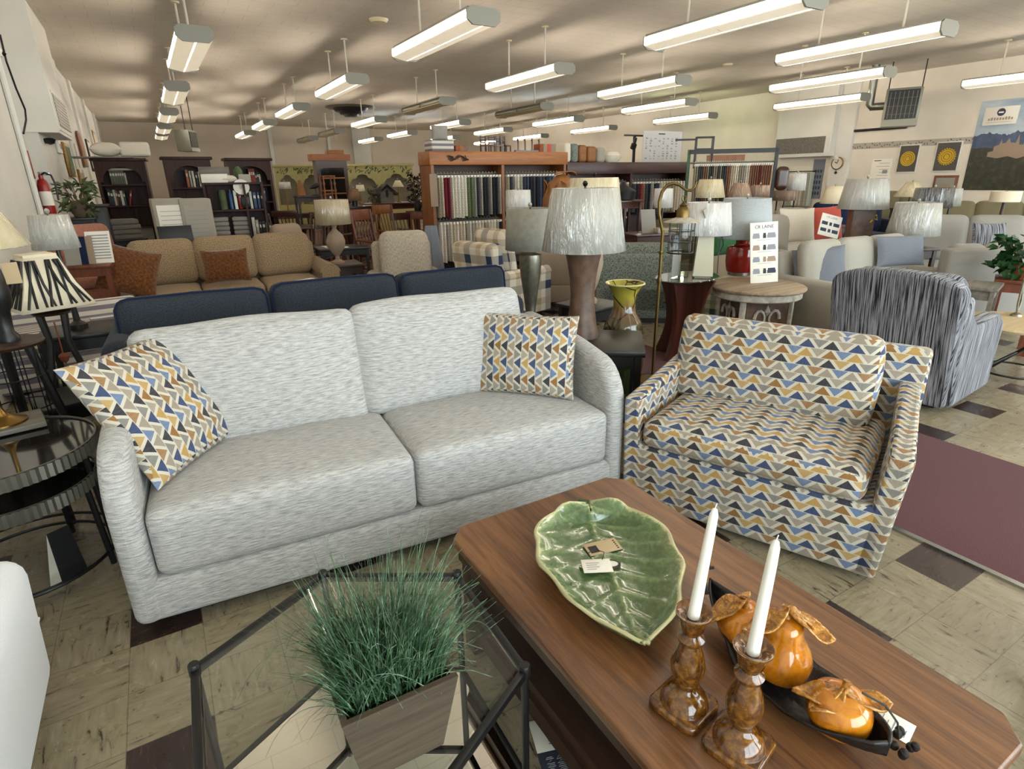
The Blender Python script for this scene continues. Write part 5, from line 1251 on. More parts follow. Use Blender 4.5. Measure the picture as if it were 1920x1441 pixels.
for i in range(6):
    z = .3+(zt_-.3)*i/5; MB().bx(-.13, .13, -.1, .1, z-.012, z+.012).build('shelf', M['oak_z'], sp)
    if i < 5:
        h_ = (zt_-.3)/5
        for sx in (-.11, .11):
            for sy in (-.08, .08): MB().lathe([(.02, .012), (.012, h_*.3), (.024, h_*.5), (.012, h_*.7), (.02, h_-.012)], 8, (sx, sy, z)).build('spindle', M['oak_z'], sp)
for sx in (-.11, .11):
    for sy in (-.08, .08): MB().bx(sx-.015, sx+.015, sy-.015, sy+.015, 0, .3).build('leg', M['oak_z'], sp)
def spindle_chair(loc, rz, mat, label, rocker=False, arms=False, group=None, name='dining_chair', h_=1.0, crest=.12):
    t = thing(name, label, 'rocking chair' if rocker else 'chair', loc, rz, group)
    MB().rb(-.23, .23, -.23, .2, .42, .455, .012).build('seat', mat, t)
    for sx in (-.2, .2):
        MB().tube([(sx, -.2, .42), (sx*1.08, -.23, .06 if rocker else 0)], .02, 8).build('leg', mat, t)
        MB().tube([(sx, .17, .42), (sx*1.08, .22, .06 if rocker else 0)], .02, 8).build('leg', mat, t)
        MB().tube([(sx, .18, .44), (sx*1.02, .24, .7), (sx*1.05, .31, h_)], .018, 8).build('back_post', mat, t)
    m = MB()
    for k in range(5): x = -.13+.065*k; m.tube([(x, .18, .45), (x, .23, .7), (x*1.1, .30, h_-crest+.02)], .010, 6)
    m.build('spindles', mat, t)
    m = MB().at(T(0, .305, h_-crest/2) @ RX(-8)); m.rb(-.24, .24, -.012, .012, -crest/2, crest/2, .01); m.build('crest_rail', mat, t)
    MB().tube([(-.2, -.02, .22), (.2, -.02, .22)], .012, 6).tube([(-.2, -.21, .24), (-.2, .19, .24)], .012, 6).tube([(.2, -.21, .24), (.2, .19, .24)], .012, 6).build('stretcher', mat, t)
    if rocker:
        for sx in (-.215, .215): MB().tube([(sx, -.42, .09), (sx, -.2, .04), (sx, 0, .022), (sx, .22, .04), (sx, .48, .12)], .02, 6).build('rocker', mat, t)
        for sx in (-.24, .24):
            MB().tube([(sx, -.22, .66), (sx, .2, .68)], .02, 8).build('arm', mat, t); MB().tube([(sx, -.18, .44), (sx, -.18, .66)], .012, 6).build('arm_post', mat, t)
    return t
p = spot(706, 440, 9.5); spindle_chair((p.x, p.y, 0), 28, M['redwood'], 'reddish rocking chair with wide crest rail, left of the pair', True, group='wooden rocking chairs', name='rocking_chair', h_=1.12, crest=.16)
p = spot(740, 428, 11.2); spindle_chair((p.x, p.y, 0), 20, M['oak_z'], 'honey wood rocking chair with wide crest rail, right of the pair', True, group='wooden rocking chairs', name='rocking_chair', h_=1.12, crest=.16)
p = spot(662, 430, 10.4); o = spindle_chair((p.x, p.y, 0), -60, M['mahog'], 'dark spindle chair facing sideways left of the rocking chairs', True, name='rocking_chair', h_=1.0)
for k, (px_, D, rz_, lb) in enumerate(((774, 10.2, 10, 'dark spindle back chair just right of the rocking chairs'), (790, 10.2, -30, 'dark spindle back chair close to the oak shelving'), (516, 11.2, 40, 'dark dining chair left of the round dining table'), (541, 12.9, 160, 'dark dining chair on the far side of the dining table'), (590, 11.2, -40, 'dark dining chair right of the dining table'))):
    p = spot(px_, 420, D); spindle_chair((p.x, p.y, 0), rz_, M['mahog'] if k != 1 else M['redwood'], lb, group='dark dining chairs', h_=1.02)
p = spot(560, 410, 12.0); t = thing('dining_table', 'dark round dining table in front of the left sage hutch', 'dining table', (p.x, p.y, 0))
MB().lathe([(.001, .72), (.52, .72), (.54, .735), (.52, .75), (.001, .75)], 32).build('top', M['mahog'], t); MB().lathe([(.3, 0), (.28, .05), (.07, .12), (.06, .4), (.1, .6), (.14, .72)], 20).build('pedestal', M['mahog'], t)
p = spot(538, 375, 15.0); side_table((p.x, p.y, 0), 'dark sideboard under the pale shaded lamp by the left hutch', M['mahog'], 1.0, .45, .85, 0, 'sideboard', .03, True, cat='sideboard')
lamp(p.x, p.y, .85, 'small lamp with white drum shade in front of the left sage hutch', COLM, .06, M['brass'], 537, 341, 354, 20, 22, M['shade_white'], n=16)
p = spot(585, 362, 13.2); side_table((p.x, p.y, 0), 'grey topped server between the dining table and corner cabinet', M['walnut_dk'], .7, .4, zpx(585, 366, p.x, p.y), 0, 'server', .04, True, cat='server')
zz = zpx(585, 366, p.x, p.y); t = thing('bird_sculpture', 'dark bird sculpture standing on the server', 'ornament', (p.x+.08, p.y, zz), 10)
MB().lathe([(.001, 0), (.08, .002), (.08, .015), (.001, .02)], 14).tube([(0, 0, .015), (0, 0, .12)], .008, 6).build('stand', M['black'], t); m = MB().at(T(0, 0, .18) @ RY(70)); m.lathe([(.001, -.14), (.03, -.08), (.055, 0), (.04, .08), (.025, .11), (.001, .17)], 14); m.build('body', M['black'], t)
p = spot(577, 362, 13.2); t = tag(MB().lathe([(.10, 0), (.09, .05), (.06, .2), (.02, .3), (.001, .3)], 14, (0, 0, 0), 1, .5).build('carved_ornament', M['caramel']), 'brown carved ornament on the left end of the server', 'ornament'); place(t, (p.x-.12, p.y+.05, zz))
# birdhouse cabinet top and lamps in front of the right hutch
p = spot(722, 385, 12.6); zt_ = zpx(722, 380, p.x, p.y)
side_table((p.x, p.y, 0), 'long dark dresser carrying the birdhouse in front of the right hutch', M['mahog'], 1.6, .5, zt_, 2, 'dresser', .04, True, cat='dresser')
bh = thing('birdhouse', 'dark roofed birdhouse with an oval hole on the dresser', 'birdhouse', (p.x+.02, p.y, zt_), 4)
MB().prism([(-.14, 0), (.14, 0), (.14, .2), (0, .32), (-.14, .2)], -.1, .1, 'y').build('body', M['greywood'], bh)
m = MB()
for s in (-1, 1): m.prism([(0, .36), (s*.24, .17), (s*.22, .14), (0, .31)][::s], -.14, .14, 'y')
m.build('roof', M['blackwood'], bh); m = MB().at(T(0, -.101, .18) @ RX(90)); m.lathe([(.001, 0), (.045, 0), (.045, .004), (.001, .004)], 16, (0, 0, 0), .7, 1.7); m.build('hole', M['black'], bh)
lamp(p.x+.33, p.y+.05, zt_, 'white bell shaded lamp right of the birdhouse', COLM, .06, M['brass'], 744, 338, 350, 9, 22, M['shade_ivory'], n=16)
lamp(p.x-.45, p.y+.1, zt_, 'small lamp with cream shade left of the birdhouse', COLM, .06, M['brass'], 694, 346, 358, 14, 17, M['shade_ivory'], n=16)
foliage('green_plant', (p.x-.2, p.y+.05, zt_), 60, .12, .3, M['moss'], 'dark green plant beside the birdhouse on the dresser', .02, .08, 9, base=([(.05, 0), (.07, .08), (.06, .1)], M['basket']))
foliage('dark_plant', (p.x+.68, p.y+.05, zt_), 80, .14, .5, M['blackwood'], 'dark leaved plant at the right end of the dresser', .02, .1, 10, base=([(.05, 0), (.07, .08), (.06, .1)], M['basket']))
p = spot(666, 388, 11.7); zt_ = zpx(666, 386, p.x, p.y)
side_table((p.x, p.y, 0), 'dark table with white papers under the khaki shaded lamp', M['mahog'], .8, .5, zt_, 2, 'table', .03, False, cat='table')
lamp(p.x, p.y, zt_, 'lamp with tapered khaki shade in front of the right sage hutch', BLOCK, .05, M['blackwood'], 667, 354, 376, 16, 26, M['shade_khaki'], n=20)
p = spot(794, 350, 12.0); zt_ = zpx(792, 395, p.x, p.y)
side_table((p.x, p.y, 0), 'dark table of picture frames left of the oak shelving', M['mahog'], .6, .5, max(.5, zt_), 5, 'table', .03, True, cat='table')
foliage('dark_wreath', (p.x-.1, p.y+.1, max(.5, zt_)), 90, .16, zpx(782, 322, p.x, p.y)-max(.5, zt_), M['blackwood'], 'tall dark leafy arrangement left of the oak shelving', .025, .12, 12, base=([(.06, 0), (.08, .1), (.05, .2)], M['black']))
for k, (dx, rz_, c) in enumerate(((.05, -20, 'paper'), (.18, -30, 'ltgrey'))):
    o = tag(MB().at(RX(-14)).rb(-.12, .12, 0, .02, 0, .38, .004).build('framed_picture', M['woodframe']), 'tilted picture frame left of the oak shelving, %s of two' % ['left', 'right'][k], 'picture', 'picture frames by the oak shelving'); place(o, (p.x+dx, p.y-.1+.12*k, max(.5, zt_)), rz_)
    MB().at(RX(-14)).bx(-.09, .09, -.004, 0, .03, .35).build('print', M[c], o)
# ------------------------------------------------------------------ behind the white sofa, to the right: lamps, vase, chairs
side_table((2.24, 2.68, 0), 'black end table behind the right arm of the white sofa, under the brown hourglass lamp', M['blackwood'], .5, .5, .6, -40, 'side_table', .035, True)
p = on_z(1090, 630, .6)
lamp(p.x, p.y, .6, 'tall hourglass lamp of mottled brown with large grey shade in crinkled plastic', [(.9, 0), (.9, .02), (.8, .12), (.68, .3), (.62, .48), (.68, .66), (.82, .84), (1, 1)], .118, M['lampwood'], 1096, 352, 468, 122, 157, M['shade_grey'], fm=M['gun'])
q = spot(1110, 480, 4.6)
side_table((q.x, q.y, 0), 'dark table behind the hourglass lamp', M['blackwood'], .4, .4, .6, 10)
lamp(q.x, q.y, .6, 'cream shaded lamp peeping out directly behind the hourglass lamp', URN, .09, M['taupe'], 1110, 333, 420, 88, 112, M['shade_cream'], fm=M['gun'])
q = spot(995, 600, 4.45); zz = zpx(995, 604, q.x, q.y)
side_table((q.x, q.y, 0), 'dark table behind the navy sofa under the silver urn lamp', M['walnut_dk'], .42, .42, zz, 0)
lamp(q.x, q.y, zz, 'silver tapered urn lamp with wide grey drum shade and crystal foot', [(.55, 0), (.6, .03), (.5, .07), (.42, .1), (.62, .35), (.9, .62), (1, .8), (.98, .9), (.5, .92), (.25, .94), (.2, 1)], .085, M['silver'], 988, 390, 467, 88, 94, M['shade_dim'])
q = spot(972, 400, 7.4); side_table((q.x, q.y, 0), 'dark table under the small white drum lamp by the oak shelving', M['walnut_dk'], .5, .45, .7, 0)
lamp(q.x, q.y, .7, 'small lamp with white drum shade in plastic against the oak shelving', COLM, .07, M['silver'], 972, 356, 394, 46, 49, M['shade_white'])
q = spot(930, 520, 6.5); sofa_at((q.x+.55, q.y+.25, 0), 105, 'navy and tan plaid armchair beyond the navy sofa', M['plaid'], .8, .85, .46, .6, 1.0, 1, .14, name='armchair', cat='armchair')
q = spot(1045, 520, 7.9); sofa_at((q.x, q.y, 0), 142, 'taupe armchair seen from behind left of the hourglass lamp', M['taupe'], .82, .85, .44, .6, .84, 1, .14, name='armchair', cat='armchair', round_arm=False)
q = on_z(1182, 606, 0); t = thing('armchair', 'teal and grey tweed armchair seen from behind by the green vase', 'armchair', (q.x+.02, q.y-.02, 0), -38)
MB().rb(-.42, .42, 0, .8, .05, .42, .04).build('base', M['teal'], t); MB().rb(-.42, .42, 0, .17, .1, .76, .05, 3).build('back_frame', M['teal'], t)
for s in (-1, 1): MB().rb(min(s*.42, s*.28), max(s*.42, s*.28), .05, .8, .05, .6, .04, 3).build('arm', M['teal'], t)
MB().cushion(-.28, .28, .2, .84, .38, .5, .04, .02, 9).build('seat_cushion', M['teal'], t); m = MB().at(T(0, .22, .5) @ RX(8)); m.cushion(-.38, .38, -.07, .1, 0, .36, .06, 0, 9, .01); m.build('back_cushion', M['teal'], t)
MB().bx(-.38, .38, .04, .76, 0, .06).build('plinth', M['black'], t)
q = on_z(1162, 738, 0); x, y = q.x, q.y; k = mpp(x, y, .6); zr = zpx(1158, 531, x, y)
t = tag(MB().lathe([(.11, 0), (.135, .03), (.16, zr*.3), (36*k, zr*.52), (37*k, zr*.60), (33*k, zr*.68), (23*k, zr*.75), (20*k, zr*.84), (22*k, zr*.91), (30*k, zr*.97), (36*k, zr), (33*k, zr+.004), (26*k, zr*.97), (18*k, zr*.9), (.001, zr*.86)], 40).build('floor_vase', M['vase']), 'tall green and yellow glazed floor vase with flared rim', 'vase'); place(t, (x, y, 0))
MB().tube([(35*k*math.cos(a), 35*k*math.sin(a), zr+.003) for a in [2*PI*i/48 for i in range(48)]], .006, 6, True).build('rim', M['vaserim'], t)
# lantern floor lamp
q = on_z(1223, 712, 0); D = math.hypot(q.x, q.y)
t = thing('floor_lamp', 'antique brass arched floor lamp with caged glass lantern', 'floor lamp', (q.x, q.y, 0)); o3 = Vector((q.x, q.y, 0))
MB().lathe([(.14, 0), (.14, .012), (.05, .03), (.015, .05)], 28).build('base', M['antbrass'], t)
sp_ = lambda px_, py_: spot(px_, py_, D) - o3
ptop = sp_(1243, 430)
MB().tube([(0, 0, .03), (0, 0, .72), (0, 0, ptop.z)], .0125, 12).lathe([(.018, .78), (.02, .8), (.018, .82)], 12).lathe([(.017, 1.0), (.02, 1.01), (.017, 1.02)], 12).build('pole', M['antbrass'], t)
arc = [Vector((0, 0, ptop.z-.02)), sp_(1236, 400), sp_(1236, 378), sp_(1241, 360), sp_(1251, 347), sp_(1263, 343), sp_(1275, 347), sp_(1286, 356), sp_(1296, 357), sp_(1303, 350), sp_(1307, 340)]
MB().tube(arc, [.0125]*6+[.011]*3+[.008, .005], 10).build('arched_arm', M['antbrass'], t)
hk = sp_(1283, 368); kk = mpp(q.x, q.y, hk.z)
ln = thing('lantern', None, None); ln.parent = t; ln.location = hk
def at_px(dy): return -dy*kk
MB().tube([(.02*math.cos(a), 0, .0+.02*math.sin(a)-.015) for a in [2*PI*i/14 for i in range(14)]], .004, 6, True).lathe([(.005, -.09), (.018, -.085), (.03, -.06), (.012, -.045), (.004, -.035)], 16).lathe([(12*kk, at_px(41)), (12*kk, at_px(25)), (9*kk, at_px(19)), (.006, at_px(15))], 20).build('cap', M['antbrass'], ln)
MB().shell([(35*kk, at_px(46)), (24*kk, at_px(42)), (11*kk, at_px(37))], 32).build('canopy', M['washpaint'], ln)
m = MB(); r = 24*kk
for z in (at_px(46), at_px(62), at_px(82), at_px(102)): m.tube([(r*math.cos(a), r*math.sin(a), z) for a in [2*PI*i/28 for i in range(28)]], .0035 if z > at_px(100) else .006, 6, True)
for i in range(7): a = 2*PI*i/7+.2; m.tube([(r*math.cos(a), r*math.sin(a), at_px(46)), (r*math.cos(a), r*math.sin(a), at_px(104))], .0035, 6)
m.build('cage', M['gun'], ln); MB().shell([(r*.8, at_px(100)), (r*.86, at_px(70)), (r*.8, at_px(47))], 28).build('glass_globe', M['glass'], ln)
ln.name = 'lantern'
# demilune table with glass top and what stands on it
q = on_z(1288, 518, .72); t = thing('console_table', 'mahogany console with waisted panels and oval glass top', 'console table', (q.x, q.y, 0), 15); cq = q
MB().lathe([(.001, .708), (.30, .708), (.305, .714), (.30, .72), (.001, .72)], 40, (0, 0, 0), 1.15, .8).build('glass_top', M['smokeglass'], t)
for rz_ in (0, 90):
    pr = []
    for i in range(13): u = i/12; pr.append((.16+.10*abs(2*u-1)**1.8, .01+.695*u))
    m = MB().at(RZ(rz_)); m.prism([(a, b) for a, b in pr]+[(-a, b) for a, b in reversed(pr)], -.02, .02, 'y'); m.build('waisted_panel', M['mahog'], t)
MB().tube([(.03, -.2, 0), (.03, -.2, .42)], .014, 8).build('metal_strut', M['galv'], t)
q = spot(1263, 512, math.hypot(cq.x, cq.y)-.05); o = thing('acrylic_holder', 'clear acrylic leaflet holder on the oval glass console', 'leaflet holder', (q.x, q.y, .7205), 20)
MB().bx(-.1, .1, 0, .005, 0, .26).bx(-.1, .1, -.09, 0, 0, .005).bx(-.1, .1, -.09, -.085, 0, .15).build('sheet', M['acrylic'], o); MB().bx(-.085, .085, -.02, -.015, .006, .23).build('leaflet', M['ltgrey'], o)
q = spot(1318, 500, math.hypot(cq.x, cq.y)+.02)
la = lamp(q.x, q.y, .72, 'cream ceramic lamp with diamond relief and white wrapped shade on the glass console', [(.8, 0), (.85, .02), (1, .04), (.78, .9), (.5, .95), (.2, 1)], .115, M['creamcer'], 1328, 379, 439, 78, 92, M['shade_white'], n=4)
MB().tube([(.10, -.06, .32), (.12, -.06, .2), (.16, -.06, .26), (.13, -.06, .34), (.11, -.06, .18), (.12, -.06, .02)], .004, 6).build('cord', M['black'], la)
tg = tag(MB().rb(-.022, .022, -.002, .002, -.12, 0, .001).build('swing_tag', M['cream_f']), 'cream tag hanging from the white wrapped shade', 'tag'); w = spot(1322, 392, math.hypot(q.x, q.y)-.2); tg.matrix_world = T(*w) @ RY(-28)
# washed wood pedestal table, red lamp, sample sign
q = on_z(1419, 533, .62); t = thing('pedestal_table', 'round washed wood side table with carved white panels', 'side table', (q.x, q.y, 0), 0); tq = q; rr_ = 86*mpp(q.x, q.y, .62)
MB().lathe([(.001, .585), (rr_*.97, .585), (rr_, .6), (rr_, .612), (rr_*.97, .62), (.001, .62)], 56).build('top', M['washwood'], t)
MB().lathe([(rr_*.93, .585), (rr_*.93, .53), (rr_*.9, .52), (.01, .52)], 48).build('apron', M['washpaint'], t)
for k in range(4):
    a = PI/2*k+.35; MB().at(RZ(math.degrees(a))).rb(rr_*.72, rr_*.8, -.025, .025, 0, .53, .006).build('leg', M['washpaint'], t)
    m = MB().at(RZ(math.degrees(a)+45)); w_ = rr_*.46; m.bx(rr_*.56-.012, rr_*.56, -w_, w_, .08, .5); pn = m.build('carved_panel', M['lampwood'], t)
    m = MB().at(RZ(math.degrees(a)+45))
    for s in (-1, 1):
        for c0, rad in ((.36, .085), (.2, .07)): m.tube([(rr_*.56+.008, s*(.02+rad*(.5+.5*math.cos(t_))*1.1), c0+rad*math.sin(t_)*(1-t_*.09)) for t_ in [i*.55 for i in range(10)]], [.016-.0011*i for i in range(10)], 6)
    m.lathe([(.001, .38), (.03, .42), (.001, .48)], 8, (rr_*.56, 0, 0)); m.build('scroll_carving', M['washpaint'], pn)
MB().bx(-.22, .22, -.22, .22, .1, .13).build('lower_shelf', M['washwood'], t)
q = on_z(1385, 515, .62)
la = lamp(q.x, q.y, .655, 'red ceramic jar lamp with tall blue-grey shade on the washed wood table', [(.85, 0), (.9, .05), (1, .3), (1, .62), (.92, .7), (.5, .74), (.42, .78), (.46, .92), (.3, .97), (.1, 1)], .138, M['red'], 1394, 371, 445, 82, 102, M['shade_blue'])
MB().lathe([(.1, -.034), (.105, -.03), (.105, -.002), (.1, 0)], 28).build('metal_foot', M['galv'], la)
k = mpp(q.x, q.y, .7); q2 = on_z(1433, 530, .62); Ls = 62*k
sg = thing('sample_sign', 'white display card with four rows of sofa pictures on the washed wood table', 'sign', M=T(q2.x, q2.y, .622) @ RZ(-25) @ RX(-10) @ RY(-2.5)); hs = 98*k*1.04; ws = 25*k
MB().rb(-ws, ws, 0, .008, 0, hs, .002).build('board', M['paper'], sg)
m = MB().text('CR LAINE', ws*.32, T(0, -.0005, hs*.925) @ RX(90)); m.build('heading', M['navyink'], sg)
for r_ in range(4):
    z = hs*(.74-.195*r_); cols_ = [(-.58, .5, ['greyink', 'tanink', 'greyink', 'greyink'][r_]), (0.02, .22, ['ink', 'ink', 'tanink', 'ink'][r_]), (.52, .62, ['greyink', 'greyink', 'tanink', 'navyink'][r_])]
    for cx_, w_, c in cols_:
        m = MB(); x = cx_*ws; hw = w_*ws/2; m.bx(x-hw, x+hw, -.0012, 0, z, z+hs*.055).bx(x-hw*.85, x+hw*.85, -.0012, 0, z+hs*.055, z+hs*.085); m.build('sofa_picture', M[c], sg)
    m = MB(); m.bx(-ws*.5, ws*.5, -.0008, 0, z-hs*.03, z-hs*.024); m.build('caption', M['greyink'], sg)
q = spot(1334, 565, 6.4); t = thing('ottoman', 'green and cream checked ottoman between the glass console and washed table', 'ottoman', (q.x+.05, q.y+.1, 0), 20); MB().cushion(-.3, .3, -.3, .3, .08, .5, .06, .03, 9).build('seat', M['buffalo'], t)
for sx in (-.24, .24):
    for sy in (-.24, .24): MB().lathe([(.02, 0), (.026, .1)], 8, (sx, sy, 0)).build('foot', M['walnut_dk'], t)
# cream sofa with blue-grey cushions, light grey sofa backs
sofa_at((5.8, 2.72, 0), -6, 'cream sofa with two blue-grey cushions behind the washed wood table', M['cream_f'], 1.72, .86, .46, .64, .93, 3, .14, round_arm=False, backr=.08)
q = spot(1537, 505, 6.2); cushion_at((q.x, q.y, q.z-.02), 'blue-grey cushion at the left of the cream sofa', M['bluegrey'], .46, .46, .15, -48, 72, 3, roll=8, group='blue-grey cushions')
q = spot(1688, 470, 6.9); cushion_at((q.x, q.y, q.z), 'blue-grey lumbar cushion at the right of the cream sofa', M['bluegrey'], .54, .3, .15, -20, 74, 4, group='blue-grey cushions')
t = thing('sofa', 'light grey upholstered loveseat seen from behind at right, beyond the streaked armchair', 'sofa', (7.2, 3.1, 0), 150)
for nm, mb in (('base', MB().rb(-.44, .44, .04, .8, .06, .4, .03)), ('back_frame', MB().rb(-.46, .46, .66, .82, .05, .85, .03, 3)), ('arm', MB().rb(-.46, -.34, 0, .8, .06, .62, .04, 3)), ('arm', MB().rb(.34, .46, 0, .8, .06, .62, .04, 3))): mb.build(nm, M['ltgrey'], t)
for i in range(2):
    MB().cushion(-.34+.34*i, .34*i, -.0, .62, .36, .5, .05, .02, 9).build('seat_cushion', M['ltgrey'], t)
    m = MB().at(T(-.17+.34*i, .58, .48) @ RX(-8)); m.cushion(-.17, .17, -.09, .08, 0, .40, .07, 0, 9, .02); m.build('back_cushion', M['ltgrey'], t)
sofa_at((8.35, 3.15, 0), -52, 'second light grey sofa beyond the first, with a printed cushion', M['ltgrey'], 1.5, .9, .46, .62, 1.0, 2, .16, round_arm=False)
q = spot(1853, 442, 8.9); cushion_at((q.x, q.y, q.z), 'white cushion with black print on the second light grey sofa', M['stripegrey'], .36, .3, .12, -40, 74, 6)
# ivory sofa with loose cushions, second card, navy sofa
sofa_at((7.3, 4.6, 0), -8, 'ivory sofa behind the cream one, lined with loose cushions', M['ivory'], 2.0, .95, .46, .62, .88, 2, .16, round_arm=False)
for px_, py_, D, c, w_, h_, lb, rl in ((1445, 432, 8.45, 'greyfab', .56, .46, 'grey-brown cushion at the left of the ivory sofa', -8), (1495, 422, 8.7, 'ivory', .5, .44, 'ivory textured cushion on the ivory sofa between grey-brown and coral ones', 0), (1548, 418, 9.1, 'coral', .48, .44, 'coral red cushion on the ivory sofa', 3)):
    q = spot(px_, py_, D); cushion_at((q.x, q.y, q.z), lb, M[c], w_, h_, .16, -22, 76, 5, roll=rl, group='cushions on the ivory sofa')
q = spot(1367, 452, 6.9); cushion_at((q.x, q.y, q.z), 'green cushion showing beneath the blue-grey lampshade', M['greenp'], .46, .3, .15, -10, 74, 5)
q = spot(1552, 440, 8.2); k = mpp(q.x, q.y, 1.0); sg = thing('sample_sign', 'smaller white display card leaning against the coral cushion', 'sign', M=T(q.x, q.y, q.z-.02) @ RZ(-25) @ RY(14) @ RX(-12)); 
MB().rb(-.14, .14, 0, .006, 0, .26, .002).build('board', M['paper'], sg); MB().text('CR LAINE', .035, T(0, -.0005, .225) @ RX(90)).build('heading', M['greyink'], sg)
for r_ in range(2):
    for cx_, w_ in ((-.08, .08), (0, .035), (.08, .08)): MB().rb(cx_-w_/2, cx_+w_/2, -.0012, 0, .13-.08*r_, .17-.08*r_, .0004).build('sofa_picture', M['navyink'], sg)
sofa_at((11.2, 6.1, 0), -30, 'deep navy sofa behind the tall brown block lamp', M['navy2'], 1.7, .95, .46, .7, 1.0, 2, .2, round_arm=False)
q = spot(1612, 420, 8.5); side_table((q.x, q.y, 0), 'table under the tall brown block lamp', M['walnut_dk'], .45, .45, .62, -25)
lamp(q.x, q.y, .62, 'tall brown block lamp with pleated grey shade in shiny plastic', [(.95, 0), (1, .03), (1, .94), (.5, .96), (.2, 1)], .17, M['lampwood'], 1617, 335, 391, 70, 86, M['shade_grey'], n=4)
MB().tube([(-.0, -.14, .42), (.06, -.15, .44), (.09, -.15, .38), (.02, -.15, .4), (-.05, -.15, .36), (0, -.15, .41), (.02, -.15, .3)], .007, 6).build('raffia_bow', M['yellow'], bpy.data.objects['table_lamp' if False else COL.objects[-1].name].parent if False else [o for o in COL.objects if o.name.startswith('table_lamp') and o.get('label', '').startswith('tall brown block')][0])
q = spot(1706, 460, 8.2); zz = zpx(1706, 462, q.x, q.y); side_table((q.x, q.y, 0), 'table behind the cream sofa under the small red lamp', M['walnut_dk'], .42, .42, zz, -25)
lamp(q.x, q.y, zz, 'small red waisted lamp with silver grey shade in shiny plastic', [(.9, 0), (.9, .06), (.5, .25), (.42, .5), (.7, .85), (.5, 1)], .085, M['red'], 1712, 379, 440, 73, 88, M['shade_grey'])
def simple_lamp(px, yt, yb, wt, wb, D, zt, label, sm, bm='blackwood', prof=COLM, br=.06, sq=False, ts=.45):
    q = spot(px, yb+20, D); side_table((q.x, q.y, 0), 'plain dark table under the ' + label.split(',')[0].replace('lamp with ', '')[:60], M['walnut_dk'], ts, ts, zt, -20, shelf=False)
    return lamp(q.x, q.y, zt, label, prof, br, M[bm], px, yt, yb, wt, wb, M[sm], sq, n=20)
simple_lamp(1328, 336, 370, 42, 56, 9.3, .8, 'lamp with pale yellow wrapped shade before the fabric rack', 'shade_cream')
simple_lamp(1384, 343, 371, 26, 46, 10.1, .8, 'lamp with brown wrapped shade before the fabric rack', 'shade_brown')
simple_lamp(1421, 347, 369, 34, 37, 10.45, .8, 'lamp with tan drum shade before the fabric rack', 'shade_brown')
simple_lamp(1241, 353, 389, 34, 38, 8.75, .8, 'lamp with white drum shade before the dark shelving', 'shade_white')
simple_lamp(1489, 325, 357, 30, 34, 12.2, .8, 'lamp with pale grey drum shade against the hanging swatches', 'shade_white')
simple_lamp(1456, 343, 362, 8, 28, 12.3, .8, 'lamp with small cream cone shade right of the fabric rack', 'shade_cream')
simple_lamp(1467, 357, 376, 28, 30, 11.8, .72, 'lamp with square beige shade below the cream cone shade', 'shade_brown', sq=True)
simple_lamp(1558, 349, 381, 26, 45, 11.0, .75, 'lamp with ribbed ivory shade behind the coral cushion', 'shade_ivory')
simple_lamp(1589, 338, 372, 18, 34, 14.2, .75, 'lamp with cream bell shade left of the tall brown block lamp', 'shade_cream')
simple_lamp(1702, 341, 368, 20, 54, 14.6, .85, 'lamp with wide cream cone shade below the first flower picture', 'shade_cream')
simple_lamp(1741, 352, 389, 62, 66, 10.2, .75, 'lamp with black drum shade in plastic', 'shade_black')
simple_lamp(1776, 353, 386, 30, 34, 10.9, .75, 'lamp with grey-beige shade right of the black drum shade', 'shade_grey')
q = spot(1872, 420, 10.6); t = thing('floor_lamp', 'white drum shaded floor lamp by the right wall under the poster', 'floor lamp', (q.x, q.y, 0)); z1 = zpx(1872, 378, q.x, q.y); z2 = zpx(1872, 358, q.x, q.y)
MB().lathe([(.13, 0), (.13, .02), (.02, .04)], 20).build('base', M['black'], t); MB().tube([(0, 0, .03), (0, 0, z2)], .02, 8).build('pole', M['walnut_dk'], t); MB().shell([(.17, z1), (.17, z2)], 28).build('shade', M['shade_ivory'], t)
for px_, D, c, lb, h_ in ((1507, 10.4, 'greyfab', 'taupe chair back among the lamps at right', .95),):
    q = spot(px_, 400, D); sofa_at((q.x, q.y, 0), -30, lb, M[c], .7, .75, .46, .55, h_+.05, 1, .1, name='armchair', cat='armchair')
sofa_at((12.1, 4.3, 0), -58, 'olive brown sofa along the right wall under the poster', M['olive'], 2.4, .95, .46, .62, 1.02, 3, .2)
sofa_at((14.6, 7.2, 0), -58, 'olive brown loveseat with rolled top beyond the olive sofa', M['olive'], 1.5, .95, .46, .62, 1.1, 2, .2, backr=.085)
# caramel leaf cluster and small things before the dark shelving
q = spot(1056, 350, 8.4); side_table((q.x, q.y, 0), 'tall dark table under the caramel leaf sculpture', M['walnut_dk'], .5, .45, .95, 0)
t = thing('leaf_sculpture', 'caramel brown sculpture of overlapping broad leaves behind the hourglass lamp', 'sculpture', (q.x-.02, q.y, .95)); hz = zpx(1062, 318, q.x, q.y)-.95
MB().lathe([(.15, 0), (.27, .1), (.29, hz*.45), (.2, hz*.75), (.08, hz*.9), (.001, hz*.92)], 18, (0, 0, 0), 1, .7, 0, 5, .06).build('core', M['caramel'], t); rr = random.Random(6)
for k in range(30):
    a = rr.uniform(0, 360); z = hz*rr.uniform(.1, .62); L = rr.uniform(.2, .3); m = MB().at(T(0, 0, z) @ RZ(a) @ T(.23, 0, 0) @ RX(rr.uniform(-25, 25)) @ RY(rr.uniform(-108, -84)))
    m.grid(lambda u, v: ((v-.3)*L, (2*u-1)*.10*math.sin(PI*min(.99, max(.02, v)))**.7, .03*math.sin(3*v)-.02*abs(2*u-1)), 7, 8); o = m.build('leaf', M['caramel'], t, 80); s_ = o.modifiers.new('thick', 'SOLIDIFY'); s_.thickness = .006
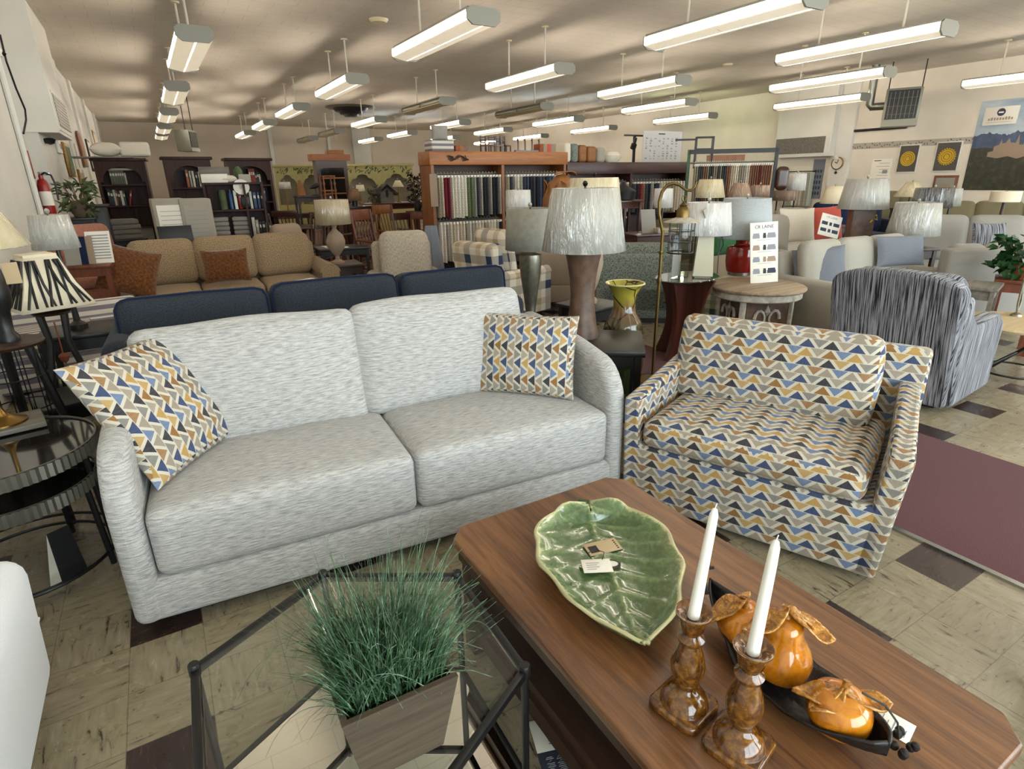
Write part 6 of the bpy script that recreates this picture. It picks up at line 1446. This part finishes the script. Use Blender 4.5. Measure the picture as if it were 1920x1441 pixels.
m = MB().at(T(.06, 0, hz*.9) @ RZ(8) @ RY(2)); m.grid(lambda u, v: ((v-.5)*.4, (2*u-1)*.11*math.sin(PI*min(.99, max(.02, v)))**.7, .05*math.sin(PI*v)), 7, 10); o = m.build('leaf', M['caramel'], t, 80); s_ = o.modifiers.new('thick', 'SOLIDIFY'); s_.thickness = .008
q = spot(1212, 440, 7.9); zz = zpx(1212, 436, q.x, q.y); side_table((q.x, q.y, 0), 'dark table with a leaning grey board before the dark shelving', M['mahog'], .6, .5, zz, -10)
o = tag(MB().at(RX(-16)).rb(-.1, .1, 0, .012, 0, .3, .003).build('display_board', M['ltgrey']), 'grey board leaning on the dark table before the dark shelving', 'board'); place(o, (q.x, q.y-.05, zz), -18)
o = tag(MB().rb(-.15, .15, -.1, .1, 0, .06, .006).build('tan_book', M['shade_tan']), 'thick tan sample book lying beside the leaning grey board', 'book'); place(o, (q.x+.2, q.y-.12, zz), -15)
q = spot(1228, 452, 9.7); sofa_at((q.x, q.y, 0), 160, 'khaki armchair half hidden by the teal tweed one', M['olive'], .75, .8, .44, .58, .92, 1, .14, name='armchair', cat='armchair')
o = tag(MB().lathe([(.09, 0), (.17, .01), (.19, .12), (.05, .2), (.03, .25), (.001, .26)], 18).build('dark_cone_shade', M['black']), 'dark conical shade behind the hourglass lamp', 'lampshade')
q = spot(1168, 368, 8.9); side_table((q.x, q.y, 0), 'dark table under the dark conical shade', M['mahog'], .45, .4, q.z-.05, 0); place(o, (q.x, q.y, q.z-.05))
# ------------------------------------------------------------------ green metal rack of fabrics and the swatches on the wall
D = 11.2; a = spot(1288, 340, D); c = spot(1450, 340, D+.2); mid = (a+c)/2; W_ = (c-a).to_2d().length; ang = math.degrees(math.atan2(c.y-a.y, c.x-a.x))
zt_ = zpx(1370, 279, mid.x, mid.y); zr_ = zpx(1370, 304, mid.x, mid.y)
rk = thing('fabric_rack', 'dark green metal rack hung with brown and grey upholstery samples', 'rack', (mid.x, mid.y, 0), ang)
for x in (-W_/2, W_/2):
    MB().bx(x-.025, x+.025, -.03, .03, 0, zt_).build('post', M['leafgreen'] if x < 0 else M['black'], rk); MB().bx(x-.03, x+.03, -.3, .3, 0, .05).build('foot', M['black'], rk)
MB().bx(-W_/2, W_/2, -.03, .03, zt_-.07, zt_).build('top_bar', M['black'], rk); MB().tube([(-W_/2, 0, zr_), (W_/2, 0, zr_)], .015, 8).build('rail', M['galv'], rk)
MB().bx(-W_/2+.3, W_/2-.5, .04, .07, zr_+.02, zr_+.12).build('wood_bar', M['oak_z'], rk); 
zz = zpx(1318, 256, mid.x, mid.y)
m = MB().bx(-W_/2+.1, -W_/2+.12, 0, .25, zt_-.3, zz).bx(-W_/2+.38, -W_/2+.4, 0, .25, zt_-.3, zz).bx(-W_/2+.1, -W_/2+.4, 0, .25, zz-.02, zz).bx(-W_/2+.1, -W_/2+.4, 0, .25, zt_-.06, zt_+.02).bx(-W_/2-.25, -W_/2+.1, 0, .02, zz-.06, zz-.03); m.build('bracket_box', M['black'], rk)
bpy.context.view_layer.update()
rr = random.Random(14); n = 36; tmpl = None
for k in range(n):
    sx = -W_/2+.1+(W_-.16)*(k+.5)/n; f = k/n
    c_ = rr.choice([0, 8, 6, 11, 0]) if f < .45 else rr.choice([10, 8, 3, 0]) if f < .72 else rr.choice([11, 1, 11, 11])
    w_ = W_/n*.42; L_ = rr.uniform(.8, .88); m = MB()
    m.grid(lambda u, v: (w_*math.cos(2*PI*u), .13*math.sin(2*PI*u), -.03-L_*v), 12, 5, True); m.f.append(tuple(range(11, -1, -1))); m.f.append(tuple(range(48, 60)))
    o = m.build('fabric_sample', SWM[c_], None, 60); o.matrix_world = rk.matrix_world @ T(sx, 0, zr_); tag(o, '%s upholstery sample, %s from the left on the green rack' % (SWC[c_][1], ORD[k]), 'fabric sample', 'upholstery samples on the green rack')
    h_ = bpy.data.objects.new('hanger', hm[0]); COL.objects.link(h_); h_.parent = o; h_.scale = (1, .7, 1)
o = tag(MB().cushion(-.1, .1, -.06, .06, -.35, 0, .05).build('hanging_bag', M['mahog']), 'dark red-brown bag hanging at the right end of the green rack', 'bag'); o.matrix_world = rk.matrix_world @ T(W_/2+.12, -.05, zr_-.1)
a = on_x(1462, 322, XR-.2); c = on_x(1528, 323, XR-.2); rl = thing('wall_rail', 'rail of pale fabric swatches on the right wall below the vent', 'rail', (XR, 0, a.z)); MB().tube([(-.2, a.y, 0), (-.2, c.y, 0)], .015, 6).tube([(-.2, a.y-.05, 0), (0, a.y-.05, 0)], .012, 6).tube([(-.2, c.y+.05, 0), (0, c.y+.05, 0)], .012, 6).build('bar', M['black'], rl)
rr = random.Random(17)
for k in range(22):
    y = a.y-.05+(c.y-a.y+.1)*(k+.5)/22; w_ = abs(c.y-a.y)/22*.42; m = MB(); m.grid(lambda u, v: (.12*math.sin(2*PI*u), w_*math.cos(2*PI*u), -.03-1.0*v), 12, 5, True); m.f.append(tuple(range(11, -1, -1))); m.f.append(tuple(range(48, 60)))
    c_ = rr.choice([2, 3, 8, 10, 0, 5]); o = tag(m.build('fabric_sample', SWM[c_], None, 60), '%s swatch, %s from the left on the wall rail below the vent' % (SWC[c_][1], ORD[k]), 'fabric sample', 'swatches on the wall rail'); o.location = (XR-.2, y, a.z)
# ------------------------------------------------------------------ right wall: border, pictures, poster, clock, charts
def wall_rect(px0, py0, px1, py1, name, mat, label, cat, X=None, th=.02, frame_=None, fw=.03):
    X = X or XR-.004; a = on_x(px0, py0, X-th); c = on_x(px1, py1, X-th); y0, y1 = sorted((a.y, c.y)); z0, z1 = sorted((a.z, c.z))
    t = thing(name, label, cat, (X, (y0+y1)/2, z0)); w_ = (y1-y0)/2
    if frame_: MB().rb(-th-.012, 0, -w_-fw, w_+fw, -fw, z1-z0+fw, .004).build('frame', frame_, t)
    MB().bx(-th-(.016 if frame_ else 0), -th if frame_ else 0, -w_, w_, 0, z1-z0).build('panel', mat, t)
    return t, w_, z1-z0, -th-(.016 if frame_ else 0)
a = on_x(1592, 275, XR-.01); c = on_x(1822, 259, XR-.01)
bo = struct('trim_10', MB().bx(XR-.008, XR, 3.0, a.y, 2.18, 2.34), M['cream_f'])
rr = random.Random(2); m = MB()
for k in range(110):
    y = 3.05+(a.y-3.1)*k/110; z = 2.26+rr.uniform(-.05, .05); m.at(T(XR-.009, y, z) @ RX(rr.uniform(0, 180))); m.add([(0, -.035, 0), (0, 0, .014), (0, .035, 0), (0, 0, -.014)], [(0, 1, 2, 3)]); m.at(Matrix.Identity(4))
m.build('leaf_pattern', M['lampwood'], bo)
for k, (q0, q1, lb, n_) in enumerate((((1727, 272), (1682, 322), 'square grey picture of a round yellow flower, left of the pair on the right wall', 40), ((1806, 266), (1750, 320), 'square grey picture of a jagged yellow flower, right of the pair on the right wall', 22))):
    t, w_, h_, xo = wall_rect(q0[0]-2, q0[1], q1[0]-1, q1[1], 'flower_picture', M['charcoal'], lb, 'picture', frame_=M['white_paint'])
    n2 = n_*2; m = MB(); r = min(w_, h_/2)*.82; m.at(T(xo-.004, 0, h_/2) @ RY(-90)); pts = [(r*(1 if i % 2 else (.95 if k == 0 else .84))*math.cos(2*PI*i/n2), r*(1 if i % 2 else (.95 if k == 0 else .84))*math.sin(2*PI*i/n2)) for i in range(n2)]
    m.prism(pts, 0, .004, 'z'); fl_ = m.build('flower', M['yellow'], t, 20); m = MB().at(T(xo-.008, 0, h_/2) @ RY(-90))
    for rr_2 in (.3, .55, .78): m.tube([(r*rr_2*math.cos(2*PI*i/30)*(1+.03*(i % 2)), r*rr_2*math.sin(2*PI*i/30)*(1+.03*(i % 2)), 0) for i in range(30)], .008, 5, True)
    m.build('petal_rings', M['gold'], fl_)
t, w_, h_, xo = wall_rect(1792, 333, 1745, 386, 'framed_print', M['ltgrey'], 'brown framed print below the second flower picture', 'picture', frame_=M['woodframe'], fw=.06); MB().bx(xo-.003, xo, -w_*.6, w_*.6, h_*.25, h_*.8).build('image', M['taupe'], t)
# poster of a castle in a forest, kept generic
a = on_x(1843, 190, XR-.02); c = on_x(1799, 356, XR-.02); y1 = a.y+.02; z0, z1 = c.z, a.z; y0 = y1-3.0
t = thing('poster', 'large photographic poster of pale buildings among forest and blue hills', 'poster', (XR-.004, (y0+y1)/2, z0)); w_ = 1.5; h_ = z1-z0
b = NB('poster_print'); xyz = b.n('SeparateXYZ', None, Vector=b.tc()).outputs; z_ = b.math('DIVIDE', xyz[2], h_)
n1 = b.noise(b.map(b.tc(), (1, 1.3, .6)), 1.6, 5, .6); hgt = b.math('ADD', z_, b.math('MULTIPLY', b.math('SUBTRACT', n1, .5), .28))
sky = b.ramp(b.noise(b.map(b.tc(), (1, .8, 2)), 1.3, 4), [(.35, C('#7f93a8')), (.6, C('#aab7c0')), (.75, C('#c3c8c8'))]); hill = b.ramp(b.noise(b.tc(), 5, 4), [(.3, C('#27364f')), (.7, C('#42587a'))]); wood_ = b.ramp(b.noise(b.tc(), 9, 6, .65), [(.32, C('#14160f')), (.55, C('#2b2f1e')), (.75, C('#54482f'))])
col = b.mix(b.math('GREATER_THAN', hgt, .64), hill, sky); col = b.mix(b.math('GREATER_THAN', hgt, .47), wood_, col); b.P(Base_Color=col, Roughness=.4); M['poster'] = b.m
MB().bx(-.012, 0, -w_, w_, 0, h_).build('sheet', M['poster'], t)
sky_ = [(.20, .40), (.20, .47), (.27, .47), (.27, .52), (.33, .58), (.36, .52), (.44, .52), (.44, .50), (.52, .50), (.54, .56), (.56, .62), (.58, .56), (.60, .52), (.70, .53), (.74, .58), (.79, .53), (.86, .52), (.89, .57), (.92, .51), (1.02, .49), (1.02, .44), (1.12, .43), (1.12, .38), (.9, .36), (.7, .38), (.5, .35)]
m = MB().prism([(y, z*h_) for y, z in sky_], -.0135, -.0115, 'x')
for y in (.3, .48, .66, .78, .96): m.bx(-.0137, -.0133, y-.012, y+.012, .42*h_, .45*h_)
m.build('printed_buildings', M['taupe'], t)
a = on_x(1848, 206, XR-.04); c = on_x(1905, 232, XR-.04); t = thing('wall_sign', 'pale plaque with a round dark emblem above the poster', 'sign', (XR, (a.y+c.y)/2, c.z)); w_ = abs(a.y-c.y)/2; h_ = a.z-c.z
MB().rb(-.05, -.02, -w_, w_, 0, h_*1.12, .01).build('plaque', M['whitepl'], t); m = MB().at(T(-.05, 0, h_*.78) @ RY(-90)); m.lathe([(.001, 0), (.085, 0), (.085, .006), (.001, .006)], 24); m.build('emblem', M['navyink'], t); m = MB().at(T(-.057, 0, h_*.76)); m.bx(-.002, 0, -.05, .05, -.012, .02); m.build('emblem_mark', M['paper'], t)
m = MB(); rr = random.Random(1)
for k in range(9): y = -w_*.75+k*w_*1.5/9; m.bx(-.053, -.05, y, y+w_*.11, h_*.3, h_*rr.uniform(.42, .5))
m.bx(-.052, -.05, -w_*.7, w_*.75, h_*.17, h_*.19); m.build('lettering', M['tanink'], t)
p = on_x(1570, 306, XR-.12); t = thing('wall_clock', 'round wall clock with dark rim and pendulum on the right wall', 'clock', (XR-.1, p.y, p.z)); r = 11*mpp(p.x, p.y, p.z)
m = MB().at(RY(-90)); m.shell([(r, 0), (r*1.05, .03), (r*.9, .05), (r*.86, .03)], 32); m.build('rim', M['gold'], t); m = MB().at(RY(-90)); m.lathe([(.001, .028), (r*.9, .028), (r*.9, .034), (.001, .036)], 32); m.build('face', M['ivory'], t)
MB().tube([(-.045, 0, 0), (-.045, r*.4, r*.2)], .01, 5).tube([(-.045, 0, 0), (-.045, -r*.2, r*.55)], .01, 5).build('hands', M['black'], t); MB().tube([(-.03, 0, -r), (-.03, 0, -r*1.4)], .008, 5).lathe([(.001, -.05), (.05, 0), (.001, .05)], 10, (-.03, 0, -r*1.5)).build('pendulum', M['black'], t)
t, w_, h_, xo = wall_rect(1548, 298, 1516, 372, 'sample_chart', M['bluegrey'], 'tall blue-grey chart of chair pictures on the right wall', 'chart')
m = MB()
for r_ in range(5):
    for k in range(3): m.bx(xo-.004, xo, -w_*.7+k*w_*.5, -w_*.7+k*w_*.5+w_*.3, h_*(.1+.14*r_), h_*(.18+.14*r_))
m.build('chair_pictures', M['navyink'], t)
t, w_, h_, xo = wall_rect(1674, 297, 1628, 345, 'price_chart', M['paper'], 'white printed chart on the right wall left of the flower pictures', 'chart')
m = MB()
for r_ in range(7): m.bx(xo-.004, xo, -w_*.8, w_*R.uniform(.1, .8), h_*(.1+.12*r_), h_*(.115+.12*r_))
m.bx(xo-.004, xo, -w_*.7, -w_*.2, h_*.42, h_*.56); m.build('print', M['greyink'], t); MB().bx(xo-.004, xo, w_*.1, w_*.8, h_*.92, h_*.95).build('heading', M['ink'], t)
p = on_x(1558, 285, XR-.36); o = tag(MB().lathe([(.001, 0), (.06, .02), (.07, .08), (.03, .12)], 14).build('wall_sensor', M['whitepl']), 'small white sensor under the right bulkhead vent', 'sensor'); o.location = (XR-.30, p.y-.15, 1.9)
# ------------------------------------------------------------------ streaked armchair seen from behind, blond table, plant
t = thing('armchair', 'charcoal and white streaked armchair seen from behind at right', 'armchair', (4.66, 2.02, 0), 96)
m = MB(); n = 20
pl_ = [(-.38, .04), (.38, .04)] + [(.40*math.cos(a)*1.0, .78+.17*math.sin(a)**.6) for a in [PI*i/n for i in range(n+1)]]
mm = MB().at(T(0, .36, 0) @ Matrix(((1, 0, 0, 0), (0, 1, .22, 0), (0, 0, 1, 0), (0, 0, 0, 1)))); mm.prism(pl_, -.10, .05, 'y'); o = mm.build('back_frame', M['stripegrey'], t, 50); b = o.modifiers.new('round', 'BEVEL'); b.width = .03; b.segments = 3; b.limit_method = 'ANGLE'; b.angle_limit = math.radians(50)
mm = MB().at(T(0, .2, .45) @ RX(-13)); mm.cushion(-.33, .33, -.02, .17, 0, .5, .08, 0, 11, .02); mm.build('back_cushion', M['stripegrey'], t)
for s in (-1, 1):
    pr = [(-.40, .04), (.36, .04), (.52, .74), (.40, .82), (.32, .68), (.2, .60), (-.28, .60), (-.40, .52)]
    x0, x1 = sorted((s*.41, s*.28)); o = MB().prism(pr, x0, x1, 'x').build('arm', M['stripegrey'], t, 40); b = o.modifiers.new('round', 'BEVEL'); b.width = .035; b.segments = 3; b.limit_method = 'ANGLE'; b.angle_limit = math.radians(40)
MB().rb(-.29, .29, -.40, .3, .04, .34, .03).build('base', M['stripegrey'], t); MB().cushion(-.28, .28, -.44, .2, .32, .48, .05, .03, 9).build('seat_cushion', M['stripegrey'], t); MB().bx(-.3, .3, -.3, .3, 0, .05).build('plinth', M['black'], t)
q = on_z(1925, 603, .45); t = thing('cocktail_table', 'round blond wood cocktail table on crossed black legs at right edge', 'coffee table', (q.x, q.y, 0), 0); r = (q-on_z(1797, 600, .45)).length*.82
MB().lathe([(.001, .42), (r*.98, .42), (r, .435), (r*.98, .45), (.001, .45)], 56).build('top', M['blond'], t)
for k in range(4): a = PI/4+k*PI/2; MB().tube([(r*.75*math.cos(a), r*.75*math.sin(a), 0), (r*.75*math.cos(a+PI), r*.75*math.sin(a+PI), .42)], .012, 8).build('leg', M['black'], t) if k < 2 else None
MB().tube([(r*.6*math.cos(a), r*.6*math.sin(a), .06) for a in [2*PI*i/40 for i in range(40)]], .008, 6, True).build('ring_stretcher', M['black'], t)
w = on_z(1905, 592, .451); m = MB().lathe([(.04, 0), (.035, .015), (.01, .03)], 14)
m.tube([(0, 0, .02), (.02, 0, .12), (0, .01, .24), (.03, 0, .36)], .01, 6).tube([(0, 0, .02), (-.03, 0, .1), (-.01, .01, .22), (-.04, 0, .3)], .008, 6)
o = tag(m.build('metal_candlestick', M['silver']), 'twisted metal candlestick on the blond cocktail table', 'candlestick'); place(o, (w.x, w.y, .451))
q = on_z(1892, 600, 0); q = spot(1893, 600, 6.75); zz = zpx(1893, 520, q.x, q.y)
side_table((q.x, q.y, 0), 'red-brown wooden plant stand at the right edge', M['redwood'], .36, .36, zz, 20, 'plant_stand', .03, False, .05, 'stand')
foliage('ivy_plant', (q.x, q.y, zz), 240, .22, .34, M['leafgreen'], 'bushy green ivy on the red-brown plant stand at the right edge', .045, .09, 15, base=([(.08, 0), (.11, .1), (.12, .12)], M['terra']))
q = spot(1815, 560, 6.3); zz = zpx(1815, 530, q.x, q.y); side_table((q.x, q.y, 0), 'small grey wooden end table beside the light grey sofa', M['greywood'], .4, .4, zz, 15, lw=.03)
q = on_z(1918, 1290, 0); side_table((q.x+.205, q.y-.13, 0), 'dark low stool whose leg shows at the right edge', M['blackwood'], .44, .3, .42, 0, 'stool', .03, False, .05, 'stool')
EXPO = 1.0
# ------------------------------------------------------------------ camera, world and settings
cd = bpy.data.cameras.new('camera'); cd.sensor_fit = 'HORIZONTAL'; cd.sensor_width = 36; cd.lens = 36*FPX/1920; cd.clip_start = .05; cd.clip_end = 200
cam = bpy.data.objects.new('camera', cd); COL.objects.link(cam)
X = Vector((CM[0][0], CM[1][0], CM[2][0])); Yc = -Vector((CM[0][1], CM[1][1], CM[2][1])); Z = -FWD
X.normalize(); Z.normalize(); Yc = Z.cross(X).normalized(); X = Yc.cross(Z).normalized()
mw = Matrix((X, Yc, Z)).transposed().to_4x4(); mw.translation = (0, 0, EYE); cam.matrix_world = mw
SC.camera = cam
wd = bpy.data.worlds.new('daylight'); wd.use_nodes = True; SC.world = wd
bg = wd.node_tree.nodes['Background']; bg.inputs[0].default_value = (.86, .93, 1.0, 1); bg.inputs[1].default_value = 5.5
vs = SC.view_settings; vs.view_transform = 'Standard'; vs.look = 'None'; vs.exposure = EXPO; vs.gamma = 1; vs.use_curve_mapping = False
SC.cycles.use_denoising = True; SC.cycles.use_adaptive_sampling = True; SC.cycles.adaptive_threshold = .02; SC.cycles.max_bounces = 7; SC.cycles.diffuse_bounces = 4; SC.cycles.glossy_bounces = 3; SC.cycles.transparent_max_bounces = 10; SC.cycles.transmission_bounces = 6
SC.cycles.sample_clamp_indirect = 6; SC.cycles.caustics_reflective = False; SC.cycles.caustics_refractive = False; SC.cycles.use_light_tree = True
bpy.context.view_layer.update()
